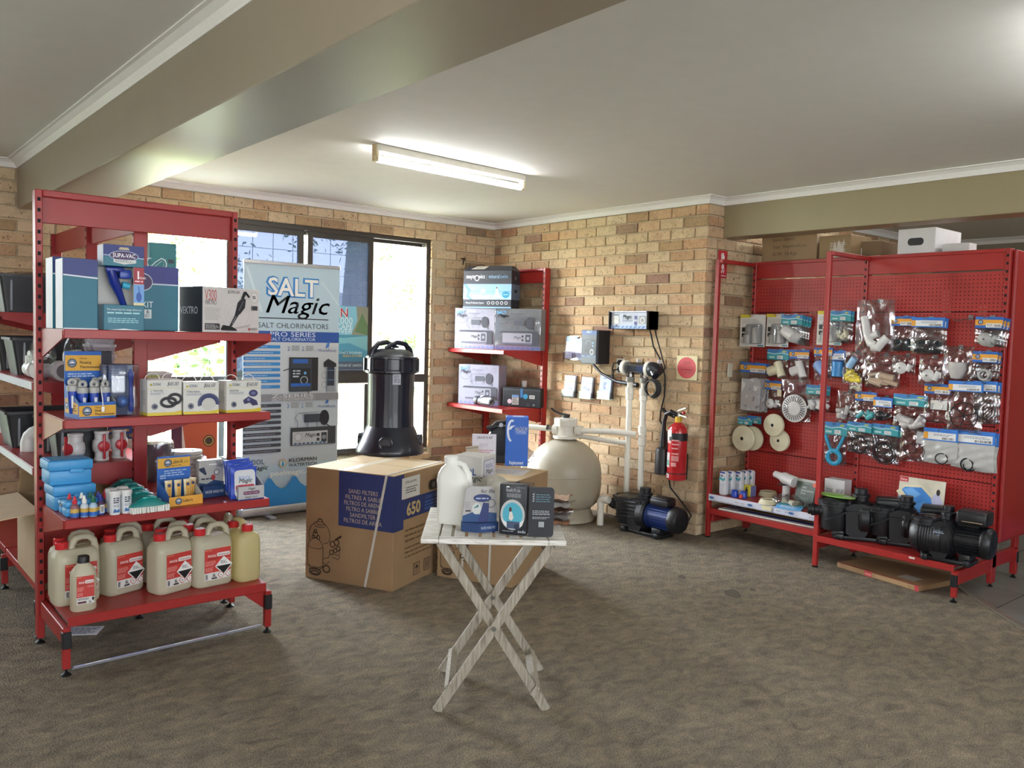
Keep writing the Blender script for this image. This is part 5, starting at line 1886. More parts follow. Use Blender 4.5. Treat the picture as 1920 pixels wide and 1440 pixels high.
q.rect(.001, .001, w - .001, h - .001, '#2f5da8').poly([(.01, h), (.0, h * .8), (w * .12, h * .55), (w * .2, h * .62), (w * .3, h * .5), (w * .4, h * .62), (w * .5, h * .48), (w * .62, h * .58), (w * .75, h * .45), (w * .85, h * .52), (w, h * .62), (w, h)], '#b8502e').poly([(.0, h * .95), (w * .2, h * .55), (w * .22, h * .5), (.0, h * .75)], '#d9d0cc').poly([(w, h * .6), (w * .72, h * .4), (w, h * .52)], '#d9d0cc').ell(w * .76, h * .8, .04, .04, '#2a2320').ell(w * .76, h * .8, .033, .033, '#c59a3a').ell(w * .76, h * .8, .026, .026, '#3a2c22').done('printed_front', bx)
left(w, d, h).rect(.001, .001, d - .001, h - .001, '#4b3f63').poly([(0, h), (d * .3, h * .5), (d * .6, h * .7), (d, h * .4), (d, h)], '#5d4a70').done('printed_side', bx)

# open carton on the base of the run, flaps folded out
t = thing('open_carton', 'large open brown carton with unfolded flaps on the lowest shelf at the left edge', 'box', (4.27, 1.85, .236), F_RIGHT)
w, d, h = .60, .38, .38
M_CARD = mat('#a88f6e', .8, var=.06, scale=12, name='cardboard')
M_CARDL = mat('#b9a182', .8, var=.05, scale=12, name='cardboard_inner')
b = B()
for x, y, sx, sy in ((0, -d / 2, w, .006), (0, d / 2, w, .006), (-w / 2, 0, .006, d), (w / 2, 0, .006, d)):
 b.box(M_CARD, (x, y, h / 2), (sx, sy, h))
b.box(M_CARD, (0, 0, .003), (w, d, .006))
obj('box_walls', b, t, smooth=0)
obj('flap', B().add([(-w / 2, -d / 2 - .003, h), (w / 2, -d / 2 - .003, h), (w / 2 - .02, -d / 2 - .24, h - .03), (-w / 2, -d / 2 - .25, h - .03), (-w / 2, -d / 2, h + .005), (w / 2, -d / 2, h + .005), (w / 2 - .02, -d / 2 - .24, h - .025), (-w / 2, -d / 2 - .25, h - .025)], [(0, 1, 2, 3), (7, 6, 5, 4), (0, 4, 5, 1), (1, 5, 6, 2), (2, 6, 7, 3), (3, 7, 4, 0)], M_CARDL), t, smooth=0)
obj('flap', B().add([(-w / 2, d / 2, h), (w / 2, d / 2, h), (w / 2 - .02, d / 2 - .02, h + .13), (-w / 2, d / 2 - .02, h + .13), (-w / 2, d / 2 + .005, h), (w / 2, d / 2 + .005, h), (w / 2 - .02, d / 2 - .015, h + .13), (-w / 2, d / 2 - .015, h + .13)], [(0, 1, 2, 3), (7, 6, 5, 4), (0, 4, 5, 1), (1, 5, 6, 2), (2, 6, 7, 3), (3, 7, 4, 0)], M_CARD), t, smooth=0)
obj('flap', B().add([(-w / 2, -d / 2, h), (-w / 2, d / 2, h), (-w / 2 + .1, d / 2, h + .13), (-w / 2 + .1, -d / 2, h + .13), (-w / 2 - .005, -d / 2, h), (-w / 2 - .005, d / 2, h), (-w / 2 + .095, d / 2, h + .13), (-w / 2 + .095, -d / 2, h + .13)], [(0, 1, 2, 3), (7, 6, 5, 4), (0, 4, 5, 1), (1, 5, 6, 2), (2, 6, 7, 3), (3, 7, 4, 0)], M_CARD), t, smooth=0)
q = front(w, d, h)
q.text('maytronics', w * .40, h * .5, .075, '#4d4a4c', w * .5).ring(w * .66, h * .52, .03, .034, .009, '#3d3a3c', .6, 5.4).ell(w * .8, h * .84, .028, .018, '#2b2420').small(w * .45, h * .2, w * .6, h * .3, 2, '#4d4a4c', 4, .6).small(w * .7, h * .12, w * .95, h * .2, 2, '#8d7a60', 5).done('printed_front', t)
t = thing('plastic_tray', 'beige plastic tray sticking up from the open carton', 'tray', (4.30, 2.0, .236 + .40), .2)
obj('tray', B().rings(mat('#b9a58c', .45), [rr_ring(.12, .09, .02, .0), rr_ring(.15, .12, .02, .055), rr_ring(.19, .15, .02, .058), rr_ring(.19, .15, .02, .066)]), t)
obj('stem', B().rbox(M_CARD, (0, 0, -.2), (.06, .05, .395), .004, 1), t, smooth=0)

# ================================================================== BANNER AND WINDOW POSTER
BY = .19
a, c = at(457, 489, y=BY), at(637, 503, y=BY)
bw, bx_ = a.x - c.x, (a.x + c.x) / 2
bh = 2.06
t = thing('rollup_banner', 'tall light blue roll up banner for salt chlorinators in front of the window', 'banner', (bx_, BY, 0), pi)
M_ALU = mat('#c9c9cb', .3, .6, name='silver_aluminium')
obj('cassette', B().rbox(M_ALU, (0, .02, .05), (bw + .03, .09, .075), .02, 3), t)
obj('top_bar', B().rbox(M_ALU, (0, 0, bh), (bw + .004, .022, .028), .004, 1), t, smooth=0)
obj('support_pole', B().cyl(M_ALU, (0, .035, .08), (0, .012, bh), .009, n=12), t)
for s in (-.25, .25):
 obj('foot', B().rbox(M_ALU, (s * bw, -.03, .008), (.05, .22, .016), .004, 1), t, smooth=0)
W, H = bw, bh - .09
pn = obj('panel', B().box(mat('#b9cfdb', .42, var=.01), (0, 0, .085 + H / 2), (W, .003, H)), t, smooth=0)
q = D((-W / 2, -.0015, .085), (1, 0, 0), (0, 0, 1), rough=.42)
LB, DB, DK = '#2f7fc0', '#27509a', '#23262e'
q.rect(0, H * .46, W, H * .68, '#c9ced2').rect(0, H * .17, W, H * .455, '#c3cdd4')
q.line([(W * .03, H * .98), (W * .18, H * .80)], .02, '#cfe0e8').line([(W * .8, H * .94), (W, H * .84)], .015, '#cadbe4')
# SALT in white with a blue outline
q.text('SALT', W * .5, H * .873, .2, '#2b7ec4', None, 'C', .075).text('SALT', W * .5, H * .873, .2, '#f1efe9', None, 'C', .018)
q.text('Magic', W * .53, H * .80, .21, DK, W * .66, 'C', .004, .35)
q.line([(W * .14, H * .778), (W * .88, H * .778)], .008, DK).text('SALT CHLORINATORS', W * .88, H * .738, .06, '#3c4048', W * .74, 'R')
q.rect(0, H * .68, W, H * .725, DB).text('PRO SERIES', W * .5, H * .703, .056, '#d9e2ee', W * .48, 'C').text('SALT CHLORINATOR', W * .5, H * .686, .036, '#d9e2ee', W * .48, 'C')
for k in range(8):
 z = H * (.66 - .0235 * k)
 q.rrect(.0, z - .013, W * .37, z + .013, .006, LB).small(W * .02, z - .007, W * .3, z + .006, 1, '#9cc3e2', k, .5)
for k, (tt, z) in enumerate((('2 YEAR', .645), ('3 YEAR', .405))):
 q.text(tt[0], W * .44, H * z, .05, '#4a6fa5').rect(W * .485, H * z, W * .57, H * z + .045, '#b3b9be').small(W * .49, H * z, W * .565, H * z + .042, 3, '#8b9299', 3)
 q.text('2', W * .59, H * z, .05, '#4a6fa5').rect(W * .635, H * z, W * .72, H * z + .045, '#b3b9be').small(W * .64, H * z, W * .715, H * z + .042, 3, '#8b9299', 4)
 q.text('MineralReady', W * .97, H * z - .006, .032, '#4b5f93', W * .2, 'R').poly([(W * .85, H * z + .025), (W * .87, H * z + .07), (W * .9, H * z + .085), (W * .885, H * z + .03)], '#3f6fb5')
# controller and cell
z0 = H * .47
q.rect(W * .46, z0 + .01, W * .77, z0 + .29, '#26272b').rect(W * .47, z0 + .005, W * .70, z0 + .28, '#3d434b').rect(W * .50, z0 + .24, W * .66, z0 + .275, '#2d5fae').rect(W * .48, z0 + .06, W * .69, z0 + .20, '#24262c').ell(W * .62, z0 + .1, .035, .035, '#aab0b6').ell(W * .62, z0 + .1, .027, .027, '#2b2e35').rect(W * .48, z0 + .05, W * .69, z0 + .075, '#2d63b5').ell(W * .63, z0 + .16, .012, .012, '#6fb0e2')
q.small(W * .5, z0 + .12, W * .58, z0 + .19, 3, '#b9c4cf', 4).line([(W * .40, z0 + .18), (W * .47, z0 + .2)], .008, '#2a2c30').line([(W * .66, z0 + .005), (W * .68, z0 - .03), (W * .72, z0 - .04)], .007, '#2a2c30')
q.poly([(W * .83, z0 + .21), (W * .83, z0 + .25), (W * .88, z0 + .28), (W * .97, z0 + .24), (W * .97, z0 + .21)], '#26272b').rect(W * .87, z0 + .01, W * .95, z0 + .21, '#2c3342').rect(W * .87, z0 + .0, W * .95, z0 + .05, '#9aa1a8').line([(W * .86, z0), (W * .86, z0 + .2)], .005, '#7d858d').line([(W * .96, z0), (W * .96, z0 + .2)], .005, '#7d858d')
for zz in (.06, .14):
 q.ring(W * .835, z0 + zz, .02, .028, .004, '#8b939b').line([(W * .86, z0 + zz + .04), (W * .96, z0 + zz + .04)], .004, '#7fa7c4')
q.rect(0, H * .435, W, H * .465, '#85878b').rect(W * .3, H * .435, W * .75, H * .465, '#8f9195').text('Z-SERIES', W * .5, H * .449, .042, '#d9dadc', W * .44, 'C').text('SALT CHLORINATOR', W * .5, H * .437, .026, '#d9dadc', W * .44, 'C')
for k in range(9):
 z = H * (.418 - .0235 * k)
 q.rrect(.0, z - .013, W * .38, z + .013, .006, '#3d4048').small(W * .02, z - .007, W * .34, z + .006, 1, '#8f9299', k + 20, .5)
z0 = H * .245
q.rect(W * .48, z0, W * .97, z0 + .15, '#3a3c40').rect(W * .50, z0 + .005, W * .88, z0 + .115, '#c3c7ca').text('Magic', W * .69, z0 + .07, .045, '#2a2d33', None, 'C', .01, .3).ell(W * .56, z0 + .07, .035, .035, '#a8adb2').ell(W * .56, z0 + .07, .028, .028, '#d7dadc').rect(W * .76, z0 + .07, W * .79, z0 + .095, '#25272b').rect(W * .76, z0 + .03, W * .79, z0 + .055, '#25272b').rect(W * .81, z0 + .02, W * .87, z0 + .1, '#2d3036').ell(W * .84, z0 + .06, .02, .02, '#8c9197')
for k in range(8):
 q.ell(W * (.53 + .045 * k), z0 + .015, .014, .008, '#4e6d9a')
q.rect(W * .62, z0 + .19, W * .8, z0 + .26, '#39404b').ell(W * .84, z0 + .225, .045, .065, '#24262b').line([(W * .55, z0 + .2), (W * .52, z0 + .23), (W * .56, z0 + .27), (W * .78, z0 + .275)], .005, '#6f777f').line([(W * .66, z0 + .15), (W * .66, z0 + .19)], .006, '#6f777f').line([(W * .76, z0 + .15), (W * .76, z0 + .19)], .006, '#6f777f').line([(W * .86, z0 + .17), (W * .9, z0 + .15)], .008, '#2a2c30').line([(W * .55, z0 + .2), (W * .55, z0 + .15)], .005, '#6f777f')
q.text('POOL', W * .04, H * .178, .06, '#aab9c8', W * .17, 'L', .03).text('POOL', W * .04, H * .178, .06, '#4b5c74', W * .17, 'L', .004).text('Magic', W * .07, H * .155, .05, DK, W * .17, 'L', .01, .3)
q.ell(W * .40, H * .175, .032, .032, '#c79a3d').ell(W * .40, H * .175, .026, .026, '#b9cfdb').poly([(W * .385, H * .168), (W * .40, H * .19), (W * .415, H * .168), (W * .4, H * .16)], '#3f8fb5').text('KLORMAN', W * .46, H * .178, .042, DK, W * .3, 'L', .012).text('WATERTECH', W * .46, H * .158, .036, DK, W * .3, 'L', .012)
q.text('poolmagic.com.au', W * .27, H * .125, .06, '#eef0ea', W * .62, 'L', .02)
wv = [(0, 0), (W, 0), (W, H * .10)]
for k in range(4):
 u = W * (1 - .26 * k)
 wv += [(u, H * .10), (u - W * .05, H * .075), (u - W * .1, H * .07), (u - W * .15, H * .085), (u - W * .2, H * .115), (u - W * .235, H * .118)]
wv = [p for p in wv if p[0] >= -.001] + [(0, H * .08)]
q.poly(wv, '#2b86c8')
q.done('printed_artwork', pn)

# poster stuck on the inside of the window
PY_ = -.02
a, c = at(628, 575, y=PY_), at(690, 577, y=PY_)
pt_, pb2 = at(690, 576, y=PY_).z, at(690, 693, y=PY_).z
w, h = .60, pt_ - pb2
t = tag(obj('window_poster', B().box(mat('#7fb3cc', .5), (0, 0, h / 2), (w, .003, h)), None, (c.x + w / 2, PY_, pb2), pi), 'blue prize draw poster on the window glass behind the banner', 'poster')
q = D((-w / 2, -.0015, 0), (1, 0, 0), (0, 0, 1))
q.rect(0, h * .55, w, h, '#86c0d2').rect(0, .0, w, h * .13, '#454c58').rect(0, h * .13, w, h * .55, '#4f8fa6').poly([(0, h * .55), (w * .6, h * .5), (w, h * .54), (w, h * .3), (w * .7, h * .42), (0, h * .38)], '#7fb6bd').poly([(w * .72, h * .55), (w * .82, h * .78), (w * .8, h), (w, h), (w, h * .55)], '#8d8d78').poly([(w * .78, h * .6), (w * .9, h * .9), (w, h * .7), (w, h * .55)], '#5f7a52').poly([(w * .2, h * .2), (w * .6, h * .3), (w * .9, h * .2), (w, h * .15), (w, h * .13), (.0, h * .13)], '#3a6f86')
q.text('WIN', w * .66, h * .83, .11, '#f0f0ec', None, 'R', .05).text('WIN', w * .66, h * .83, .11, '#b83a44', None, 'R', .01).text('$10,000', w * .74, h * .72, .085, '#eaf3f3', None, 'R').text('POOLSCAPE', w * .74, h * .64, .06, '#eef3f3', w * .62, 'R').text('MAKEOVER', w * .74, h * .57, .06, '#eef3f3', w * .6, 'R')
q.text('MAYTRONICS DOLPHIN', w * .9, h * .25, .03, '#dfe8e6', None, 'R').text('FRESH SYSTEM', w * .9, h * .20, .03, '#d9b24a', None, 'R').text('mineral swim', w * .9, h * .05, .045, '#c3ccd2', None, 'R').poly([(w * .3, h * .05), (w * .36, h * .1), (w * .44, h * .1), (w * .48, h * .05)], '#dfe4e6').done('printed_artwork', t)
# ================================================================== CARTONS IN THE MIDDLE
M_CARDB = mat('#9a7d5c', .8, var=.05, scale=10, name='brown_carton')
M_CARDT = mat('#bda581', .75, var=.06, scale=8, name='pale_carton_top')
R1 = atan2(.901, -.433)
L1, N1, RR1 = at(580, 1083, z=0), at(744, 1112, z=0), at(828, 1060, z=0)
w1, d1 = (N1 - L1).length, (RR1 - N1).length
c1 = (L1 + RR1) / 2
h1 = zat(N1.x, N1.y, 895)


def big_box(name, label, c, r, w, d, h):
 t = thing(name, label, 'box', (c.x, c.y, 0), r)
 obj('carton', B().rbox(M_CARDB, (0, 0, h / 2), (w, d, h), .004, 2), t, smooth=0)
 b = B()
 b.box(M_CARDT, (0, -d * .25 - .001, h + .002), (w - .004, d * .5 - .005, .004)).box(M_CARDT, (0, d * .25 + .001, h + .002), (w - .004, d * .5 - .005, .004))
 obj('top_flap', b, t, smooth=0)
 return t


def filter_drawing(q, s, x, y, col='#3b2d22'):
 """outline drawing of two sand filters, as printed on the carton"""
 P = lambda pts: [(x + a * s, y + b * s) for a, b in pts]
 lw = .0035
 q.line(P([(.0, .16), (.0, .50), (.04, .58), (.12, .64), (.20, .64), (.28, .58), (.32, .50), (.32, .16), (.24, .10), (.08, .10), (0, .16)]), lw, col)
 q.line(P([(.0, .5), (.08, .46), (.24, .46), (.32, .5)]), lw, col).line(P([(.0, .18), (.08, .14), (.24, .14), (.32, .18)]), lw, col)
 q.line(P([(.04, .60), (.02, .74), (.08, .86), (.18, .93), (.3, .93), (.41, .86), (.46, .74), (.46, .64), (.40, .58), (.33, .56)]), lw, col).line(P([(.13, .9), (.16, .84), (.34, .84), (.37, .9)]), lw, col).line(P([(.17, .93), (.2, .88), (.32, .88), (.34, .93)]), lw, col)
 q.line(P([(.21, .93), (.22, .98), (.29, .98), (.3, .93)]), .006, col).line(P([(.32, .3), (.44, .34), (.46, .4)]), lw, col).line(P([(.32, .24), (.40, .22), (.46, .28)]), lw, col)
 for a, b, r in ((.16, .70, .05), (.12, .66, .03), (.22, .66, .035), (.16, .76, .03)):
  q.ring(x + a * s, y + b * s, r * s, r * s, .005, col, n=12)
 q.ring(x + .16 * s, y + .07 * s, .12 * s, .05 * s, .008, col, n=18).ring(x + .16 * s, y + .04 * s, .10 * s, .035 * s, .008, col, n=18).ring(x + .4 * s, y + .14 * s, .07 * s, .06 * s, .008, col, n=14)
 for a, b, r in ((.52, .58, .05), (.60, .62, .05), (.64, .52, .04), (.5, .44, .04), (.58, .48, .035)):
  q.ring(x + a * s, y + b * s, r * s, r * s, .006, col, n=12)
 q.line(P([(.58, .66), (.70, .74)]), .012, col).line(P([(.52, .42), (.66, .40), (.66, .52)]), lw, col).line(P([(.52, .36), (.64, .33), (.69, .4)]), lw, col)


t = big_box('filter_carton', 'large brown carton printed SAND FILTERS on a blue panel, under the black filter', c1, R1, w1, d1, h1)
NV = '#27376b'
q = front(w1, d1, h1)
q.rect(w1 * .385, h1 * .515, w1, h1 - .001, NV)
for k, s in enumerate(('SAND FILTERS', 'FILTRES A SABLE', 'FILTROS DE ARENA', 'FILTRO A SABBIA', 'SANDFILTER', 'FILTROS DE AREIA')):
 q.text(s, w1 * .66, h1 * (.815 - .052 * k), .036, '#b5a895', (.33, .40, .43, .38, .29, .43)[k] * w1, 'C', .006)
filter_drawing(q, .36, w1 * .03, h1 * .035)
q.done('printed_front', t)
q = right(w1, d1, h1)
q.rect(0, h1 * .515, d1 * .17, h1 - .001, NV).rect(d1 * .17, h1 * .595, d1 * .97, h1 * .775, NV).text('650', d1 * .22, h1 * .625, .105, '#c0a873', d1 * .25, 'L', .035).text('CANTABRIC', d1 * .55, h1 * .72, .03, '#5f7fb5', d1 * .33).small(d1 * .55, h1 * .62, d1 * .9, h1 * .71, 3, '#4f6da5', 3)
q.rect(d1 * .13, h1 * .78, d1 * .45, h1 * .965, '#d9d6ce').text('SFTR-650-PPG', d1 * .29, h1 * .91, .022, '#2a2a2e', d1 * .2, 'C', .01).small(d1 * .2, h1 * .82, d1 * .4, h1 * .885, 3, '#6b6a68', 4)
q.rrect(d1 * .61, h1 * .79, d1 * .84, h1 * .885, .03, '#3a3028').rrect(d1 * .63, h1 * .80, d1 * .82, h1 * .875, .025, '#17130f').ell(d1 * .71, h1 * .835, .022, .02, '#6f6a66')
q.small(d1 * .2, h1 * .38, d1 * .72, h1 * .52, 3, '#6f5639', 7, .35).small(d1 * .2, h1 * .24, d1 * .8, h1 * .36, 3, '#6f5639', 8, .35)
for k in range(3):
 x = d1 * (.36 + .19 * k)
 q.rect(x, h1 * .06, x + .075, h1 * .17, '#4a3a2a').rect(x + .004, h1 * .06 + .004, x + .071, h1 * .17 - .004, '#93775a')
 if k == 0:
  q.poly([(x + .012, h1 * .12), (x + .037, h1 * .15), (x + .064, h1 * .12)], '#3a2d22').line([(x + .037, h1 * .12), (x + .037, h1 * .08)], .004, '#3a2d22')
 elif k == 1:
  q.line([(x + .025, h1 * .08), (x + .025, h1 * .15)], .007, '#3a2d22').line([(x + .05, h1 * .08), (x + .05, h1 * .15)], .007, '#3a2d22')
 else:
  q.poly([(x + .02, h1 * .15), (x + .055, h1 * .15), (x + .04, h1 * .11), (x + .04, h1 * .08), (x + .035, h1 * .08), (x + .035, h1 * .11)], '#3a2d22')
q.done('printed_side', t)
M_STRAP = mat('#c9c4ba', .4, name='white_strap')
b = B()
b.bar(M_STRAP, (w1 * .20, -d1 / 2 - .003, .004), (w1 * .42, -d1 / 2 - .003, h1 + .004), .016, .0015, (0, -1, 0))
b.bar(M_STRAP, (w1 * .42, -d1 / 2 - .003, h1 + .006), (w1 * .42, d1 / 2, h1 + .006), .016, .0015, (0, 0, 1))
obj('strap', b, t, smooth=0)
q = top(w1, d1, h1 + .004)
q.rect(w1 * .36, d1 * .0, w1 * .46, d1, '#cfc3ab').done('packing_tape', t)

# second carton of the same make, behind the table
L2, N2, RR2 = at(815, 1082, z=0), at(960, 1103, z=0), at(1012, 1062, z=0)
w2, d2 = (N2 - L2).length, max((RR2 - N2).length, .5)
R2 = R1
u2, v2 = Vector((cos(R2), sin(R2), 0)), Vector((-sin(R2), cos(R2), 0))
c2 = N2 - u2 * (w2 / 2) + v2 * (d2 / 2)
h2 = zat(N2.x, N2.y, 905)
t2 = big_box('filter_carton', 'brown filter carton behind the white folding table', c2, R2, w2, d2, h2)
q = front(w2, d2, h2)
q.rect(w2 * .5, h2 * .5, w2, h2 - .001, NV)
filter_drawing(q, .30, w2 * .05, h2 * .03)
q.done('printed_front', t2)
q = right(w2, d2, h2)
q.rect(0, h2 * .5, d2 * .14, h2 - .001, NV).done('printed_side', t2)
b = B().bar(M_STRAP, (-w2 * .16, -d2 / 2 - .003, .004), (-w2 * .12, -d2 / 2 - .003, h2 + .004), .014, .0015, (0, -1, 0)).bar(M_STRAP, (w2 * .2, -d2 / 2 - .003, .004), (w2 * .22, -d2 / 2 - .003, h2 + .004), .014, .0015, (0, -1, 0))
obj('strap', b, t2, smooth=0)['kind'] = 'stuff'
p = at(985, 872, z=h2 + .004)
pp = tag(obj('order_sheet', B().box(mat('#d9d6d2', .5), (0, 0, .001), (.30, .21, .002)), None, (c2.x - .06, c2.y + .02, h2 + .0045), R2 + .15), 'white printed sheet lying on the carton behind the folding table', 'paper')
D((-.15, -.105, .002), (1, 0, 0), (0, 1, 0)).small(.02, .02, .28, .19, 9, '#a59a98', 3, .35).rect(.03, .15, .12, .18, '#c9a2a0').done('print', pp)

# ------------------------------------------------------------------ black cartridge filter on the first carton
zt1 = h1 + .005
pf = at(731, 848, z=zt1)
M_BF = mat('#171a26', .3, var=.08, scale=25, name='black_gloss_plastic', coat=.15)
S1 = .40 / .40
t = thing('cartridge_filter', 'tall black cartridge filter housing standing on the large brown carton', 'filter', (pf.x, pf.y, zt1), R1 - .6)
H1 = zat(pf.x, pf.y, 660) - zt1
k = H1 / .86
r = .164
b = B().lathe(M_BF, [(r * 1.42, 0), (r * 1.45, .012), (r * 1.42, .035), (r * 1.26, .09), (r * 1.10, .15), (r * 1.02, .18), (r * .99, .19)], 40)
base = obj('base', b, t)
for i in range(4):
 a = pi / 4 + i * pi / 2 + .25
 obj('port', B().cyl(M_BF, (cos(a) * r * .8, sin(a) * r * .8, .085), (cos(a) * r * 1.30, sin(a) * r * 1.30, .085), .05, n=20).torus(M_BF, (0, 0, 0), .042, .009, Matrix.Translation((cos(a) * r * 1.30, sin(a) * r * 1.30, .085)) @ Matrix.Rotation(a, 4, 'Z') @ Matrix.Rotation(pi / 2, 4, 'Y'), 20, 8), t)
N_ = 96
hb = .69 * k
b = B()
rs = []
for z, s in ((.16, 1.0), (.22, .985), (hb * .6, .97), (hb - .03, .985), (hb, .99)):
 rs.append([(r * s * (1 - (.012 if j % 3 == 0 and .17 < z < hb - .01 else 0)) * cos(2 * pi * j / N_), r * s * (1 - (.012 if j % 3 == 0 and .17 < z < hb - .01 else 0)) * sin(2 * pi * j / N_), z) for j in range(N_)])
obj('housing', b.rings(M_BF, rs), t)
b = B().lathe(M_BF, [(r * 1.0, hb - .01), (r * 1.13, hb), (r * 1.13, hb + .012), (r * 1.05, hb + .02), (r * 1.05, hb + .09), (r * 1.11, hb + .095), (r * 1.11, hb + .108), (r * 1.0, hb + .112)], 40)
for i in range(10):
 a = 2 * pi * i / 10
 b.rbox(M_BF, (cos(a) * r * 1.08, sin(a) * r * 1.08, hb + .05), (.028, .028, .10), .006, 1, Matrix.Identity(4))
obj('clamp_ring', b, t)
obj('lid', B().lathe(M_BF, [(r * 1.0, hb + .105), (r * .9, hb + .13), (r * .7, hb + .152), (r * .4, hb + .165), (.0005, hb + .168)], 40), t)
for s in (-1, 1):
 pts = [(s * .07 + .0, -r * .92, hb + .10), (s * .075, -r * .88, hb + .15), (s * .06, -r * .6, hb + .195), (s * .04, -.03, hb + .205), (s * .03, .02, hb + .185), (s * .02, .06, hb + .16)]
 T = Matrix.Rotation(0 if s > 0 else pi, 4, 'Z')
 obj('handle', B().tube(M_BF, [T @ Vector((abs(p[0]) - .06, p[1], p[2])) for p in pts], [.024, .022, .018, .017, .018, .02], 12, sq=.6), t)
lb_ = D((0, 0, 0), (1, 0, 0), (0, 0, 1))
a = R1
q = D((-.02, -r * .99 - .003, hb * .86), (1, 0, 0), (0, 0, 1))
lo = q.rect(0, 0, .055, .075, '#a9acb8').small(.006, .01, .05, .065, 5, '#4c5060', 3).done('white_sticker', t)
lo.rotation_euler = (0, 0, 1.35)

# ------------------------------------------------------------------ goods between the cartons and the tank
zt2 = h2 + .005
a, c = atn(946, 890, (c2.x - .16, c2.y - .16), 1.0), atn(992, 890, (c2.x - .16, c2.y - .16), 1.0)
m = (a + c) / 2
w = (a - c).to_2d().length * 1.0
hh = zat(m.x, m.y, 783) - zt2
M_BLUE = '#2560bf'
o = carton('replacement_cartridge_box', 'tall bright blue replacement cartridge box standing beside the tank', 'box', (m.x - .05, m.y - .07, zt2), 1.0 + pi / 2 - .12, w * .92, w * .8, hh, M_BLUE, None, .4)
W_ = w * .92
q = front(W_, w * .8, hh)
q.text('MAGNUM', W_ * .66, hh * .70, .05, '#e8eef5', W_ * .54, 'C', .012, .12).text('SYSTEMS', W_ * .68, hh * .655, .022, '#c9d8ee', W_ * .44, 'C')
q.line([(W_ * (.27 + .17 * cos(a_)), hh * .72 + .07 * sin(a_)) for a_ in [1.2 + .28 * i for i in range(13)]], .014, '#dfe8f5').poly([(W_ * .10, hh * .74), (W_ * .22, hh * .82), (W_ * .42, hh * .835), (W_ * .3, hh * .79), (W_ * .24, hh * .75)], '#dfe8f5')
q.text('Replacement', W_ * .5, hh * .035, .034, '#eaf0f7', W_ * .62, 'C', .012).done('printed_front', o)
top(W_, w * .8, hh).rect(W_ * .3, .03, W_ * .8, w * .65, '#c9d2e6').done('printed_top', o)
a = atn(862, 830, (c2.x - .05, c2.y - .28), .9)
zc = zt2
# black pump in film with price sheets, standing on the carton's far end
pk = at(905, 868, z=zt2)
kx, ky = c2.x - .20 + .0, c2.y - .11
M_GREYB = mat('#c9c7c4', .5, var=.04)
p = atn(915, 845, (1.55, 2.2), .87)
t = thing('leaf_canister', 'black pool canister wrapped in clear film behind the table goods', 'canister', (p.x, p.y, zt2), .87 + pi / 2)
t.location = (1.62, 2.19, zt2)
zz = zat(1.62, 2.19, 785) - zt2
obj('drum', B().along(M_BLK, (0, .06, .13), (0, -.06, .13), [(.10, 0), (.12, .06), (.125, .5), (.12, .94), (.10, 1)], 28), t)
obj('foot', B().rbox(M_BLK, (0, 0, .03), (.16, .14, .06), .008), t, smooth=0)
obj('hose_clip', B().tube(M_BLK, [(-.10, -.02, .22), (-.05, -.02, .27), (.03, -.02, .28), (.10, -.02, .24), (.13, -.02, .18)], .018, 10).cyl(M_BLK, (-.12, -.03, .24), (-.04, -.03, .25), .014), t)
obj('gauge', B().cyl(mat('#cfd0cf', .3), (-.02, -.06, .265), (-.02, -.075, .265), .014, n=18), t)
obj('film', B().lathe(M_FILM, [(.10, .002), (.13, .03), (.12, .07), (.09, .095)], 18, Matrix.Translation((.09, .02, 0))), t, smooth=20)


def standing_sheet(name, label, pl, pr, pt, pb, P0, phi, col, draw, lean=0.0, th=.004):
 a, c = atn(pl, pb, P0, phi), atn(pr, pb, P0, phi)
 m = (a + c) / 2
 w = (a - c).to_2d().length
 h = zat(m.x, m.y, pt) - m.z
 o = obj(name, B().box(mat(col, .5), (0, 0, h / 2), (w, th, h)), None, m, phi + pi / 2)
 tag(o, label, 'paper')
 q = D((-w / 2, -th / 2, 0), (1, 0, 0), (0, 0, 1))
 draw(q, w, h)
 q.done('print', o)
 if lean:
  o.rotation_euler = (0, lean, phi + pi / 2)
 return o


def d_sheet(q, w, h):
 q.text('GRAVE N RIP', w * .52, h * .84, .026, '#3c3a5a', w * .66, 'C', .006).small(w * .3, h * .6, w * .7, h * .7, 3, '#b5b0c0', 2, .4).small(w * .3, h * .38, w * .9, h * .5, 2, '#c08a94', 5, .5).text('COMMERCIAL', w * .62, h * .22, .02, '#44424f', w * .5, 'C', .006).small(w * .4, h * .12, w * .6, h * .17, 1, '#6b6874', 3)


kx_ = zt2 + .10
o = standing_sheet('sale_sheet', 'white handwritten sale sheet leaning on the black canister', 885, 930, 784, 842, (1.72, 2.31), .87, '#d6d3df', d_sheet)
o.location.z = zt2 + .001
o2 = standing_sheet('spare_part_pack', 'beige carded spare part leaning against the white sale sheet', 878, 902, 804, 843, (1.79, 2.37), .9, '#b3a896', lambda q, w, h: q.rect(0, h * .88, w, h * .93, '#8d8576').line([(w * .3, h * .2), (w * .4, h * .5), (w * .55, h * .55), (w * .6, h * .3)], .006, '#5c4f40'), -.14)
o2.location.z = zt2 + .002
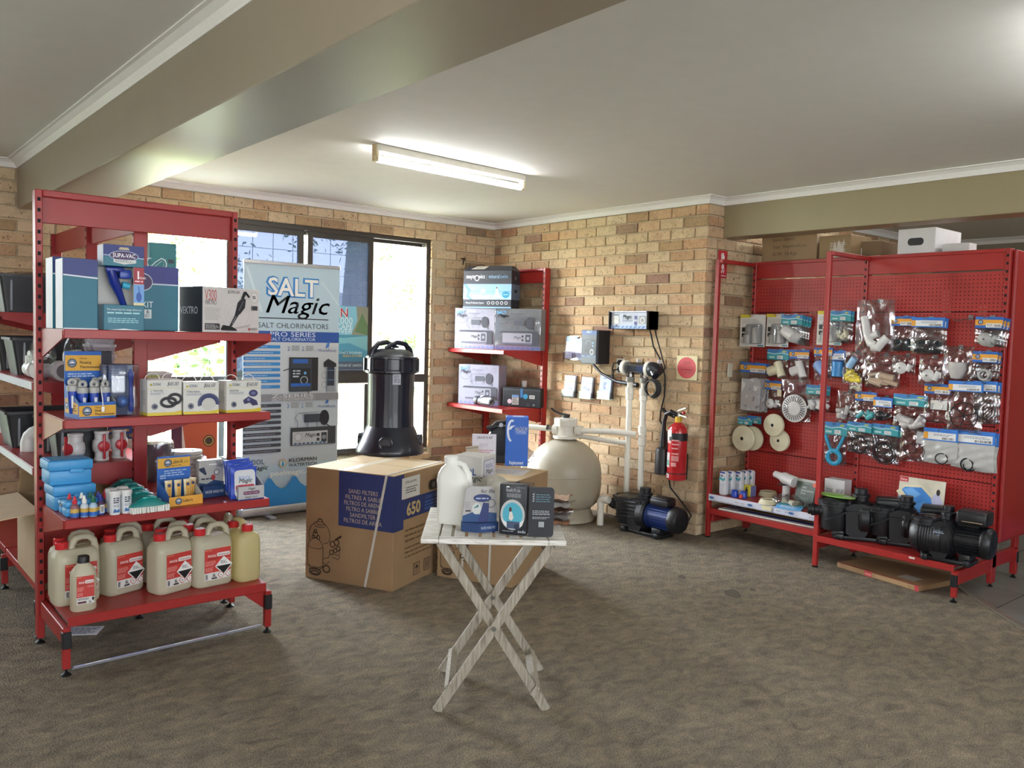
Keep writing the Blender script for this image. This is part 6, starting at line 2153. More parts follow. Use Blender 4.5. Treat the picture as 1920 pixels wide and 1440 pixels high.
# small red box edge on the floor behind
# ------------------------------------------------------------------ folding table
u = Vector((-.788, .616, 0))
RT = atan2(.616, -.788)
tc_ = Vector((3.046, 3.863, 0))
TH = .72
M_TW = None
m, nt, bb, out = nodes_mat('whitewashed_wood')
tcn = mk(nt, 'TexCoord')
mp = mk(nt, 'Mapping')
mp.inputs['Scale'].default_value = (4, 40, 40)
nz = mk(nt, 'TexNoise', i_Scale=3.0, i_Detail=5.0)
nt.links.new(tcn.outputs['Object'], mp.inputs[0])
nt.links.new(mp.outputs[0], nz.inputs['Vector'])
rp = ramp(nt, [(.3, '#a39a8d'), (.45, '#d6d1c8'), (.7, '#eceae4')])
nt.links.new(nz.outputs['Fac'], rp.inputs[0])
nt.links.new(rp.outputs[0], bb.inputs['Base Color'])
setp(bb, 'Roughness', .7)
M_TW = m
M_TL = m.copy()
M_TL.name = 'weathered_grey_wood'
for nd_ in M_TL.node_tree.nodes:
 if nd_.type == 'VALTORGB':
  for e, cc in zip(nd_.color_ramp.elements, ('#6b6257', '#928979', '#aca496')):
   e.color = (*lin(cc), 1)
 if nd_.type == 'MAPPING':
  nd_.inputs['Scale'].default_value = (40, 40, 4)
ft = thing('folding_table', 'small whitewashed wooden folding table with crossed legs, holding pool care goods', 'table', tc_, RT)
WT, DT = .58, .60
for s in (-1, 1):
 obj('end_board', B().rbox(M_TW, (s * (WT / 2 - .035), 0, TH - .011), (.07, DT, .022), .004, 2), ft, smooth=0)
 obj('rail', B().rbox(M_TW, (0, s * (DT / 2 - .0225), TH - .012), (WT - .142, .045, .022), .003, 1), ft, smooth=0)
ns = 8
sw = (WT - .14) / ns
for i in range(ns):
 obj('slat', B().rbox(M_TW, (-WT / 2 + .07 + sw * (i + .5), 0, TH - .011), (sw - .013, DT - .092, .02), .002, 1), ft, smooth=0)
for s, y in ((-1, -.255), (1, .15)):
 # outer leg from upper right to lower left, inner leg the other way
 y2 = y + .024
 obj('leg', B().bar(M_TL, (.235, y, TH - .03), (-.215, y, .0), .022, .036, (1, 0, .6)), ft, smooth=0)
 obj('leg', B().bar(M_TL, (-.215, y2, TH - .03), (.235, y2, .0), .022, .036, (-1, 0, .6)), ft, smooth=0)
 obj('pivot_bolt', B().cyl(mat('#77736c', .4, .7), (.01, y - .014, .345), (.01, y + .04, .345), .010, n=14), ft)
for X in (-.165, .185):
 obj('stretcher', B().bar(M_TL, (X, -.255, .085), (X, .15, .085), .02, .045, (-1 if X < 0 else 1, 0, 1.6)), ft, smooth=0)
for X in (-.20, .215):
 obj('top_bar', B().rbox(mat('#5d4638', .7), (X, -.02 if X > 0 else .0, TH - .036), (.04, .46 if X > 0 else .36, .028), .003, 1), ft, smooth=0)


def on_table(px, py):
 return at(px, py, z=TH)


# white polythene bottle
p = on_table(855, 986)
t = thing('white_drum', 'plain white plastic drum at the left of the folding table', 'drum', (p.x - .035, p.y - .055, TH), RT - .35)
hw = zat(t.location.x, t.location.y, 855) - TH
M_HD = plastic_material('white_polythene', '#efefe8', .05, .4)
w, d = .15, .11
kk = hw / .30
rs = [rr_ring(w * .92, d * .9, .03, 0), rr_ring(w, d, .035, .012), rr_ring(w, d, .035, .16 * kk), rr_ring(w * .97, d * .97, .035, .19 * kk), rr_ring(w * .82, d * .85, .034, .222 * kk), rr_ring(w * .6, d * .66, .03, .247 * kk), rr_ring(.058, .056, .027, .26 * kk), rr_ring(.05, .05, .0245, .268 * kk)]
rs = [[(x - .022 * max(0, z / kk - .16) / .1, y, z) for x, y, z in r_] for r_ in rs]
b = B().rings(M_HD, rs)
b.tube(M_HD, [(-.01, 0, .255 * kk), (.01, 0, .272 * kk), (.035, 0, .262 * kk), (.056, 0, .225 * kk), (.062, 0, .15 * kk)], [.011, .012, .013, .015, .018], 10)
obj('body', b, t)
obj('cap', B().lathe(M_HD, [(.03, .268 * kk), (.031, .273 * kk), (.031, .295 * kk), (.027, .30 * kk)], 24, Matrix.Translation((-.024, 0, 0))), t)
# boxed chemical behind it
p = on_table(905, 962)
o = carton('chemical_box', 'white box with violet and pink print behind the white drum', 'box', (p.x - .03, p.y - .11, TH), RT - .42, .15, .15, .30, '#c9c6c0')
hbx = zat(p.x - .03, p.y - .11, 852) - TH
o.scale.z = hbx / .30
q = front(.15, .15, .30)
q.text('POOL', .01, .2, .05, '#3f5a96', .11, 'L', .03).text('Magic', .06, .17, .045, '#23252e', .085, 'L', .01, .3).done('printed_front', o)
q = right(.15, .15, .30)
q.rrect(.015, .055, .135, .28, .015, '#5a4a90').rrect(.018, .058, .132, .277, .014, '#cfccd2').text('POOL', .075, .235, .03, '#6d79a8', .08, 'C', .02).text('Magic', .075, .205, .036, '#23252e', .08, 'C', .01, .3).small(.03, .165, .12, .18, 1, '#55555c', 3).rect(.016, .10, .134, .15, '#a83a52').text('pH UP 1KG', .075, .112, .028, '#e6d5da', .1, 'C', .01).rect(.016, .06, .134, .10, '#4d3f88').small(.02, .01, .13, .045, 2, '#4a4a50', 5)
q.done('printed_side', o)
# pale bottle lying behind the wand pack
p = on_table(925, 972)
t = thing('cream_scoop', 'cream plastic scoop lying between the navy pack and the black booklets', 'scoop', (p.x - .05, p.y - .06, TH), RT)
obj('bowl', B().lathe(mat('#b9b5a8', .45), [(.05, .0), (.065, .03), (.07, .12), (.055, .16), (.03, .175)], 24, Matrix.Translation((0, 0, .0))), t)
obj('handle', B().tube(mat('#b9b5a8', .45), [(-.02, -.03, .165), (-.03, -.05, .10), (-.02, -.075, .03)], .018, 10), t)
# carded cleaning wand pack
fl, fm, fr_ = on_table(872, 1001), on_table(900, 1004), on_table(927, 992)
t = thing('cleaning_wand_pack', 'grey and navy carded cleaning head pack in front of the white drum on the table', 'packet', ((fl + fr_) / 2 + Vector((-.01, -.02, 0)), )[0], RT + .15) if False else thing('cleaning_wand_pack', 'grey and navy carded cleaning head pack in front of the white drum on the table', 'packet', (fl + fr_) / 2 + Vector((-.012, -.018, 0)), RT + .1)
w = (fr_ - fl).length
hc = zat(t.location.x, t.location.y, 912) - TH
obj('base', B().prism(mat('#1f3c6e', .4), [(-w / 2, .02), (-w / 2, -.015), (-w * .05, -.05), (w / 2, -.015), (w / 2, .02)], 0, hc * .2), t, smooth=0)
cd = obj('card', B().prism(mat('#aaa7a6', .45), [(-w * .48, 0), (-w * .36, 0), (w * .42, 0)] and [(-w * .5, hc * .15), (w * .46, hc * .15), (w * .46, hc * .62), (w * .36, hc * .96), (w * .3, hc), (-w * .32, hc), (-w * .4, hc * .93)], -.004, .004, Matrix.Rotation(pi / 2, 4, 'X')), t, smooth=0)
q = D((-w / 2, -.0045, 0), (1, 0, 0), (0, 0, 1))
q.poly([(0.002, hc * .16), (w * .95, hc * .16), (w * .95, hc * .4), (w * .7, hc * .42), (w * .5, hc * .36), (w * .3, hc * .42), (.005, hc * .34)], '#1f4678').ell(w * .55, hc * .74, w * .24, hc * .09, '#1d2c63').small(w * .38, hc * .70, w * .72, hc * .76, 1, '#a8b2cc', 3, .5).poly([(w * .44, hc * .2), (w * .72, hc * .2), (w * .74, hc * .62), (w * .58, hc * .64)], '#1f3068').ell(w * .4, hc * .50, w * .13, hc * .13, '#c3c6c2').poly([(w * .3, hc * .5), (w * .44, hc * .6), (w * .46, hc * .54)], '#2f6b72').ring(w * .8, hc * .62, w * .1, hc * .09, .003, '#55565e').text('for life', w * .5, hc * .86, .022, '#33333a', None, 'L', 0, .2).small(w * .08, hc * .5, w * .22, hc * .66, 4, '#8c8a8c', 4, .4).small(w * .1, hc * .42, w * .3, hc * .47, 1, '#2c2c36', 6, .7)
q.done('printed_card', cd)
D((-w * .05, -.05, 0), (w * .55, .035, 0), (0, 0, 1)).text('WATER WAND PRO', w * .06, hc * .07, .016, '#b3bfd2', w * .44, 'L', .006).done('printed_base', t)
# black booklets
BKC = '#23262d'
fl, fr_ = on_table(934, 1001), on_table(986, 1006)
uu = (fr_ - fl).normalized()
rb = atan2(uu.y, uu.x)
w = (fr_ - fl).length
hc = zat(fl.x, fl.y, 906) - TH
t = thing('brochure_box', 'dark grey boxed mineral brochure display with round photograph on the table', 'brochure', (fl + fr_) / 2 + Vector((sin(rb), -cos(rb), 0)) * -.022, rb)
bo = obj('box', B().rbox(mat(BKC, .4), (0, 0, hc / 2), (w, .04, hc), .008, 2), t)
obj('acrylic_stand', B().rbox(M_BLISTER, (.02, .024, hc * .52), (w * .98, .006, hc * 1.02), .002, 1), t, smooth=0)
q = D((-w / 2, -.020, 0), (1, 0, 0), (0, 0, 1))
q.poly([(w * .24, hc * .93), (w * .27, hc * .955), (w * .34, hc * .96), (w * .38, hc * .93)], '#d6dadd').text('mineral', w * .62, hc * .93, .012, '#7e8a93').text('Benefit Ph Life', w * .5, hc * .85, .02, '#b9bec3', w * .5, 'C').small(w * .28, hc * .74, w * .84, hc * .82, 3, '#9aa0a6', 3, .45)
q.ell(w * .5, hc * .40, w * .44, hc * .30, '#b9bcbc').ell(w * .5, hc * .40, w * .36, hc * .24, '#4aa6bd').poly([(w * .08, hc * .32), (w * .35, hc * .22), (w * .38, hc * .13), (w * .2, hc * .2)], '#d9dcda').poly([(w * .92, hc * .32), (w * .7, hc * .24), (w * .72, hc * .13), (w * .85, hc * .2)], '#d9dcda').rect(w * .30, hc * .13, w * .76, hc * .27, '#41506b').ell(w * .66, hc * .17, .012, .012, '#22304a').ell(w * .42, hc * .50, w * .05, hc * .05, '#4a3028').poly([(w * .36, hc * .32), (w * .4, hc * .46), (w * .48, hc * .46), (w * .54, hc * .34), (w * .46, hc * .28)], '#d9d3c9').small(w * .15, hc * .06, w * .55, hc * .09, 1, '#9aa0a6', 5).text('zodic', w * .7, hc * .06, .016, '#c9cdd1', None, 'L', .01)
q.done('printed_front', bo)
fl, fr_ = on_table(990, 1006), on_table(1037, 1007)
w = (fr_ - fl).length
uu = (fr_ - fl).normalized()
rb = atan2(uu.y, uu.x)
t = thing('brochure_booklet', 'dark grey booklet with small white text standing at the right of the boxed brochures', 'brochure', (fl + fr_) / 2, rb)
pr = []
hc = zat(fl.x, fl.y, 913) - TH
for cx, cy, a in ((w / 2 - .015, .015, -pi / 2), (w / 2 - .015, hc - .015, 0), (-w / 2 + .006, hc - .006, pi / 2), (-w / 2 + .006, .006, pi)):
 rr_ = .015 if cx > 0 else .006
 pr += [(cx + rr_ * cos(a + i * pi / 8), cy + rr_ * sin(a + i * pi / 8)) for i in range(5)]
bo = obj('cover', B().prism(mat(BKC, .4), pr, -.003, .003, Matrix.Rotation(pi / 2, 4, 'X')), t, smooth=0)
q = D((-w / 2, -.0032, 0), (1, 0, 0), (0, 0, 1))
for k in range(4):
 q.line([(w * .14, hc * (.86 - .045 * k)), (w * .17, hc * (.845 - .045 * k)), (w * .21, hc * (.88 - .045 * k))], .003, '#aab0b5').small(w * .27, hc * (.835 - .045 * k), w * .9, hc * (.87 - .045 * k), 1, '#5f8a94', k, .4)
q.small(w * .15, hc * .44, w * .85, hc * .54, 3, '#a9aeb3', 7, .45).small(w * .15, hc * .36, w * .85, hc * .41, 2, '#a9aeb3', 8, .45).rect(w * .4, hc * .2, w * .62, hc * .31, '#9a9fa3')
q.done('printed_cover', bo)
# resealable bags of leaflets at the right edge
for k in range(9):
 p = on_table(1049, 985)
 zz = TH + .004 + .013 * k
 m_ = M_BAG if k % 2 else mat(('#b98a6c', '#c7c3bd', '#a66f52', '#b9b4ae', '#c2a088')[k // 2], .5)

 def fn(u_, v_, k=k):
  return ((u_ - .5) * .11 * (1 + .1 * sin(6 * v_ + k)), (v_ - .5) * .15, .010 * sin(5 * u_ + k) * v_ + .007 * sin(8 * v_ + 2 * k) + .004 * sin(13 * u_ + 9 * v_))
 b = B()
 vs = [Vector(fn(i / 8, j / 8)) for j in range(9) for i in range(9)]
 fs = [(j * 9 + i, j * 9 + i + 1, (j + 1) * 9 + i + 1, (j + 1) * 9 + i) for j in range(8) for i in range(8)]
 b.add(vs, fs, m_)
 b.add([q_ + Vector((0, 0, .004)) for q_ in vs], fs, m_)
 o = obj('sample_bag', b, None, (p.x - .035 - .006 * (k % 3), p.y - .065 + .006 * (k % 2), zz), RT + .3 * sin(k * 2.1), smooth=30)
 tag(o, 'bagged sample in the heap at the right edge of the folding table, ' + ('lowest', 'second', 'third', 'fourth', 'fifth', 'sixth', 'seventh', 'eighth', 'ninth')[k] + ' from below', 'bag', 'bagged samples on the table')
# ================================================================== CORNER BAY GOODS
PH = radians(27)
P0 = (.66, .0)


def salt_print(o, w, d, h, fade=False):
 q = front(w, d, h)
 k1, k2 = ('#918f9e', '#5f5e69') if not fade else ('#808084', '#5c5c60')
 q.rect(.001, .001, w - .001, h - .001, k1).rect(.001, .001, w - .001, h * .10, '#8d8aac')
 for i in range(9):
  u = w * (.02 + .11 * i)
  q.poly([(u, h * .02), (u + w * .03, h * .06), (u + w * .065, h * .085), (u + w * .075, h * .06), (u + w * .105, h * .02)], '#6f7fb2')
 rr = random.Random(3)
 for i in range(18):
  u, v, r = rr.uniform(.05, .95) * w, rr.uniform(.45, .95) * h, rr.uniform(.006, .02)
  q.ring(u, v, r, r, .0018, k2, n=14)
 q.text('SALT', w * .04, h * .87, h * .1, '#5f9fcf', w * .22, 'L', .03).text('Magic', w * .05, h * .79, h * .12, '#2b2c36', w * .25, 'L', .01, .3).ring(w * .18, h * .76, w * .14, h * .13, .003, k2).text('Generator', w * .34, h * .86, h * .06, '#55566a', w * .3, 'L', 0, .3)
 q.rect(w * .42, h * .60, w * .64, h * .72, '#4a4c57').ell(w * .76, h * .66, w * .085, h * .14, '#3c3d46').line([(w * .40, h * .5), (w * .30, h * .58), (w * .34, h * .76), (w * .70, h * .77)], .005, '#6f707a').line([(w * .46, h * .5), (w * .44, h * .6)], .005, '#6f707a').line([(w * .6, h * .5), (w * .62, h * .6)], .005, '#6f707a').line([(w * .82, h * .56), (w * .86, h * .48)], .006, '#3c3d46')
 q.poly([(w * .10, h * .42), (w * .16, h * .46), (w * .94, h * .46), (w * .96, h * .40), (w * .96, h * .12), (w * .8, h * .12), (w * .8, h * .42)], '#3f4049').rect(w * .18, h * .14, w * .82, h * .41, '#8f8e99').rect(w * .18, h * .14, w * .82, h * .18, '#5c5d70').ell(w * .27, h * .31, w * .055, h * .06, '#8d8e99').text('Magic', w * .42, h * .28, h * .09, '#44454f', None, 'L', .01, .3).rect(w * .60, h * .31, w * .64, h * .36, '#2f303a').rect(w * .60, h * .22, w * .64, h * .27, '#2f303a').rect(w * .68, h * .20, w * .79, h * .38, '#45464f').ell(w * .735, h * .29, w * .03, h * .04, '#8d8e99')
 return q.done('printed_front', o)


PUR = '#8c8999'
o, w, d, h = box_n('chlorinator_carton', 'lilac chlorinator carton on the upper corner shelf, left one of the pair', 'box', 852, 926, 652, 578, P0, PH, .15, ZC1, PUR, 'lilac chlorinator cartons')
salt_print(o, w, d, h)
o, w, d, h = box_n('chlorinator_carton', 'film wrapped grey chlorinator carton on the upper corner shelf, right one of the pair', 'box', 927, 1013, 654, 579, (.67, .0), PH, .15, ZC1, '#a9a9aa', 'lilac chlorinator cartons')
salt_print(o, w, d, h, True)
obj('film_wrap', B().rbox(M_BLISTER, (0, 0, h / 2), (w + .006, d + .006, h + .004), .006, 2), o)
zz = ZC1 + h
a, c = atn(868, 577, P0, PH), atn(957, 577, P0, PH)
PH2 = radians(26)
o, w, d, h = box_n('mineral_carton', 'black and sky blue mineral carton with sloping top, lying on the chlorinator cartons', 'box', 868, 958, 576, 507, (.655, .02), PH2, .19, zz + .002, '#2b2d36')
# bevelled roof of the carton
dk = mat('#2b2d36', .45)
hr = .045
obj('sloping_top', B().rings(dk, [[(-w / 2, -d / 2, h), (w / 2, -d / 2, h), (w / 2, d / 2, h), (-w / 2, d / 2, h)], [(-w / 2 + .03, -d / 2 + .06, h + hr), (w / 2 - .03, -d / 2 + .06, h + hr), (w / 2 - .03, d / 2 - .05, h + hr), (-w / 2 + .03, d / 2 - .05, h + hr)]]), o, smooth=0)
q = front(w, d, h)
q.rect(0, h * .23, w, h * .64, '#8fb3da').rect(0, h * .23, w, h * .35, '#a9c3dc').rect(0, h * .42, w, h * .46, '#7fa5d2').poly([(w * .0, h * .64), (w * .10, h * .45), (w * .06, h * .3), (w * .14, h * .23), (w * .2, h * .23), (w * .12, h * .34), (w * .16, h * .48), (w * .06, h * .64)], '#5f7fae').rect(0, .0, w, h * .035, '#7fa5d2')
q.ell(w * .42, h * .46, w * .05, h * .05, '#d6e0ea').ell(w * .36, h * .39, w * .025, h * .025, '#c3d3e3').poly([(w * .66, h * .3), (w * .69, h * .52), (w * .72, h * .52), (w * .78, h * .28)], '#d9d4d0').ell(w * .70, h * .54, w * .014, h * .025, '#6b4a3a').ell(w * .89, h * .36, w * .075, h * .09, '#2e8ab0').text('up pure', w * .89, h * .35, .02, '#dbe9ef', w * .1, 'C')
q.text('maytr', w * .06, h * .79, .055, '#dcdfe4', w * .19, 'L', .012).ring(w * .285, h * .795, .022, .024, .008, '#dcdfe4').text('nics', w * .33, h * .79, .055, '#dcdfe4', w * .12, 'L', .012).line([(w * .49, h * .75), (w * .49, h * .88)], .002, '#8d9099').text('mineral', w * .53, h * .79, .052, '#8fb0cf', w * .22, 'L').text('swim', w * .765, h * .79, .052, '#6d8fb2', w * .16, 'L').text('Mineral Purification System', w * .06, h * .115, .026, '#c9ccd2', w * .38)
for k in range(5):
 q.ring(w * (.54 + .09 * k), h * .14, .013, .013, .005, '#d3d6da', n=14)
q.done('printed_front', o)
q = right(w, d, h)
q.rect(0, h * .23, d, h * .64, '#5d6b80').rrect(d * .35, h * .42, d * .7, h * .5, .012, '#141519').text('0', d * .4, h * .76, .05, '#d3d6da').done('printed_side', o)
q = D((-w / 2 + .02, -d / 2 + .005, h + .006), (1, 0, 0), (0, .06, hr))
q.poly([(.05, .01), (.19, .01), (.22, .06), (.10, .06)], '#b9b4a8').small(.09, .02, .18, .045, 3, '#6b675f', 3).done('roof_label', o)
# lower shelf
o, w, d, h = box_n('chlorinator_carton', 'lilac chlorinator carton standing on the lower corner shelf', 'box', 859, 934, 755, 684, (.62, .0), radians(27), .18, ZC2, PUR, 'lilac chlorinator cartons')
salt_print(o, w, d, h)
right(w, d, h).rect(.001, .001, d - .001, h - .001, '#a5a2b4').done('printed_side', o)
o, w, d, h = box_n('power_supply_box', 'black power supply box with stickers on the lower corner shelf', 'box', 942, 1013, 760, 727, (.63, .0), PH, .15, ZC2, '#17181c', None, r=.006)
q = front(w, d, h)
q.rect(0, h * .86, w, h * .9, '#3a3b42').rect(w * .25, h * .12, w * .43, h * .62, '#a9a49c').small(w * .27, h * .16, w * .41, h * .5, 5, '#55524e', 3).rect(w * .25, h * .5, w * .43, h * .62, '#5f7ea6').ell(w * .19, h * .28, .022, .022, '#c9b4b8').rect(w * .47, h * .5, w * .54, h * .95, '#2f5f8e').ell(w * .61, h * .56, .024, .024, '#2e7fa0').rect(w * .71, h * .46, w * .85, h * .64, '#b7b5b0').ell(w * .68, h * .14, .018, .018, '#2e3036').ell(w * .83, h * .15, .010, .010, '#77787e').small(w * .73, h * .49, w * .83, h * .61, 3, '#55524e', 5).done('printed_front', o)
pz = atn(979, 757, (.45, .05), PH)
t = thing('white_flask', 'small white flask standing behind the black power supply box', 'bottle', (pz.x - .02, pz.y, ZC2), 0)
obj('flask', B().lathe(mat('#c9c7c3', .4), [(.045, 0), (.05, .01), (.05, .13), (.035, .17), (.02, .19), (.02, .20)], 24), t)
obj('cap', B().lathe(mat('#d5d3cf', .4), [(.024, .197), (.026, .2), (.026, .235), (.022, .24)], 20), t)
pz = atn(905, 762, (.66, .05), PH)
t = thing('salt_cell', 'bagged chlorinator cell with black lead lying in front of the lilac carton', 'cell', (.40, .42, ZC2), PH + pi / 2)
pz = atn(912, 760, (.535, .3), 0.0)
t.location = (.52, pz.y, ZC2)
t.rotation_euler = (0, 0, pi / 2)
obj('body', B().cyl(mat('#6b6870', .3), (-.13, 0, .05), (.05, 0, .05), .035, n=22).cyl(M_BLK, (-.17, 0, .05), (-.12, 0, .05), .042, n=22).cyl(mat('#8d8a92', .3), (-.05, 0, .05), (-.05, -.03, .10), .02), t)
obj('lead', B().tube(M_BLK, [(.05, 0, .05), (.10, -.02, .09), (.13, -.03, .05), (.09, -.03, .02), (.06, -.035, .05), (.12, -.035, .08)], .008, 8), t)
obj('bag', B().tube(M_BAG, [(-.19, 0, .05), (-.12, 0, .055), (0, -.01, .055), (.10, -.01, .055), (.16, -.01, .05)], [.02, .05, .052, .05, .02], 16), t, smooth=20)

# ================================================================== WALL DISPLAY, TANK, PUMP
M_PIPE = mat('#e6e2d6', .3, var=.02, name='cream_pvc_pipe')
M_TANK = mat('#a59c8a', .38, var=.05, scale=5, bump=.0, name='beige_fibreglass')
tx, ty = .45, 1.58
t = thing('sand_filter_tank', 'round beige sand filter tank with white valve and black handle, against the brick wall', 'tank', (tx, ty, 0), F_RIGHT + .3)
zs = zat(tx, ty, 818)
R = .312
obj('stand', B().lathe(mat('#a39a88', .5, name='tank_stand'), [(.25, 0), (.262, .008), (.225, .11), (.22, .115)], 48), t)
prof = [(.16, .10), (.24, .115), (.285, .16), (.305, .22), (R, .30), (R, zs - .30)]
for i in range(1, 11):
 a = i / 10 * pi / 2 * .94
 prof.append((R * cos(a), zs - .30 + .285 * sin(a)))
obj('tank', B().lathe(M_TANK, prof, 56), t)
obj('seam_ring', B().torus(M_TANK, (0, 0, zs - .31), R + .0, .004, None, 56, 8), t)
q = D((-.05, -.258, .03), (1, 0, 0), (0, .30, 1))
q.rect(.02, 0, .08, .025, '#c9c3b4').small(.025, .004, .075, .021, 2, '#6d675c', 2).done('rating_plate', t)
zv = zs - .015
b = B().lathe(M_PIPE, [(.105, zv), (.105, zv + .022), (.075, zv + .03), (.075, zv + .10), (.092, zv + .105), (.095, zv + .15), (.085, zv + .165), (.03, zv + .172)], 36)
for i in range(8):
 a = i * pi / 4
 b.cyl(M_PIPE, (cos(a) * .088, sin(a) * .088, zv + .105), (cos(a) * .088, sin(a) * .088, zv + .168), .012, n=8)
val = obj('multiport_valve', b, t)
obj('handle', B().cyl(M_BLK, (0, 0, zv + .17), (0, 0, zv + .195), .03).tube(M_BLK, [(.03, .01, zv + .19), (-.04, -.01, zv + .20), (-.10, -.03, zv + .225), (-.125, -.035, zv + .245)], [.02, .017, .013, .012], 12, sq=.6), val)
obj('pressure_gauge', B().cyl(mat('#8d8a80', .4, .3), (-.07, -.05, zv + .075), (-.12, -.07, zv + .085), .016).cyl(mat('#4b4a48', .4), (-.12, -.07, zv + .085), (-.14, -.078, zv + .09), .022), val)
obj('drain_cap', B().cyl(M_BLK, (-.16, -.27, .33), (-.175, -.30, .33), .045, n=18), t)
Z1 = zv + .07


def coupling(b, p, ax, r=.04, l=.05):
 p, ax = Vector(p), Vector(ax)
 return b.along(M_PIPE, p - ax * l / 2, p + ax * l / 2, [(r * .86, 0), (r, .08), (r, .92), (r * .86, 1)], 20)


# pipework: risers to the cell, cross pipe to the valve
PXW = .13
y1 = at(1180, 760, x=PXW).y
y2 = at(1206, 760, x=PXW).y
zc_ = zat(PXW, y1, 690)
t = thing('pool_pipework', 'cream pipework rising from the black pump to the clear salt cell and joining the tank', 'pipes', (0, 0, 0))
r_ = .024
ztee = zat(PXW, y2, 815)
ptop = zc_ - .085
obj('riser', B().cyl(M_PIPE, (PXW, y1, .24), (PXW, y1, ptop), r_), t)
obj('riser', B().cyl(M_PIPE, (PXW, y2, .30), (PXW, y2, ptop), r_), t)
for y in (y1, y2):
 obj('union', coupling(coupling(B(), (PXW, y, ptop - .10), (0, 0, 1), .036, .055), (PXW, y, ptop - .15), (0, 0, 1), .033, .05), t)
vp = Vector((tx - .02, ty + .06, ztee + .035))
el = Vector((PXW + .0, y2, ztee))
obj('cross_pipe', B().tube(M_PIPE, [(tx - .03, ty + .08, Z1 + .0), (PXW + .12, y2 - .20, ztee + .01), (PXW + .03, y2 - .04, ztee)], r_, 16), t)
obj('cross_pipe', B().tube(M_PIPE, [(tx - .08, ty + .06, Z1 - .045), (.22, y1 - .18, Z1 - .075), (.18, y1 - .10, Z1 - .08), (PXW, y1, Z1 - .085)], r_ * .92, 16), t)
b = B()
coupling(b, (PXW, y2, ztee + .045), (0, 0, 1), .034, .06)
coupling(b, (PXW, y2, ztee - .055), (0, 0, 1), .034, .07)
b.ball(M_PIPE, (PXW, y2, ztee), .034, 18)
coupling(b, (tx - .06, ty + .10, Z1), Vector((-.4, .9, 0)).normalized(), .042, .06)
obj('elbow', b, t)
zl = zat(.45, 1.25, 797)
pL = at(978, 797, x=.62)
obj('side_pipe', B().tube(M_PIPE, [(tx + .04, ty - .03, Z1), (pL.x, pL.y + .06, Z1 + .005)], r_ * .95, 16).cyl(M_PIPE, (pL.x + .002, pL.y + .045, .02), (pL.x + .002, pL.y + .045, Z1 - .03), r_ * .95).ball(M_PIPE, (pL.x + .002, pL.y + .048, Z1), .037, 16), t)
b = B()
coupling(b, (pL.x + .002, pL.y + .048, Z1 - .04), (0, 0, 1), .035, .06)
coupling(b, (tx + .06, ty - .055, Z1), (Vector((pL.x, pL.y, 0)) - Vector((tx, ty, 0))).normalized(), .042, .05)
obj('elbow', b, t)

# clear salt cell on top of the risers
ya, yb2 = at(1172, 690, x=PXW).y, at(1240, 690, x=PXW).y
t = thing('salt_cell', 'clear salt chlorinator cell with black end cap fixed on top of two cream pipes', 'cell', (PXW, y1, zc_), F_RIGHT)
L_ = y2 - y1
M_CELL = clear_material('smoky_acrylic', .5, .12, .05, (.9, .93, 1))
b = B().cyl(M_CELL, (-.06, 0, 0), (L_ + .06, 0, 0), .05, n=26, caps=False)
b.cyl(M_CELL, (0, 0, -.085), (0, 0, -.03), .033, n=20).cyl(M_CELL, (L_, 0, -.085), (L_, 0, -.03), .033, n=20)
obj('housing', b, t)
obj('electrode', B().box(mat('#26303f', .4), (L_ * .5, 0, 0), (L_ * 1.1, .05, .05)).box(mat('#3c5f9f', .4), (L_ * .85, 0, 0), (L_ * .55, .056, .056)), t, smooth=0)
obj('union_nut', B().along(M_PIPE, (-.075, 0, 0), (-.035, 0, 0), [(.058, 0), (.062, .1), (.062, .9), (.052, 1)], 26), t)
obj('union_nut', B().along(M_PIPE, (L_ + .035, 0, 0), (L_ + .07, 0, 0), [(.058, 0), (.064, .1), (.064, .9), (.056, 1)], 26), t)
obj('end_cap', B().along(M_BF, (L_ + .07, 0, 0), (L_ + .17, 0, -.01), [(.06, 0), (.062, .3), (.055, .7), (.035, .95), (.01, 1)], 26).cyl(M_BF, (L_ + .12, -.03, -.02), (L_ + .16, -.05, -.05), .03), t)
obj('sleeve', B().cyl(mat('#77746f', .5), (0, 0, -.115), (0, 0, -.075), .036, n=20).cyl(mat('#77746f', .5), (L_, 0, -.115), (L_, 0, -.075), .036, n=20), t)
obj('clip', B().rbox(mat('#d5d5d5', .4), (L_ * .4, .03, .062), (.016, .05, .03), .004, 1).rbox(mat('#d5d5d5', .4), (L_ + .13, .03, .062), (.016, .05, .03), .004, 1), t, smooth=0)
b = B()
for i in range(4):
 b.torus(M_BLK, (0, 0, 0), .06 + .005 * i, .007, Matrix.Translation((L_ + .10 + .004 * i, -.035 + .008 * i, -.15)) @ Matrix.Rotation(.35, 4, 'Y') @ Matrix.Rotation(pi / 2, 4, 'X'), 28, 6)
tag(obj('cable_coil', b, None, (PXW, y1, zc_), F_RIGHT), 'coil of black cable hanging under the salt cell', 'cable')

# ------------------------------------------------------------------ pool pump
M_PB = mat('#141519', .4, var=.08, scale=30, name='black_pump_plastic')
M_MB = mat('#1c2f66', .35, .2, var=.05, name='blue_motor_paint')


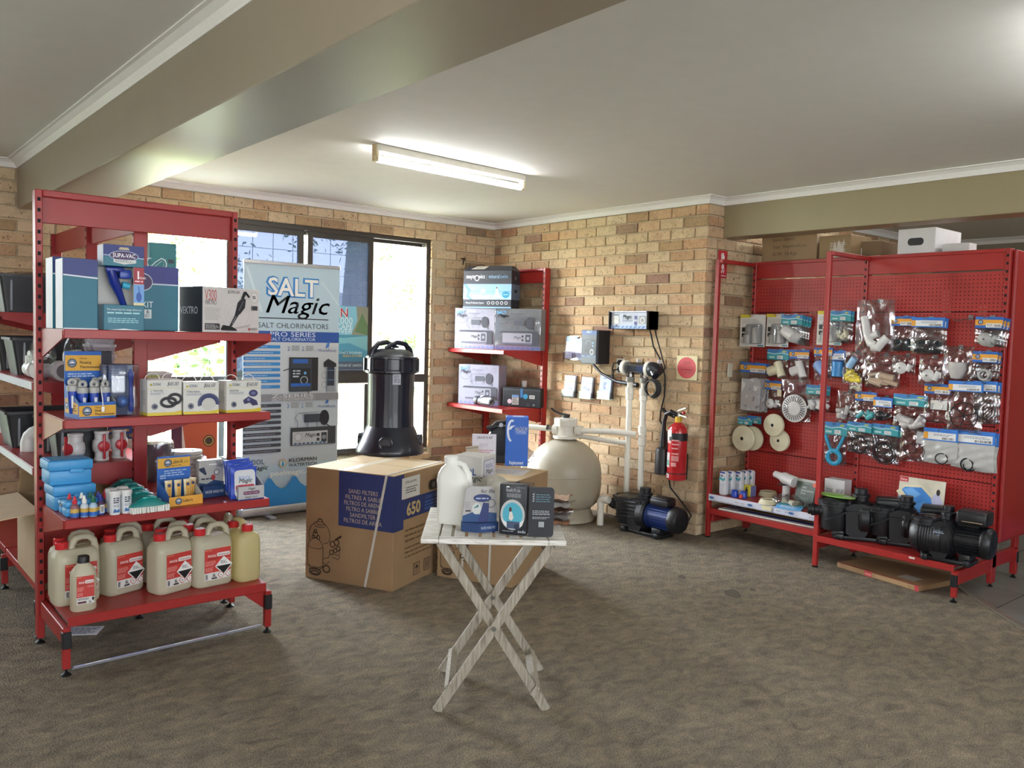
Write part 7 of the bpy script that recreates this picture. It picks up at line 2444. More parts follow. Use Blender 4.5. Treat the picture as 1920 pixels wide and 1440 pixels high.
def pump(name, label, loc, rz, kind='blue', s=1.0, group=None):
 """pool pump: strainer pot at -x, motor at +x, seen from -y"""
 t = thing(name, label, 'pump', loc, rz, group)
 t.scale = (s, s, s)
 mm = M_MB if kind == 'blue' else M_PB
 # strainer pot and clear lid
 b = B().lathe(M_PB, [(.06, .045), (.09, .06), (.098, .10), (.104, .20), (.104, .225), (.12, .23), (.12, .25)], 32, Matrix.Translation((-.13, 0, 0)))
 if kind == 'big':
  b.along(M_PB, (-.25, 0, .15), (.10, 0, .15), [(.05, 0), (.10, .04), (.122, .14), (.13, .35), (.13, .75), (.125, .78), (.13, .8), (.13, .9), (.115, 1)], 40)
  for i in range(9):
   b.torus(M_PB, (0, 0, 0), .129, .003, Matrix.Translation((-.16 + .022 * i, 0, .15)) @ Matrix.Rotation(pi / 2, 4, 'Y'), 36, 6)
 obj('strainer_pot', b, t)
 b = B().lathe(M_PB, [(.118, .248), (.124, .252), (.124, .27), (.105, .276), (.10, .27)], 32, Matrix.Translation((-.13, 0, 0)))
 for i in range(8):
  a = i * pi / 4
  b.rbox(M_PB, (-.13 + .118 * cos(a), .118 * sin(a), .262), (.024, .024, .026), .004, 1)
 l = obj('lid', b, t)
 obj('lid_window', B().lathe(clear_material('smoked_lid', .5, .2, .06, (.9, .95, 1)) if 'smoked' not in _MC else _MC['smoked'], [(.104, .268), (.08, .282), (.04, .288), (.001, .29)], 28, Matrix.Translation((-.13, 0, 0))), l)
 obj('inlet', B().along(M_PB, (-.21, 0, .185), (-.315, 0, .185), [(.05, 0), (.05, .25), (.04, .3), (.04, .55), (.046, .6), (.046, .78), (.038, .8), (.038, 1)], 24).cyl(M_DARK, (-.3148, 0, .185), (-.3155, 0, .185), .031, n=20), t)
 # pump body with sloping ribs
 pr = [(-.06, .05), (-.03, .03), (.06, .03), (.08, .06), (.08, .24), (.06, .262), (-.02, .262), (-.07, .235)]
 T = Matrix.Rotation(pi / 2, 4, 'X')
 obj('volute', B().prism(M_PB, pr, -.10, .10, T).along(M_PB, (.02, 0, .155), (.10, 0, .155), [(.12, 0), (.13, .2), (.13, .8), (.115, 1)], 32), t, smooth=30)
 b = B()
 if kind == 'black':
  b.bar(M_PB, (-.20, -.10, .13), (-.06, -.112, .205), .012, .022, (0, -1, 0)).bar(M_PB, (-.06, -.112, .205), (.07, -.108, .205), .012, .022, (0, -1, 0))
 for i in range(5 if kind == 'blue' else 0):
  z0_, x0_ = .075 + .03 * i, -.20 + .012 * i
  b.tube(M_PB, [(x0_, -.085, z0_ + .02), (x0_ + .07, -.112, z0_ + .05), (.03, -.108, z0_ + .055)], .006, 6)
 if kind != 'big':
  obj('rib', b, t)['kind'] = 'stuff'
 obj('outlet', B().along(M_PB, (.035, 0, .255), (.035, 0, .36), [(.058, 0), (.058, .15), (.05, .2), (.05, .42), (.06, .46), (.06, .62), (.044, .66), (.044, 1)], 26), t)
 # motor with cooling fins
 b = B().along(mm, (.09, 0, .155), (.32, 0, .155), [(.10, 0), (.10, .08), (.083, .12), (.083, 1)], 32)
 for i in range(26):
  a = 2 * pi * i / 26
  if .2 < (a / (2 * pi)) < .3:
   continue
  n_ = Vector((0, cos(a), sin(a)))
  b.bar(mm, Vector((.125, 0, .155)) + n_ * .088, Vector((.315, 0, .155)) + n_ * .088, .005, .016, n_)
 obj('motor', b, t)
 b = B().along(M_PB, (.315, 0, .155), (.40, 0, .155), [(.098, 0), (.103, .1), (.10, .7), (.085, .93), (.06, 1)], 32)
 f = obj('fan_cover', b, t)
 b = B()
 for i in range(3):
  b.torus(M_DARK, (0, 0, 0), .022 + .02 * i, .003, Matrix.Translation((.401 - .003 * i, 0, .155)) @ Matrix.Rotation(pi / 2, 4, 'Y'), 24, 6)
 obj('grille', b, f)
 obj('terminal_box', B().rbox(M_PB, (.215, -.01, .275), (.17, .12, .055), .014, 3).rbox(M_PB, (.215, -.01, .305), (.155, .105, .02), .008, 2).rbox(M_PB, (.22, 0, .245), (.08, .07, .03), .004, 1), t)
 b = B().rbox(M_PB, (.06, 0, .015), (.40, .17, .03), .008, 2).rbox(M_PB, (-.11, 0, .035), (.08, .15, .05), .01, 2).rbox(M_PB, (.20, 0, .045), (.09, .14, .06), .01, 2)
 for sx in (-.10, .23):
  b.rbox(M_PB, (sx, -.085, .022), (.05, .05, .044), .01, 2)
 obj('base', b, t)
 return t


dp = Vector((-.16, .987, 0))
pc = (at(1160, 995, z=0) + at(1252, 1014, z=0)) / 2
RP = radians(92)
rx = Vector((cos(RP), sin(RP), 0))
ry = Vector((-sin(RP), cos(RP), 0))
loc = pc - rx * .09 + ry * .085
pump('pool_pump', 'black pool pump with blue finned motor standing on the carpet under the cream pipes', (max(loc.x, .26), loc.y, 0), RP, 'blue', 1.0)
pe = at(1125, 984, z=0)
t = thing('suction_elbow', 'cream pipe elbow standing on the carpet at the inlet of the black pump', 'fitting', (pe.x, pe.y - .0, 0), RP)
ze = max(.16, zat(pe.x, pe.y, 934))
obj('elbow', B().tube(M_PIPE, [(0, 0, 0), (0, 0, ze - .06), (.0, 0, ze - .03), (.012, 0, ze - .01), (.03, 0, ze), (.09, 0, ze)], [.027, .027, .034, .034, .034, .03], 20, ref=(0, 1, 0)), t)

# ------------------------------------------------------------------ wall controllers
XF = .155
a, c = at(1092, 650, x=XF), at(1121, 650, x=XF)
w, zt_, zb_ = c.y - a.y, zat(XF, c.y, 619), zat(XF, c.y, 683)
t = thing('chlorinator_controller', 'tall slate blue and black chlorinator controller on the brick wall', 'controller', (.012, (a.y + c.y) / 2, zb_), F_RIGHT)
h, d = zt_ - zb_, XF - .012
obj('case', B().rbox(mat('#1a1b20', .4), (0, -d / 2, h / 2), (w + .006, d, h), .004, 1), t, smooth=0)
fc = obj('face', B().rbox(mat('#434952', .35), (0, -d - .006, h / 2), (w, .016, h), .006, 2), t, smooth=0)
q = D((-w / 2, -d - .0142, 0), (1, 0, 0), (0, 0, 1))
q.rrect(w * .02, h * .86, w * .98, h * .985, .012, '#27497f').text('SALT', w * .5, h * .91, .03, '#c9d6ea', None, 'C', .01).rect(w * .06, h * .2, w * .96, h * .72, '#2b3039').ring(w * .48, h * .56, .036, .036, .003, '#8d949e', 0, pi).ell(w * .76, h * .62, .008, .008, '#6f9fd0').ell(w * .76, h * .53, .008, .008, '#6f9fd0').ell(w * .3, h * .39, .012, .016, '#17181c').ell(w * .4, h * .39, .012, .016, '#17181c').rect(w * .06, h * .2, w * .96, h * .25, '#55708f').ell(w * .3, h * .24, .012, .010, '#1d3560')
q.ell(w * .7, h * .35, .032, .036, '#17181c').ell(w * .7, h * .35, .024, .028, '#9aa0a6').ell(w * .7, h * .35, .013, .015, '#2a2b30').done('control_panel', fc)
tag(obj('controller_lead', B().tube(M_BLK, [(.03, at(1112, 690, x=.03).y, zb_ - .01), (.05, at(1130, 705, x=.03).y, zat(.03, 1.6, 700)), (.05, at(1160, 718, x=.03).y, zat(.03, 1.8, 716)), (.06, at(1200, 722, x=.03).y, zat(.03, 2.0, 722))], [.012, .011, .016, .022], 10)), 'thick black lead hanging from the slate controller to the cream pipes', 'cable')
XF2 = .15
a, c = at(1143, 600, x=XF2), at(1213, 600, x=XF2)
w, zt_, zb_ = c.y - a.y, zat(XF2, c.y, 583), zat(XF2, c.y, 618)
h, d = zt_ - zb_, XF2 - .012
t = thing('chlorinator_controller', 'wide black controller with pale blue face and dial, highest on the brick wall', 'controller', (.012, (a.y + c.y) / 2, zb_), F_RIGHT)
b = B().rbox(mat('#141519', .35), (0, -d * .42, h / 2), (w, d * .84, h), .004, 1)
b.box(mat('#141519', .35), (-w / 2 + .004, -d + .01, h / 2), (.006, .05, h)).box(mat('#b9bec6', .3, .5), (0, -d + .015, h - .004), (w, .05, .006)).box(mat('#141519', .35), (w / 2 - .003, -d / 2, h / 2), (.006, d, h))
obj('case', b, t, smooth=0)
fc = obj('face', B().rbox(mat('#c3cad6', .3), (.004, -d + .018, h / 2), (w - .016, .02, h - .01), .003, 1), t, smooth=0)
q = D((-w / 2 + .012, -d + .0078, .005), (1, 0, 0), (0, 0, 1))
W_, H_ = w - .016, h - .01
q.rect(0, 0, W_, H_ * .2, '#9fb6d8')
for i in range(8):
 u_ = W_ * (.05 + .115 * i)
 q.poly([(u_, 0), (u_ + W_ * .04, H_ * .14), (u_ + W_ * .09, H_ * .18), (u_ + W_ * .08, H_ * .05)], '#4f74a8')
q.rect(W_ * .04, H_ * .3, W_ * .23, H_ * .72, '#d9d9d2').ring(W_ * .135, H_ * .42, .025, .03, .004, '#6d6d66', .3, 2.8).rect(W_ * .08, H_ * .78, W_ * .2, H_ * .85, '#3c4048').ell(W_ * .16, H_ * .16, .012, .012, '#18204a').text('Magic', W_ * .32, H_ * .6, .045, '#3c4a60', None, 'L', .008, .3).text('Electronic', W_ * .32, H_ * .42, .028, '#5f7090', None, 'L', 0, .2).rect(W_ * .66, H_ * .55, W_ * .73, H_ * .76, '#1f2d72').rect(W_ * .66, H_ * .22, W_ * .73, H_ * .42, '#1f2d72').rect(W_ * .78, H_ * .28, W_ * .98, H_ * .76, '#8d9298').ell(W_ * .88, H_ * .5, .026, .026, '#d6d6d8').ell(W_ * .88, H_ * .5, .016, .016, '#7d8288').done('control_panel', fc)
yq1, yq2 = at(1218, 622, x=.08).y, at(1228, 622, x=.06).y
ycl = at(1241, 690, x=.05).y
zq = lambda y, py: zat(.05, y, py)
tag(obj('power_cable', B().tube(M_BLK, [(.08, yq1, zb_ + .002), (.07, yq1 + .005, zb_ - .03), (.05, yq1 + .02, zq(yq1, 650)), (.04, at(1237, 672, x=.04).y, zq(ycl, 672)), (.04, at(1247, 700, x=.04).y, zq(ycl, 705)), (.03, at(1246, 740, x=.03).y, zq(ycl, 742)), (.03, at(1239, 770, x=.03).y, zq(ycl, 772)), (.03, at(1238, 780, x=.03).y, zq(ycl, 790)), (.05, at(1250, 805, x=.05).y, zq(ycl, 808)), (.04, at(1252, 880, x=.04).y, zq(ycl, 880)), (.05, at(1257, 915, x=.05).y, zq(2.4, 915)), (.06, at(1285, 945, x=.06).y, zq(2.5, 947)), (.07, at(1296, 962, x=.07).y, zq(2.55, 963)), (.10, at(1288, 976, x=.1).y, zq(2.52, 976)), (.16, at(1268, 977, x=.16).y, zat(.16, 2.5, 977))], .0065, 8)), 'long black cable running down the bricks from the wide controller to the pump', 'cable')
tag(obj('power_cable', B().tube(M_BLK, [(.06, yq2, zb_ + .002), (.05, yq2 + .004, zb_ - .04), (.04, at(1240, 668, x=.04).y, zq(ycl, 665)), (.035, at(1247, 688, x=.035).y, zq(ycl, 690)), (.035, at(1244, 696, x=.035).y, zq(ycl, 697)), (.04, at(1232, 700, x=.04).y, zq(ycl, 700))], .0055, 8)), 'short black cable looping from the wide controller to the salt cell', 'cable')
a = at(1160, 686, x=.016)
t = thing('power_outlet', 'white double power outlet with two black plugs on the brick wall', 'outlet', (.004, at(1162, 686, x=.02).y, zat(.02, 1.75, 700)), F_RIGHT)
obj('plate', B().rbox(mat('#d9d7d0', .4), (0, -.008, .063), (.085, .016, .127), .005, 2), t, smooth=0)
for z in (.035, .092):
 pl = obj('plug', B().along(M_BLK, (.01, -.016, z), (.01, -.05, z), [(.024, 0), (.024, .5), (.014, .8), (.010, 1)], 16), t)
obj('plug_lead', B().tube(M_BLK, [(.01, -.05, .092), (-.04, -.05, .085), (-.07, -.03, .04), (-.07, -.02, -.04)], .006, 8).tube(M_BLK, [(.01, -.05, .035), (-.03, -.05, .03), (-.06, -.03, 0), (-.065, -.02, -.05)], .006, 8), t)

# brochure holders
M_ACR = clear_material('clear_acrylic', .85, .14, .06, (.96, .97, 1))


def holder(label, px, pt, pb, cols, two=False):
 Y = at(px, pb, x=.06).y
 z0_ = zat(.06, Y, pb)
 h = zat(.03, Y, pt) - z0_
 t = thing('brochure_holder', label, 'brochures', (.006, Y, z0_), F_RIGHT)
 w = .15
 b = B().box(M_ACR, (0, -.004, h * .5), (w, .004, h)).box(M_ACR, (0, -.05, h * .17), (w * .98, .003, h * .34)).box(M_ACR, (0, -.027, .002), (w, .05, .003))
 for s_ in (-1, 1):
  b.rings(M_ACR, [[(s_ * w / 2 + e, y, z) for y, z in ((-.002, 0), (-.055, 0), (-.055, h * .34), (-.03, h * .22), (-.002, h * .6))] for e in (-.0015, .0015)])
 obj('holder', b, t, smooth=0)
 for k in range(2):
  y = -.012 - .014 * k
  c_ = cols[k]
  br = obj('brochure', B().add([(-w * .45, y - .012, .006), (w * .45, y - .012, .006), (w * .45, y + .006, h * .97), (-w * .45, y + .006, h * .97), (-w * .45, y - .006, .006), (w * .45, y - .006, .006), (w * .45, y + .008, h * .97), (-w * .45, y + .008, h * .97)], [(0, 1, 2, 3), (7, 6, 5, 4), (0, 4, 5, 1), (1, 5, 6, 2), (2, 6, 7, 3), (3, 7, 4, 0)], mat(c_[0], .45)), t, smooth=0)
  if k == 1:
   q = D((-w * .45, y - .0125, .006), (1, 0, 0), (0, .018, h * .96))
   W_, H_ = w * .9, h * .95
   c_[1](q, W_, H_)
   q.done('print', br)
 return t


def bro1(q, w, h):
 q.rect(0, h * .70, w, h * .74, '#b9c46a').small(w * .3, h * .82, w * .85, h * .92, 2, '#7f9a8a', 2).small(w * .1, h * .48, w * .9, h * .66, 4, '#b3b9c9', 3).ell(w * .6, h * .38, w * .25, h * .08, '#8d93a8').ell(w * .4, h * .28, w * .2, h * .06, '#7b8199').small(w * .1, h * .08, w * .9, h * .2, 3, '#a9b2cc', 4)


def bro2(q, w, h):
 q.rect(0, h * .70, w, h * .735, '#7f8fc0').small(w * .35, h * .82, w * .9, h * .9, 2, '#8b96a8', 2).ell(w * .35, h * .5, w * .2, h * .08, '#9096ac').ell(w * .7, h * .42, w * .2, h * .07, '#868da6').ell(w * .5, h * .3, w * .22, h * .07, '#9aa0b4').small(w * .1, h * .08, w * .9, h * .2, 3, '#a9b2cc', 5)


def bro3(q, w, h):
 q.rect(0, 0, w, h, '#a9b2cf').rect(0, 0, w, h * .33, '#7fb0d8').small(w * .3, h * .84, w * .9, h * .92, 1, '#5f6f9a', 2).rect(w * .35, h * .4, w * .6, h * .72, '#7d8db0').ell(w * .62, h * .55, w * .1, h * .06, '#e2e6ee').small(w * .05, h * .05, w * .95, h * .3, 5, '#cfe0ef', 4)


def bro4(q, w, h):
 q.rect(0, h * .78, w, h, '#7f9fca').rect(w * .3, h * .72, w, h * .85, '#a0a1b0').ell(w * .35, h * .45, w * .22, h * .2, '#a5a7b5').small(w * .4, h * .1, w * .95, h * .35, 4, '#8d99c9', 4)


holder('clear wall holder of white leaflets with green stripe, leftmost of the lower three', 1063, 703, 745, (('#cfd3dd', None), ('#d6d9e2', bro1)))
holder('clear wall holder of white leaflets with blue stripe, middle of the lower three', 1095, 706, 748, (('#cfd3dd', None), ('#d6d9e2', bro2)))
holder('wall holder of pale blue leaflets, nearest the pipes of the lower three', 1130, 703, 749, (('#b5bdd6', None), ('#b5bdd6', bro3)))
holder('clear wall holder of mixed leaflets beside the slate controller', 1066, 630, 674, (('#c3cad8', None), ('#cfd3de', bro4)))
t = holder('second clear holder of leaflets half hidden behind the slate controller', 1083, 634, 676, (('#c3cad8', None), ('#c6cbe0', bro4)))

# CO2 sign
a, c = at(1269, 690, x=.008), at(1308, 690, x=.008)
z1_, z0_ = zat(.008, c.y, 668), zat(.008, c.y, 714)
w, h = c.y - a.y, z1_ - z0_
t = tag(obj('extinguisher_sign', B().rbox(mat('#d2c69a', .4), (0, -.003, h / 2), (w, .005, h), .002, 1), None, (.008, (a.y + c.y) / 2, z0_), F_RIGHT, smooth=0), 'cream sign with a red disc above the fire extinguisher', 'sign')
q = D((-w / 2, -.0055, 0), (1, 0, 0), (0, 0, 1))
q.ell(w * .5, h * .5, w * .45, h * .44, '#c03a42').text('CO2', w * .5, h * .64, .035, '#6d1b22', None, 'C', .02)
for k, s in enumerate(('DO NOT USE ON', 'FLAMMABLE', 'LIQUID FIRES')):
 q.text(s, w * .5, h * (.5 - .11 * k), .02, '#7d2028', w * (.66, .6, .5)[k], 'C', .008)
q.done('print', t)

# fire extinguisher
XE = .11
yE = at(1270, 840, x=XE).y
zE0, zE1 = zat(XE, yE, 900), zat(XE, yE, 793)
rE = (at(1288, 850, x=XE).y - at(1252, 850, x=XE).y) * .64 * .5 * 1.12
rE = .076
t = thing('fire_extinguisher', 'red carbon dioxide fire extinguisher with black horn hanging on the brick wall', 'extinguisher', (XE, yE, zE0), F_RIGHT)
hE = zE1 - zE0
M_FE = mat('#b01a22', .2, var=.03, coat=.5, name='extinguisher_red')
obj('cylinder', B().lathe(M_FE, [(.05, 0), (rE * .95, .006), (rE, .02), (rE, hE - .075), (rE * .93, hE - .04), (rE * .7, hE - .015), (rE * .4, hE), (.02, hE + .012)], 40), t)
obj('band', B().lathe(M_BLK, [(rE + .0006, hE - .135), (rE + .0006, hE - .075)], 40, caps=False), t)
obj('neck', B().cyl(mat('#c9a31f', .4), (0, 0, hE), (0, 0, hE + .05), .026).cyl(mat('#b9b6ae', .3, .8), (0, 0, hE + .04), (0, 0, hE + .075), .02), t)
obj('lever', B().bar(mat('#c3c3c3', .3, .8), (-.03, 0, hE + .07), (.10, -.02, hE + .055), .02, .008).bar(mat('#c3c3c3', .3, .8), (-.03, 0, hE + .085), (.09, -.02, hE + .125), .02, .008).cyl(mat('#a02028', .4), (.06, -.02, hE + .085), (.075, -.025, hE + .085), .012), t)
b = B().tube(M_BLK, [(0, -.01, hE + .06), (-.05, -.03, hE + .085), (-.10, -.03, hE + .06), (-.125, -.02, hE + .0), (-.13, -.02, hE - .08), (-.13, -.02, hE - .12)], [.016, .018, .018, .017, .02, .022], 12)
b.tube(M_BLK, [(.03, .0, hE + .07), (-.06, .02, hE + .045), (-.13, .0, hE + .07), (-.155, -.01, hE + .10)], .014, 10)
obj('hose', b, t)
obj('horn', B().lathe(M_BLK, [(.022, hE - .10), (.026, hE - .20), (.05, hE - .215), (.056, hE - .24), (.058, .035), (.05, .03)], 26, Matrix.Translation((-.13, -.02, 0))), t)
obj('bracket', B().lathe(M_BLK, [(rE + .003, .055), (rE + .003, .062)], 36, caps=False).box(M_BLK, (0, .09, .1), (.05, .03, .2)), t, smooth=0)
b = B()
lo = None
q = D((0, 0, 0), (1, 0, 0), (0, 0, 1), b=b)
# label wrapped on the cylinder
for u0, u1, v0, v1, col in ((-.5, .0, .33, .38, '#d6cfcb'), (-.5, -.05, .28, .30, '#d9a6a6'), (-.5, -.1, .10, .21, '#cfc3c3'), (-.45, -.12, .115, .155, '#5f9a8a'), (-.55, -.2, .30, .36, '#d9d2ce'), (.05, .55, .30, .31, '#d99a9a'), (.05, .55, .27, .28, '#d99a9a'), (.05, .5, .24, .25, '#d99a9a'), (.05, .55, .2, .21, '#d99a9a'), (.05, .55, .15, .19, '#c97f80'), (.05, .4, .11, .14, '#d99a9a'), (-.6, -.1, .02, .05, '#dcd6d2'), (-.42, -.25, .026, .044, '#c02a30')):
 N = 6
 vs, fs = [], []
 q.k += 1
 for i in range(N + 1):
  a_ = -pi / 2 + (u0 + (u1 - u0) * i / N) * 1.5
  for v in (v0, v1):
   rr_ = rE + .0006 + .0001 * q.k
   vs.append((rr_ * cos(a_), rr_ * sin(a_), v * hE / .43))
 b.add(vs, [(2 * i, 2 * i + 2, 2 * i + 3, 2 * i + 1) for i in range(N)], mat(col, .4, var=0))
obj('printed_label', b, t, smooth=0)

# location sign over it, on the end of the wall, and a white switch plate
a, c = at(1345, 495, y=YP + .012), at(1362, 495, y=YP + .012)
z1_, z0_ = zat(c.x, YP, 471), zat(c.x, YP, 522)
w, h = a.x - c.x, z1_ - z0_
t = tag(obj('extinguisher_location_sign', B().rbox(mat('#b32630', .4), (0, -.003, h / 2), (w, .005, h), .002, 1), None, ((a.x + c.x) / 2, YP + .014, z0_), pi, smooth=0), 'narrow red extinguisher location sign on the end of the brick wall', 'sign')
q = D((-w / 2, -.0055, 0), (1, 0, 0), (0, 0, 1))
q.rrect(w * .3, h * .62, w * .7, h * .84, w * .15, '#e3d3d2').rect(w * .42, h * .84, w * .6, h * .9, '#e3d3d2').line([(w * .36, h * .9), (w * .3, h * .8)], .008, '#e3d3d2').rrect(w * .36, h * .32, w * .66, h * .5, w * .12, '#e3d3d2').text('W', w * .5, h * .16, .05, '#e3d3d2', None, 'C', .02).rect(w * .12, h * .06, w * .88, h * .09, '#e3d3d2').done('print', t)
a = at(1367, 695, y=YP + .012)
t = tag(obj('switch_plate', B().rbox(mat('#c9c3b0', .4), (0, -.005, .055), (.06, .012, .11), .004, 2), None, (a.x, YP + .014, zat(a.x, YP, 707)), pi, smooth=0), 'small cream switch plate on the brick wall behind the red post', 'switch')
# ================================================================== PEGBOARD GOODS

M_MILK = plastic_material('milky_bag', '#cfcecb', .3, .25)
HX = -.415           # plane the packets hang in
M_HOOK = mat('#8b8a8c', .3, .8, name='chrome_hook')
HT, HB, HO = '#2f8d96', '#3f8fc4', '#d99a35'


def hdr(kind, q, w, h, sd):
 """printed header card of a packet"""
 if kind == 'O':
  q.rect(0, 0, w, h, '#2e62ad').rect(0, h * .24, w, h * .74, HO)
  r = h * .22
  q.ell(w * .2, h * .52, r, r, '#2b3550').ell(w * .2, h * .52, r * .7, r * .7, '#8a97ab').rect(w * .4, h * .06, w * .96, h * .42, '#dad8d2').barcode(w * .7, h * .12, w * .92, h * .34, sd).small(w * .43, h * .14, w * .66, h * .36, 2, '#77777c', sd)
 elif kind == 'B':
  q.rect(0, 0, w, h, '#3574c4').rect(w * .12, h * .1, w * .95, h * .68, '#dfdfdf').rect(w * .0, h * .1, w * .13, h * .68, HO).small(w * .3, h * .38, w * .9, h * .6, 2, '#7d8894', sd).barcode(w * .55, h * .14, w * .9, h * .32, sd)
 elif kind == 'T':
  q.rect(0, 0, w, h, HT).poly([(0, h), (w, h), (w, h * .62), (w * .6, h * .74), (w * .3, h * .6), (0, h * .8)], '#3b78b5').poly([(0, h * .7), (w * .35, h * .58), (w * .7, h * .7), (w, h * .58), (w, h * .5), (w * .7, h * .62), (w * .35, h * .5), (0, h * .6)], '#a9c9d6').rect(w * .1, h * .14, w * .36, h * .32, '#9fc4c2').rect(w * .48, h * .08, w * .74, h * .4, '#d9dcda').small(w * .5, h * .12, w * .72, h * .36, 3, '#6d7a80', sd).ell(w * .8, h * .8, w * .1, h * .08, '#a9b95a')
 elif kind == 'W':
  q.rect(0, h * .9, w * .42, h, '#d2c03a').small(w * .08, h * .72, w * .9, h * .86, 4, '#9a9a97', sd, .35).rect(w * .08, h * .46, w * .28, h * .6, '#2c2c30').rect(w * .08, h * .3, w * .28, h * .42, '#2c2c30').small(w * .06, h * .05, w * .4, h * .2, 4, '#a5a5a2', sd + 1, .35).rect(w * .74, h * .02, w * .98, h * .06, '#3f8a99')


def c_pipe(b, w, h, m, rr):
 r = w * .17
 b.cyl(m, (-w * .12, 0, h * .12), (-w * .1, 0, h * .62), r).cyl(m, (-w * .12, 0, h * .1), (-w * .12, 0, h * .36), r * 1.25).cyl(m, (w * .2, -.01, h * .1), (w * .16, 0, h * .6), r * 1.1)


def c_tube(b, w, h, m, rr):
 b.cyl(m, (-w * .32, -.004, h * .66), (w * .18, -.018, h * .28), w * .24).cyl(mat('#6f6e72', .6), (w * .18, -.018, h * .28), (w * .183, -.0182, h * .277), w * .19)


def c_tee(b, w, h, m, rr):
 r = w * .17
 b.cyl(m, (-w * .02, 0, h * .86), (w * .25, -.008, h * .1), r).cyl(m, (-w * .36, -.006, h * .34), (w * .06, 0, h * .5), r * 1.25).cyl(mat('#8c7d6c', .6), (-w * .36, -.006, h * .34), (-w * .363, -.0062, h * .34), r)


def c_pile(b, w, h, m, rr):
 for i in range(7):
  x, z = rr.uniform(-.3, .3) * w, rr.uniform(.1, .42) * h
  a = rr.uniform(0, pi)
  L = w * .2
  b.cyl(m, (x - cos(a) * L, rr.uniform(-.015, .01), max(w * .1, z - sin(a) * L)), (x + cos(a) * L, rr.uniform(-.015, .01), max(w * .1, z + sin(a) * L)), w * rr.uniform(.05, .12), n=12)


def c_lpipe(b, w, h, m, rr):
 b.tube(m, [(-w * .28, 0, h * .68), (-w * .16, -.01, h * .3), (-w * .05, -.02, h * .16), (w * .1, -.02, h * .13)], w * .105, 14).tube(m, [(w * .02, -.03, h * .10), (w * .16, -.03, h * .08), (w * .26, -.02, h * .2), (w * .36, -.01, h * .28)], w * .11, 14).cyl(m, (-w * .1, .0, h * .30), (w * .1, .0, h * .36), w * .1)


def c_foam(b, w, h, m, rr):
 for s in (-1, 1):
  b.rbox(m, (s * w * .2, 0, h * .28), (w * .34, .022, h * .46), .006, 2)


def ring_c(n, *spec):
 def f(b, w, h, m, rr):
  for x, z, R, r in spec:
   b.torus(m, (0, 0, 0), R * w, max(.0016, r * w), Matrix.Translation((x * w, -.014 - .003 * rr.random(), z * h)) @ Matrix.Rotation(pi / 2, 4, 'X') @ Matrix.Diagonal((1, rr.uniform(.8, 1.05), 1, 1)), 28, 6)
 return f


def c_wheel(b, w, h, m, rr):
 b.torus(m, (0, 0, 0), .40 * w, .016 * w, Matrix.Translation((0, -.016, h * .42)) @ Matrix.Rotation(pi / 2, 4, 'X'), 30, 6)
 for k in range(3):
  a = k * pi / 3 + .3
  b.bar(m, (-.4 * w * cos(a), -.016, h * .42 - .4 * w * sin(a)), (.4 * w * cos(a), -.016, h * .42 + .4 * w * sin(a)), .004, .006)


def c_disc(b, w, h, m, rr):
 b.lathe(m, [(w * .4, 0), (w * .42, .006), (w * .18, .014), (.001, .016)], 32, Matrix.Translation((0, -.006, h * .30)) @ Matrix.Rotation(pi / 2, 4, 'X'))
 for k in range(28):
  a = 2 * pi * k / 28
  b.bar(M_DARK, (w * .21 * cos(a), -.0185, h * .30 + w * .21 * sin(a)), (w * .37 * cos(a), -.015, h * .30 + w * .37 * sin(a)), .004, .003, (0, 1, 0))


def c_plates(b, w, h, m, rr):
 b.rbox(m, (-w * .06, 0, h * .44), (w * .72, .012, h * .8), .003, 1).rbox(m, (w * .18, .012, h * .46), (w * .6, .01, h * .82), .003, 1)


def c_knob(b, w, h, m, rr):
 b.lathe(m, [(w * .24, 0), (w * .26, .008), (w * .2, .02), (w * .08, .028), (.001, .03)], 24, Matrix.Translation((-w * .1, 0, h * .34)) @ Matrix.Rotation(pi / 2, 4, 'X'))
 b.cyl(M_HOOK, (-w * .1, -.028, h * .34), (-w * .1, -.034, h * .34), w * .04, n=10).cyl(m, (w * .15, .0, h * .2), (w * .3, 0, h * .5), w * .12, n=14)


def c_cup(b, w, h, m, rr):
 b.lathe(m, [(w * .3, h * .55), (w * .3, h * .35), (w * .18, h * .1), (.001, h * .06)], 20)


def c_wrench(b, w, h, m, rr):
 b.torus(m, (0, 0, 0), w * .26, w * .09, Matrix.Translation((0, -.008, h * .24)) @ Matrix.Rotation(pi / 2, 4, 'X'), 24, 8)
 for s in (-1, 1):
  b.bar(m, (s * w * .08, -.008, h * .36), (s * w * .4, -.008, h * .98), .016, .022, (0, 1, 0))


M_OR = mat('#1d1e22', .4, name='black_rubber')
M_FOAM = mat('#22262b', .9, var=.15, scale=80, name='black_foam')
M_CRM = mat('#d5cfb2', .35, var=.04, name='cream_plastic')
M_CLR = mat('#b5b0ae', .4, var=.08)


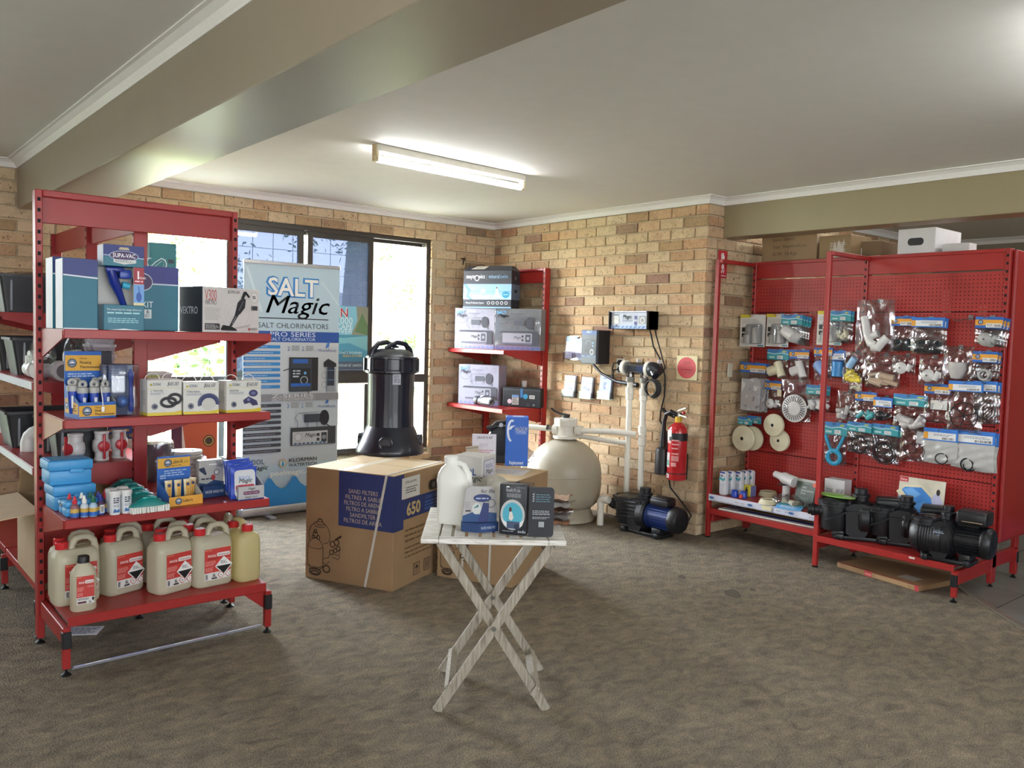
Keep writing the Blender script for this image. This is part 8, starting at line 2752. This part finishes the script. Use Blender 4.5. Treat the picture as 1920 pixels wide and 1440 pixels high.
def packet(label, pl, pt, pr, pb, kind, content, m, n=1, hh=.26, cat='packet', off=.0, tilt=0.0, grp=None, w2=None, bag=True, hx=None):
 mb = M_MILK if 'pale' in label else M_BAG
 """a hung packet: header card, clear bag and what is inside it; n of them on one hook"""
 X = (HX if hx is None else hx) + off
 a, c = at(pl, pb, x=X), at(pr, pb, x=X)
 Y, w = (a.y + c.y) / 2, c.y - a.y
 z0, z1 = zat(X, Y, pb), zat(X, Y, pt)
 H = z1 - z0
 rr = random.Random(pl * 7 + pt)
 t = thing('hanging_packet', label, cat, (X, Y, z0), F_RIGHT, grp or 'hanging packets')
 t.rotation_euler = (0, tilt, F_RIGHT)
 hk = H if kind == 'W' else (H * hh if kind != 'N' else 0)
 bh = H if kind == 'W' else H - hk
 if hk:
  def fn(u, v):
   return ((u - .5) * w, .004 * sin(3 * u + pl) + (.0 if kind == 'W' else .002 * v), H - hk + v * hk)
  cd = obj('blister_card' if kind == 'W' else 'header_card', B().sheet(mat('#d6d4ce' if kind == 'W' else {'O': '#2e62ad', 'B': '#3574c4', 'T': HT}[kind], .4), fn, 6, 3, .002), t, smooth=30)
  q = D((-w / 2, -.0045, H - hk), (1, 0, 0), (0, 0, 1))
  hdr(kind, q, w * .995, hk, pl)
  q.done('printed_header', cd)
 if bag:
  p1, p2 = rr.uniform(0, 6), rr.uniform(0, 6)
  bw = w * (.98 if kind != 'N' else 1)
  if kind == 'W':
   obj('blister', B().rbox(M_BLISTER, (w * .12, -.022, H * .4), (w * .62, .04, H * .62), .012, 2), t)
  else:
   thk = .024

   def front_(u, v, s=-1):
    e = min(u, 1 - u, v * 1.2, (1 - v) * 1.6)
    e = min(1, e * 5)
    bl = thk * e * (1.15 - .6 * v)
    wr = .005 * sin(13 * u + 7 * v + p1) + .004 * sin(19 * v - 11 * u + p2) + .003 * sin(31 * u + 23 * v)
    return ((u - .5) * bw * (1 + .03 * sin(5 * v + p1)), s * bl * .6 + wr * e + (.004 if s > 0 else 0), v * bh + .008 * sin(4 * u + p2) * (1 - v))
   b = B().sheet(mb, front_, 12, 12)
   b.sheet(mb, lambda u, v: front_(u, v, 1), 8, 8)
   obj('bag', b, t, smooth=40)
 if content:
  b = B()
  content(b, w, bh, m, rr)
  obj('contents', b, t, smooth=35)
 # hook prong
 zt = z1 - min(.012, H * .05)
 b = B().tube(M_HOOK, [(PEG + .001, Y, zt + .004), (X + .02 + .02 * n, Y, zt), (X + .03 + .02 * n, Y, zt + .012)], .0025, 6)
 b.box(M_HOOK, (PEG + .004, Y, zt + .006), (.006, .03, .028))
 obj('peg_hook', b, pb_, smooth=0)
 for k in range(1, n):
  dup(t, (X - .013 * k, Y + .012 * k, z0 - .004 * k), F_RIGHT, label.split(',')[0] + ' (' * 0 + (', ' + lb2 if (lb2 := ', '.join(label.split(',')[1:]).strip()) else '') + ', ' + ('second', 'third', 'fourth')[k - 1] + ' on its hook', None, (0, tilt + .02 * k, F_RIGHT))
 return t


PK = [
 ('white carded pack of grey pipe fittings, at the left end of the top row', 1387, 590, 1433, 650, 'W', c_pipe, M_GREY, 1),
 ('white carded pack of grey hose adaptors, second in the top row', 1435, 589, 1478, 650, 'W', c_pipe, M_GREY, 1),
 ('teal headed packet with a white pipe offcut, top row', 1463, 590, 1503, 642, 'T', c_tube, M_PVC, 4, .36),
 ('white carded pack with yellow corner half hidden by the red post', 1531, 583, 1577, 647, 'W', c_pipe, M_GREY, 1),
 ('teal headed packet of cream ties, top row beside the red post', 1556, 583, 1594, 641, 'T', c_pile, M_CRM, 2, .32),
 ('big clear bag of bent white pipes in the top row', 1603, 562, 1674, 660, 'N', c_lpipe, M_PVC, 1, 0),
 ('blue and orange headed packet of black foam, left one of two', 1669, 593, 1712, 660, 'O', c_foam, M_FOAM, 1, .27),
 ('blue and orange headed packet of black foam, right one of two', 1706, 595, 1768, 663, 'B', c_foam, M_FOAM, 2, .27),
 ('orange headed packet of grey fittings, right end of top row', 1826, 594, 1878, 647, 'O', c_knob, M_GREY, 3, .4),
 ('teal headed packet with cream tee piece, second row', 1437, 655, 1477, 709, 'T', c_tee, M_CRM, 1, .36),
 ('orange headed packet with white tee piece, second row', 1479, 656, 1516, 711, 'O', c_tee, M_PVC, 1, .3),
 ('packet with a slim blue and white brush behind the red post', 1525, 652, 1560, 712, 'O', c_tube, mat('#7f9fd6', .4), 1, .25),
 ('small packet holding a blue cylinder beside the red post', 1556, 657, 1583, 707, 'B', lambda b, w, h, m, rr: b.cyl(m, (0, -.005, h * .05), (w * .05, -.005, h * .95), w * .36), mat('#2f7fc0', .35), 1, .38),
 ('clear bag of yellow and blue test parts, second row', 1578, 659, 1624, 718, 'N', lambda b, w, h, m, rr: (c_pile(b, w, h * .7, mat('#d9c34a', .35), rr), b.cyl(mat('#8fb4d9', .35), (-w * .2, -.01, h * .5), (w * .05, -.01, h * .8), w * .14, n=12)), None, 1, 0),
 ('thin clear bag hanging below the yellow test parts', 1590, 700, 1614, 737, 'N', c_pile, M_CRM, 1, 0),
 ('clear bag of small brown and cream parts, second row', 1622, 663, 1686, 727, 'N', c_pile, mat('#b09a86', .4), 1, 0),
 ('small clear bag with a white wheel, second row', 1673, 666, 1716, 702, 'N', c_knob, M_PVC, 1, 0),
 ('clear bag with a round white knob, second row right', 1720, 668, 1768, 723, 'N', c_knob, M_PVC, 1, 0),
 ('tall clear bag with a clear plastic cup, second row right', 1765, 649, 1822, 716, 'N', c_cup, M_CLR, 1, 0),
 ('orange headed packet with a gauge, second row', 1822, 659, 1869, 713, 'O', ring_c(1, (0, .3, .2, .05)), M_GREY, 2, .38),
 ('orange headed packet of long white plates, third row left', 1384, 680, 1433, 773, 'O', c_plates, M_PVC, 2, .2),
 ('orange headed packet with a small white cap, third row', 1432, 714, 1463, 770, 'O', c_knob, M_PVC, 1, .3),
 ('clear bag with a round white slotted grille, third row', 1463, 711, 1519, 789, 'N', c_disc, M_PVC, 1, 0),
 ('teal headed packet of short white tubes, third row at the post', 1511, 722, 1550, 770, 'T', c_pile, M_PVC, 2, .36),
 ('clear bag of clear clips, third row right of the red post', 1566, 734, 1606, 790, 'N', c_pile, M_CLR, 1, 0),
 ('orange headed packet with teal seals, third row', 1602, 735, 1642, 788, 'O', c_pile, mat('#4f9fa5', .4), 1, .32),
 ('blue headed packet with a black rubber part, third row', 1636, 745, 1672, 787, 'B', c_knob, M_OR, 1, .44),
 ('clear bag with teal card and grey parts, third row', 1672, 740, 1736, 806, 'T', c_pile, M_CLR, 1, .32),
 ('clear packet with white slip and thin black ring, third row', 1730, 720, 1780, 792, 'O', lambda b, w, h, m, rr: (b.box(mat('#d9d5d0', .5), (w * .1, -.012, h * .62), (w * .62, .002, h * .32)), ring_c(1, (-.22, .2, .19, .012))(b, w, h, m, rr)), M_OR, 1, .26),
 ('blue headed packet with a black cross ring, third row', 1775, 715, 1840, 812, 'B', c_wheel, M_OR, 1, .2),
 ('blue headed packet with large black ring, third row right', 1822, 715, 1868, 793, 'B', ring_c(1, (0, .42, .36, .014)), M_OR, 2, .25),
 ('blue headed packet with a blue lid spanner in the bottom row', 1542, 792, 1586, 870, 'T', c_wrench, mat('#2f9ac0', .35), 1, .3),
 ('blue headed packet of thin black rings beside the blue spanner', 1586, 792, 1632, 850, 'T', ring_c(1, (0, .45, .36, .014), (.08, .42, .33, .014)), M_OR, 2, .3),
 ('blue headed packet with two overlapping black rings, bottom row', 1632, 796, 1681, 866, 'T', ring_c(1, (-.05, .62, .34, .014), (-.02, .36, .36, .016), (0, .3, .38, .016)), M_OR, 2, .28),
 ('plain clear packet with white slip and two black rings, bottom row', 1684, 803, 1735, 866, 'N', lambda b, w, h, m, rr: (b.box(mat('#d6d4d0', .5), (w * .28, .002, h * .75), (w * .4, .002, h * .35)), ring_c(1, (-.1, .4, .24, .014), (.1, .34, .36, .014))(b, w, h, m, rr)), M_OR, 1, 0),
 ('pale bag with blue label and small black ring, bottom row', 1730, 804, 1794, 868, 'B', ring_c(1, (.08, .22, .18, .02)), M_OR, 1, .36),
 ('large pale bag with blue label, right end of bottom row', 1782, 808, 1864, 880, 'B', ring_c(1, (-.1, .18, .14, .02)), M_OR, 2, .34),
]
for k, a in enumerate(PK):
 lb, pl, pt, pr, pb, kd, ct, m = a[:8]
 packet(lb, pl, pt, pr, pb, kd, ct, m, a[8], a[9] if len(a) > 9 else .3, off=.006 * (k % 3), tilt=.05 * sin(k * 1.9) if kd == 'N' else .015 * sin(k))
tag(obj('paper_slip', B().box(mat('#cdc3a5', .6), (0, 0, 0), (.004, .035, .05)), None, at(1461, 737, x=HX + .03)), 'small cream swing tag between the white cap packet and the grille', 'tag')


def spool(label, px, py, pxr, X, hd=None):
 c = at(px, py, x=X)
 r = (at(px + pxr, py, x=X).y - c.y)
 t = thing('brush_spool', label, 'spool', (X, c.y, c.z - r), F_RIGHT, 'white spools')
 T = Matrix.Translation((0, 0, r)) @ Matrix.Rotation(pi / 2, 4, 'X')
 b = B().rings(M_CRM, [[(k * cos(a), k * sin(a), z) for a in [2 * pi * j / 36 for j in range(36)]] for k, z in ((r * .14, -.012), (r * .98, -.012), (r, -.008), (r, .006), (r * .95, .012), (r * .5, .014), (r * .3, .024), (r * .14, .024), (r * .14, -.012))], caps=False, T=T)
 obj('disc', b, t)
 obj('hub', B().lathe(M_DARK, [(r * .14, -.01), (r * .14, .0235)], 12, T), t)
 if hd:
  a, q_ = hd
  w = .13
  z = zat(X - .02, c.y, a)
  h = .06
  cd = obj('header_card', B().sheet(mat(HB, .4), lambda u, v: ((u - .5) * w, .012, z - (c.z - r) - h + v * h), 4, 2, .002), t, smooth=0)
  q = D((-w / 2, .0105, z - (c.z - r) - h), (1, 0, 0), (0, 0, 1))
  hdr('T', q, w, h, px)
  q.done('printed_header', cd)
 return t


spool('white spool behind another at the left of the bottom row', 1411, 822, 20, HX + .0, (780, 0))
spool('large white spool at the left end of the bottom row', 1394, 822, 21, HX + .045, (782, 0))
spool('white spool hanging highest, to the right of the two left spools', 1451, 797, 19, HX + .05, (786, 0))
spool('white spool hanging below the highest spool', 1462, 826, 18.5, HX + .02, None)
a = at(1806, 599, x=HX)
obj('peg_hook', B().tube(M_HOOK, [(PEG + .002, a.y + .03, a.z + .01), (HX + .08, a.y - .0, a.z - .01), (HX + .10, a.y - .02, a.z - .005)], .003, 6).box(M_HOOK, (PEG + .004, a.y + .03, a.z + .014), (.006, .03, .03)), pb_, smooth=0)

# ------------------------------------------------------------------ goods on the two low shelves
ZU = .346
for k, (px_, py_, X) in enumerate(((1355, 921, -.075), (1368, 915, -.13), (1384, 912, -.18), (1394, 906, -.25), (1405, 900, -.31))):
 c = at(px_, py_, x=X)
 Y = max(c.y, 2.745)
 h = .185
 o = carton('sealant_tube_box', 'white and blue canister box on the low shelf of the pegboard bay, ' + ('nearest', 'second', 'third', 'fourth', 'rearmost')[k] + ' of five', 'box', (X, Y + .01, ZU), F_RIGHT - .1, .066, .05, h, '#cfd0d6', 'white and blue boxes on the low shelf', .4, r=.012)
 q = front(.066, .05, h)
 q.rect(.008, h * .92, .058, h * .995, '#2f3f8c').poly([(.003, h * .7), (.02, h * .78), (.045, h * .70), (.063, h * .8), (.063, h * .66), (.04, h * .6), (.02, h * .66), (.003, h * .6)], '#3f9aa8').poly([(.01, h * .82), (.03, h * .88), (.05, h * .8), (.03, h * .78)], '#6b5a78').small(.01, h * .1, .058, h * .5, 7, '#b1b3bf', k).done('printed_front', o)
for k, (px_, py_) in enumerate(((1378, 925), (1394, 930))):
 p = at(px_, py_, x=-.09 - .02 * k)
 p.z = ZU
 t = thing('blue_fitting', ('blue plastic cap on the low shelf, left one of two', 'blue plastic cap with red end on the low shelf, right one of two')[k], 'fitting', p, .4, 'blue caps')
 obj('cap', B().lathe(mat('#1f3fa5', .3), [(.026, 0), (.028, .02), (.024, .03), (.024, .048), (.015, .055)], 18), t)
 if k:
  obj('end', B().cyl(mat('#d2554a', .4), (.02, -.01, .016), (.032, -.016, .014), .014, n=14), t)
p = at(1406, 915, x=-.22)
o = carton('yellow_box', 'small yellow and black box on the low shelf of the pegboard bay', 'box', (p.x, p.y, ZU), F_RIGHT - .15, .07, .06, .085, '#d0c43a', None, .4)
front(.07, .06, .085).ell(.03, .04, .012, .026, '#23242a').rect(.026, .05, .034, .075, '#23242a').done('printed_front', o)
right(.07, .06, .085).rect(.001, .001, .059, .084, '#6d74a8').done('printed_side', o)
p = at(1474, 920, x=-.24)
t = thing('hose_nozzle', 'white plastic nozzle standing upright on the low shelf', 'nozzle', (p.x, p.y, ZU), F_RIGHT)
obj('stem', B().cyl(M_PVC, (0, 0, 0), (0, 0, .13), .028, n=20), t)
obj('head', B().along(M_PVC, (-.10, .0, .20), (.08, -.02, .165), [(.024, 0), (.028, .3), (.042, .45), (.042, 1)], 20).cyl(M_PVC, (0, 0, .13), (0, 0, .19), .03, n=18), t)
obj('clamp', B().torus(M_BLK, (0, 0, .135), .031, .005, None, 20, 6).box(M_BLK, (-.02, -.04, .135), (.05, .008, .012)), t)
for k, (px_, py_, R_) in enumerate(((1440, 930, .07), (1440, 945, .065))):
 p = at(px_, py_, z=ZU)
 b = B()
 for i in range(4):
  b.torus(M_CRM, (0, 0, .006 + .009 * i), R_ - .004 * i, .0055, None, 28, 6)
 tag(obj('hose_coil', b, None, (p.x, p.y, ZU)), ('coil of cream tubing at the back of the low shelf', 'coil of cream tubing at the front of the low shelf')[k], 'coil')
crumple('fittings_bag', 'clear bag of white fittings lying on the low shelf beside the nozzle', 'bag', (at(1478, 950, z=ZU).x, at(1478, 950, z=ZU).y, ZU), .16, .22, .07, 33, None, lambda t: (obj('fitting', B().cyl(M_CRM, (-.03, -.05, .03), (.02, -.02, .03), .022, n=14).cyl(M_CRM, (0, .02, .03), (.03, .07, .03), .024, n=14).cyl(M_CRM, (-.04, .04, .025), (-.02, .08, .025), .02, n=14), t)))
p = at(1502, 935, z=ZU)
o = standing = carton('quotation_booklet', 'dark green booklet leaning on the low shelf beside the red post', 'booklet', (-.20, at(1506, 930, x=-.20).y, ZU), F_RIGHT - .1, .165, .012, .20, '#4b574f', None, .5)
o.rotation_euler = (-.22, 0, F_RIGHT - .1)
front(.165, .012, .20).rect(0, .18, .165, .20, '#aaa89f').text('maytronics', .06, .166, .018, '#a9b0aa', .09).ell(.152, .168, .016, .016, '#c8513e').text('WC', .055, .132, .022, '#d5d9d5', None, 'L', .01).text('Absorption', .05, .112, .022, '#d5d9d5', .10, 'L', .01).text('Pool', .05, .09, .022, '#d5d9d5', None, 'L', .01).small(.04, .04, .12, .07, 3, '#8d968f', 3).done('printed_cover', o)
p = at(1484, 950, z=ZU + .012)
o = carton('blue_leaflet', 'light blue leaflet hanging over the front edge of the low shelf', 'leaflet', (-.05, p.y, ZU + .012), F_RIGHT + .25, .19, .09, .003, '#5fa3d6', None, .4)
o.rotation_euler = (.28, 0, F_RIGHT + .2)
top(.19, .09, .003).rect(0, .06, .19, .09, '#3f8d9a').small(.03, .02, .15, .06, 3, '#dbe6ee', 4).done('print', o)
a = at(1440, 968, z=.236)
t = thing('price_board', 'white board with blue and yellow panels lying on the lowest shelf', 'sign', (-.20, 3.18, .2335), F_RIGHT + .04)
bo = obj('board', B().rbox(mat('#d5d3ce', .45), (0, 0, .006), (.80, .28, .012), .003, 1), t, smooth=0)
q = D((-.40, -.14, .012), (1, 0, 0), (0, 1, 0))
q.rect(.14, .04, .78, .10, '#2a3a86').rect(.14, .12, .78, .20, '#b58a2a').small(.02, .06, .12, .24, 5, '#2b2f6a', 3, .6)
for i in range(9):
 q.line([(.17 + .066 * i, .125), (.2 + .066 * i, .195)], .008, '#7d6224')
 q.line([(.17 + .066 * i, .045), (.19 + .066 * i, .095)], .005, '#4d5ca5')
q.done('printed_panels', bo)

# ------------------------------------------------------------------ pumps on the long shelf
ZP = .222
rp = F_RIGHT + radians(32)
ax_ = Vector((cos(rp), sin(rp), 0))
for k, (px_, py_, X, ang, ptop, lb) in enumerate(((1566, 965, -.03, 32, 931, 'black pool pump with a green leaf card on its lid, on the long shelf'), (1652, 975, -.16, 20, 943, 'black pool pump in the middle of the long red shelf'), (1738, 1000, -.02, 6, 963, 'large black pool pump with a white badge at the right end of the long shelf'))):
 c = at(px_, py_, x=X)
 s = (zat(X, c.y, ptop) - ZP) / .288
 rp = F_RIGHT + radians(ang)
 ax_ = Vector((cos(rp), sin(rp), 0))
 o_ = Vector((X, c.y, ZP)) + ax_ * (.13 * s)
 pp = pump('pool_pump', lb, o_, rp, 'black' if k < 2 else 'big', s, 'black pumps on the long shelf')
 if k == 0:
  lf = tag(obj('leaf_card', B().prism(mat('#7fae4a', .5), [(.13 * cos(a) * (1 + .04 * sin(9 * a)), .06 * sin(a)) for a in [2 * pi * i / 30 for i in range(30)]], 0, .006), None, (X, c.y, ZP + .292 * s), F_RIGHT, smooth=0), 'green oval leaf shaped card lying on the lid of the first black pump', 'card')
  D((-.13, -.06, .006), (1, 0, 0), (0, 1, 0)).poly([(.17, .03), (.25, .05), (.255, .062), (.19, .09)], '#cfd2c6').done('print', lf)
 if k == 2:
  pp.scale = (s * .76, s, s)
  pp.location = Vector((X, c.y, ZP)) + ax_ * (.13 * s * .76)
  q = D((-.04, -.1305, .17), (1, 0, 0), (0, 0, 1))
  q.text('SuperPower', .055, .035, .018, '#7f93b0', .075, 'C').line([(.012, .03), (.098, .03)], .0025, '#c9cdd4').text('SPV', .055, .006, .018, '#7f93b0', None, 'C').done('badge', pp)
  obj('control_housing', B().rbox(M_PB, (.24, 0, .31), (.24, .17, .09), .02, 3).rbox(mat('#b59a7a', .4), (.25, -.083, .29), (.16, .008, .004), .001, 1), pp)
p = at(1568, 922, x=-.32)
o, w, d, h = box_n('small_white_box', 'small white printed box standing behind the first black pump', 'box', 1545, 1583, 925, 899, (-.30, 3.7), 0.0, .10, ZP, '#c9c7c6')
o.location.z = ZP
q = front(w, d, h)
q.text('ZODIAC', w * .08, h * .72, h * .12, '#3a3f52', w * .35).text('$45.00', w * .55, h * .72, h * .14, '#3a3a44', w * .36, shear=.3).small(w * .06, h * .3, w * .4, h * .55, 2, '#6f86b5', 2).done('printed_front', o)
o.scale.z = 1.0
# poster leaning on the pegboard
c0, c1 = at(1681, 950, x=-.38), at(1768, 950, x=-.38)
w = c1.y - c0.y
z1_, z0_ = zat(-.38, c0.y, 892), ZP
h = z1_ - z0_
t = tag(obj('pool_cover_poster', B().rbox(mat('#cfc8b4', .45), (0, 0, h / 2), (w, .008, h), .002, 1), None, (-.36, (c0.y + c1.y) / 2, z0_ + .001), F_RIGHT), 'poster of a man at a blue pool cover leaning behind the black pumps', 'poster')
t.rotation_euler = (-.12, 0, F_RIGHT)
q = D((-w / 2, -.004, 0), (1, 0, 0), (0, 0, 1))
q.poly([(0, h * .35), (w * .02, h * .75), (w * .2, h * .88), (w * .5, h * .86), (w * .72, h * .72), (w * .8, h * .5), (w * .7, h * .3), (w * .3, h * .1), (0, h * .1)], '#3f82cc').poly([(w * .1, h * .8), (w * .3, h * .84), (w * .5, h * .75), (w * .3, h * .65)], '#6aa3dc').poly([(w * .3, h * .55), (w * .6, h * .65), (w * .75, h * .55), (w * .5, h * .42)], '#5b98d8')
q.line([(0, h * .78), (w * .25, h * .58), (w * .66, h * .26)], h * .09, '#d9cfae').line([(w * .1, h * .85), (w * .5, h * .88), (w * .74, h * .74)], h * .035, '#dcd3b5').rect(0, h * .92, w * .2, h * .995, '#b8323c').text('Daisy', w * .02, h * .94, h * .05, '#f0e6e6').poly([(0, 0), (w, 0), (w, h * .22), (w * .6, h * .2), (0, h * .1)], '#2b2d33').text('OFF', w * .28, h * .12, h * .14, '#d9c23a', w * .24, 'L', .02)
q.poly([(w * .78, h * .48), (w * .74, h * .72), (w * .80, h * .80), (w * .90, h * .78), (w * .98, h * .66), (w * .94, h * .5), (w * .86, h * .44)], '#b3b3cf').ell(w * .865, h * .82, w * .04, h * .05, '#2a201c').poly([(w * .78, h * .47), (w * .88, h * .46), (w * .86, h * .30), (w * .8, h * .34), (w * .7, h * .26), (w * .66, h * .28)], '#27305e').poly([(w * .88, h * .46), (w * .93, h * .46), (w * .9, h * .28), (w * .86, h * .3)], '#27305e').done('print', t)
p = at(1710, 1046, x=.068)
tag(obj('torn_label', B().box(mat('#d5c3bb', .6), (0, 0, 0), (.003, .035, .012)), None, (.07, p.y, p.z)), 'torn white label on the front lip of the long red shelf', 'label')
# flat carton on the carpet under the long shelf
f0, f1, f2 = at(1569, 1063, z=0), at(1722, 1110, z=0), at(1790, 1092, z=0)
uu = (f1 - f0).normalized()
rf = atan2(uu.y, uu.x)
w, d = (f1 - f0).length, .50
h = .035
c = (f0 + f1) / 2 + Vector((-sin(rf), cos(rf), 0)) * d / 2
o = carton('flat_carton', 'large flat brown carton lying on the carpet under the long red shelf', 'box', (c.x, c.y, 0), rf, w, d, h, '#8f6f4c', None, .7)
q = front(w, d, h)
q.rect(w * .36, 0, w * .45, h, '#b03a38').text('FRAGILE', w * .37, h * .3, h * .4, '#e3cfc9', w * .07).rect(w * .955, 0, w, h, '#a8343a').small(w * .5, h * .2, w * .9, h * .8, 2, '#a88a5f', 4).done('printed_front', o)
top(w, d, h).rect(0, 0, w, .02, '#96382f').rect(w * .66, d * .15, w * .86, d * .34, '#b5aca0').done('printed_top', o)
bb_ = at(1916, 1020, x=-1.05)
t = thing('blue_bucket', 'blue plastic bucket at the right edge behind the red end panel', 'bucket', (-1.15, 4.86, 0), 0)
zb_ = zat(-1.15, 4.86, 1010)
obj('bucket', B().lathe(mat('#2a5fae', .4), [(.10, 0), (.12, max(.1, zb_)), (.125, max(.1, zb_)), (.125, max(.1, zb_) - .02), (.11, .02)], 28), t)

# ------------------------------------------------------------------ cartons on top of the pegboard bay
ZTP = 2.158


def topbox(name, label, pl, pr, pt, X, d, col, zb=ZTP, group=None):
 a, c = at(pl, 480, x=X), at(pr, 480, x=X)
 w = c.y - a.y
 Y = (a.y + c.y) / 2
 h = min(zat(X, Y, pt), 2.62) - zb
 return carton(name, label, 'box', (X - d / 2, Y, zb), F_RIGHT, w, d, h, col, group, .7), w, d, h


o, w, d, h = topbox('shipping_carton', 'brown shipping carton with printed size and weight on top of the pegboard bay', 1429, 1530, 440, -.47, .34, '#8f7757')
front(w, d, h).text('Size: 50x45x45cm', w * .2, h * .5, .032, '#3a2f24', w * .62).text('G.W: 15-Kgs', w * .2, h * .22, .036, '#3a2f24', w * .46).text('Item: S0650', w * .2, h * .78, .03, '#3a2f24', w * .4).done('printed_front', o)
o, w, d, h = topbox('shipping_carton', 'brown carton with torn film on top of the pegboard bay', 1535, 1594, 441, -.47, .30, '#86704f')
front(w, d, h).poly([(w * .4, h * .02), (w * .5, h * .75), (w * .56, h * .4), (w * .62, h * .8), (w * .72, h * .5), (w * .8, h * .85), (w * .78, h * .02)], '#b5ada0').small(w * .35, h * .1, w * .85, h * .7, 8, '#c9c3ba', 3, .3).done('torn_film', o)
o, w, d, h = topbox('shipping_carton', 'small brown carton with white arrow label on top of the pegboard bay', 1597, 1650, 452, -.62, .26, '#7d6b50', ZTP)
front(w, d, h).rect(w * .05, h * .05, w * .36, h * .6, '#c3c1bc').poly([(w * .17, h * .1), (w * .24, h * .1), (w * .24, h * .3), (w * .28, h * .3), (w * .205, h * .42), (w * .13, h * .3), (w * .17, h * .3)], '#2a2a2c').text('THIS SIDE', w * .2, h * .48, h * .07, '#2a2a2c', w * .24, 'C').done('printed_label', o)
o, w, d, h = topbox('archive_carton', 'white archive carton with black hand hole on top of the pegboard bay', 1682, 1752, 428, -.47, .40, '#c9c8c8')
q = front(w, d, h)
q.rrect(w * .27, h * .32, w * .70, h * .62, h * .14, '#15151a').done('hand_hole', o)
o, w, d, h = topbox('small_white_carton', 'small white carton beside the archive carton on top of the pegboard bay', 1766, 1816, 456, -.49, .12, '#bdbcba')
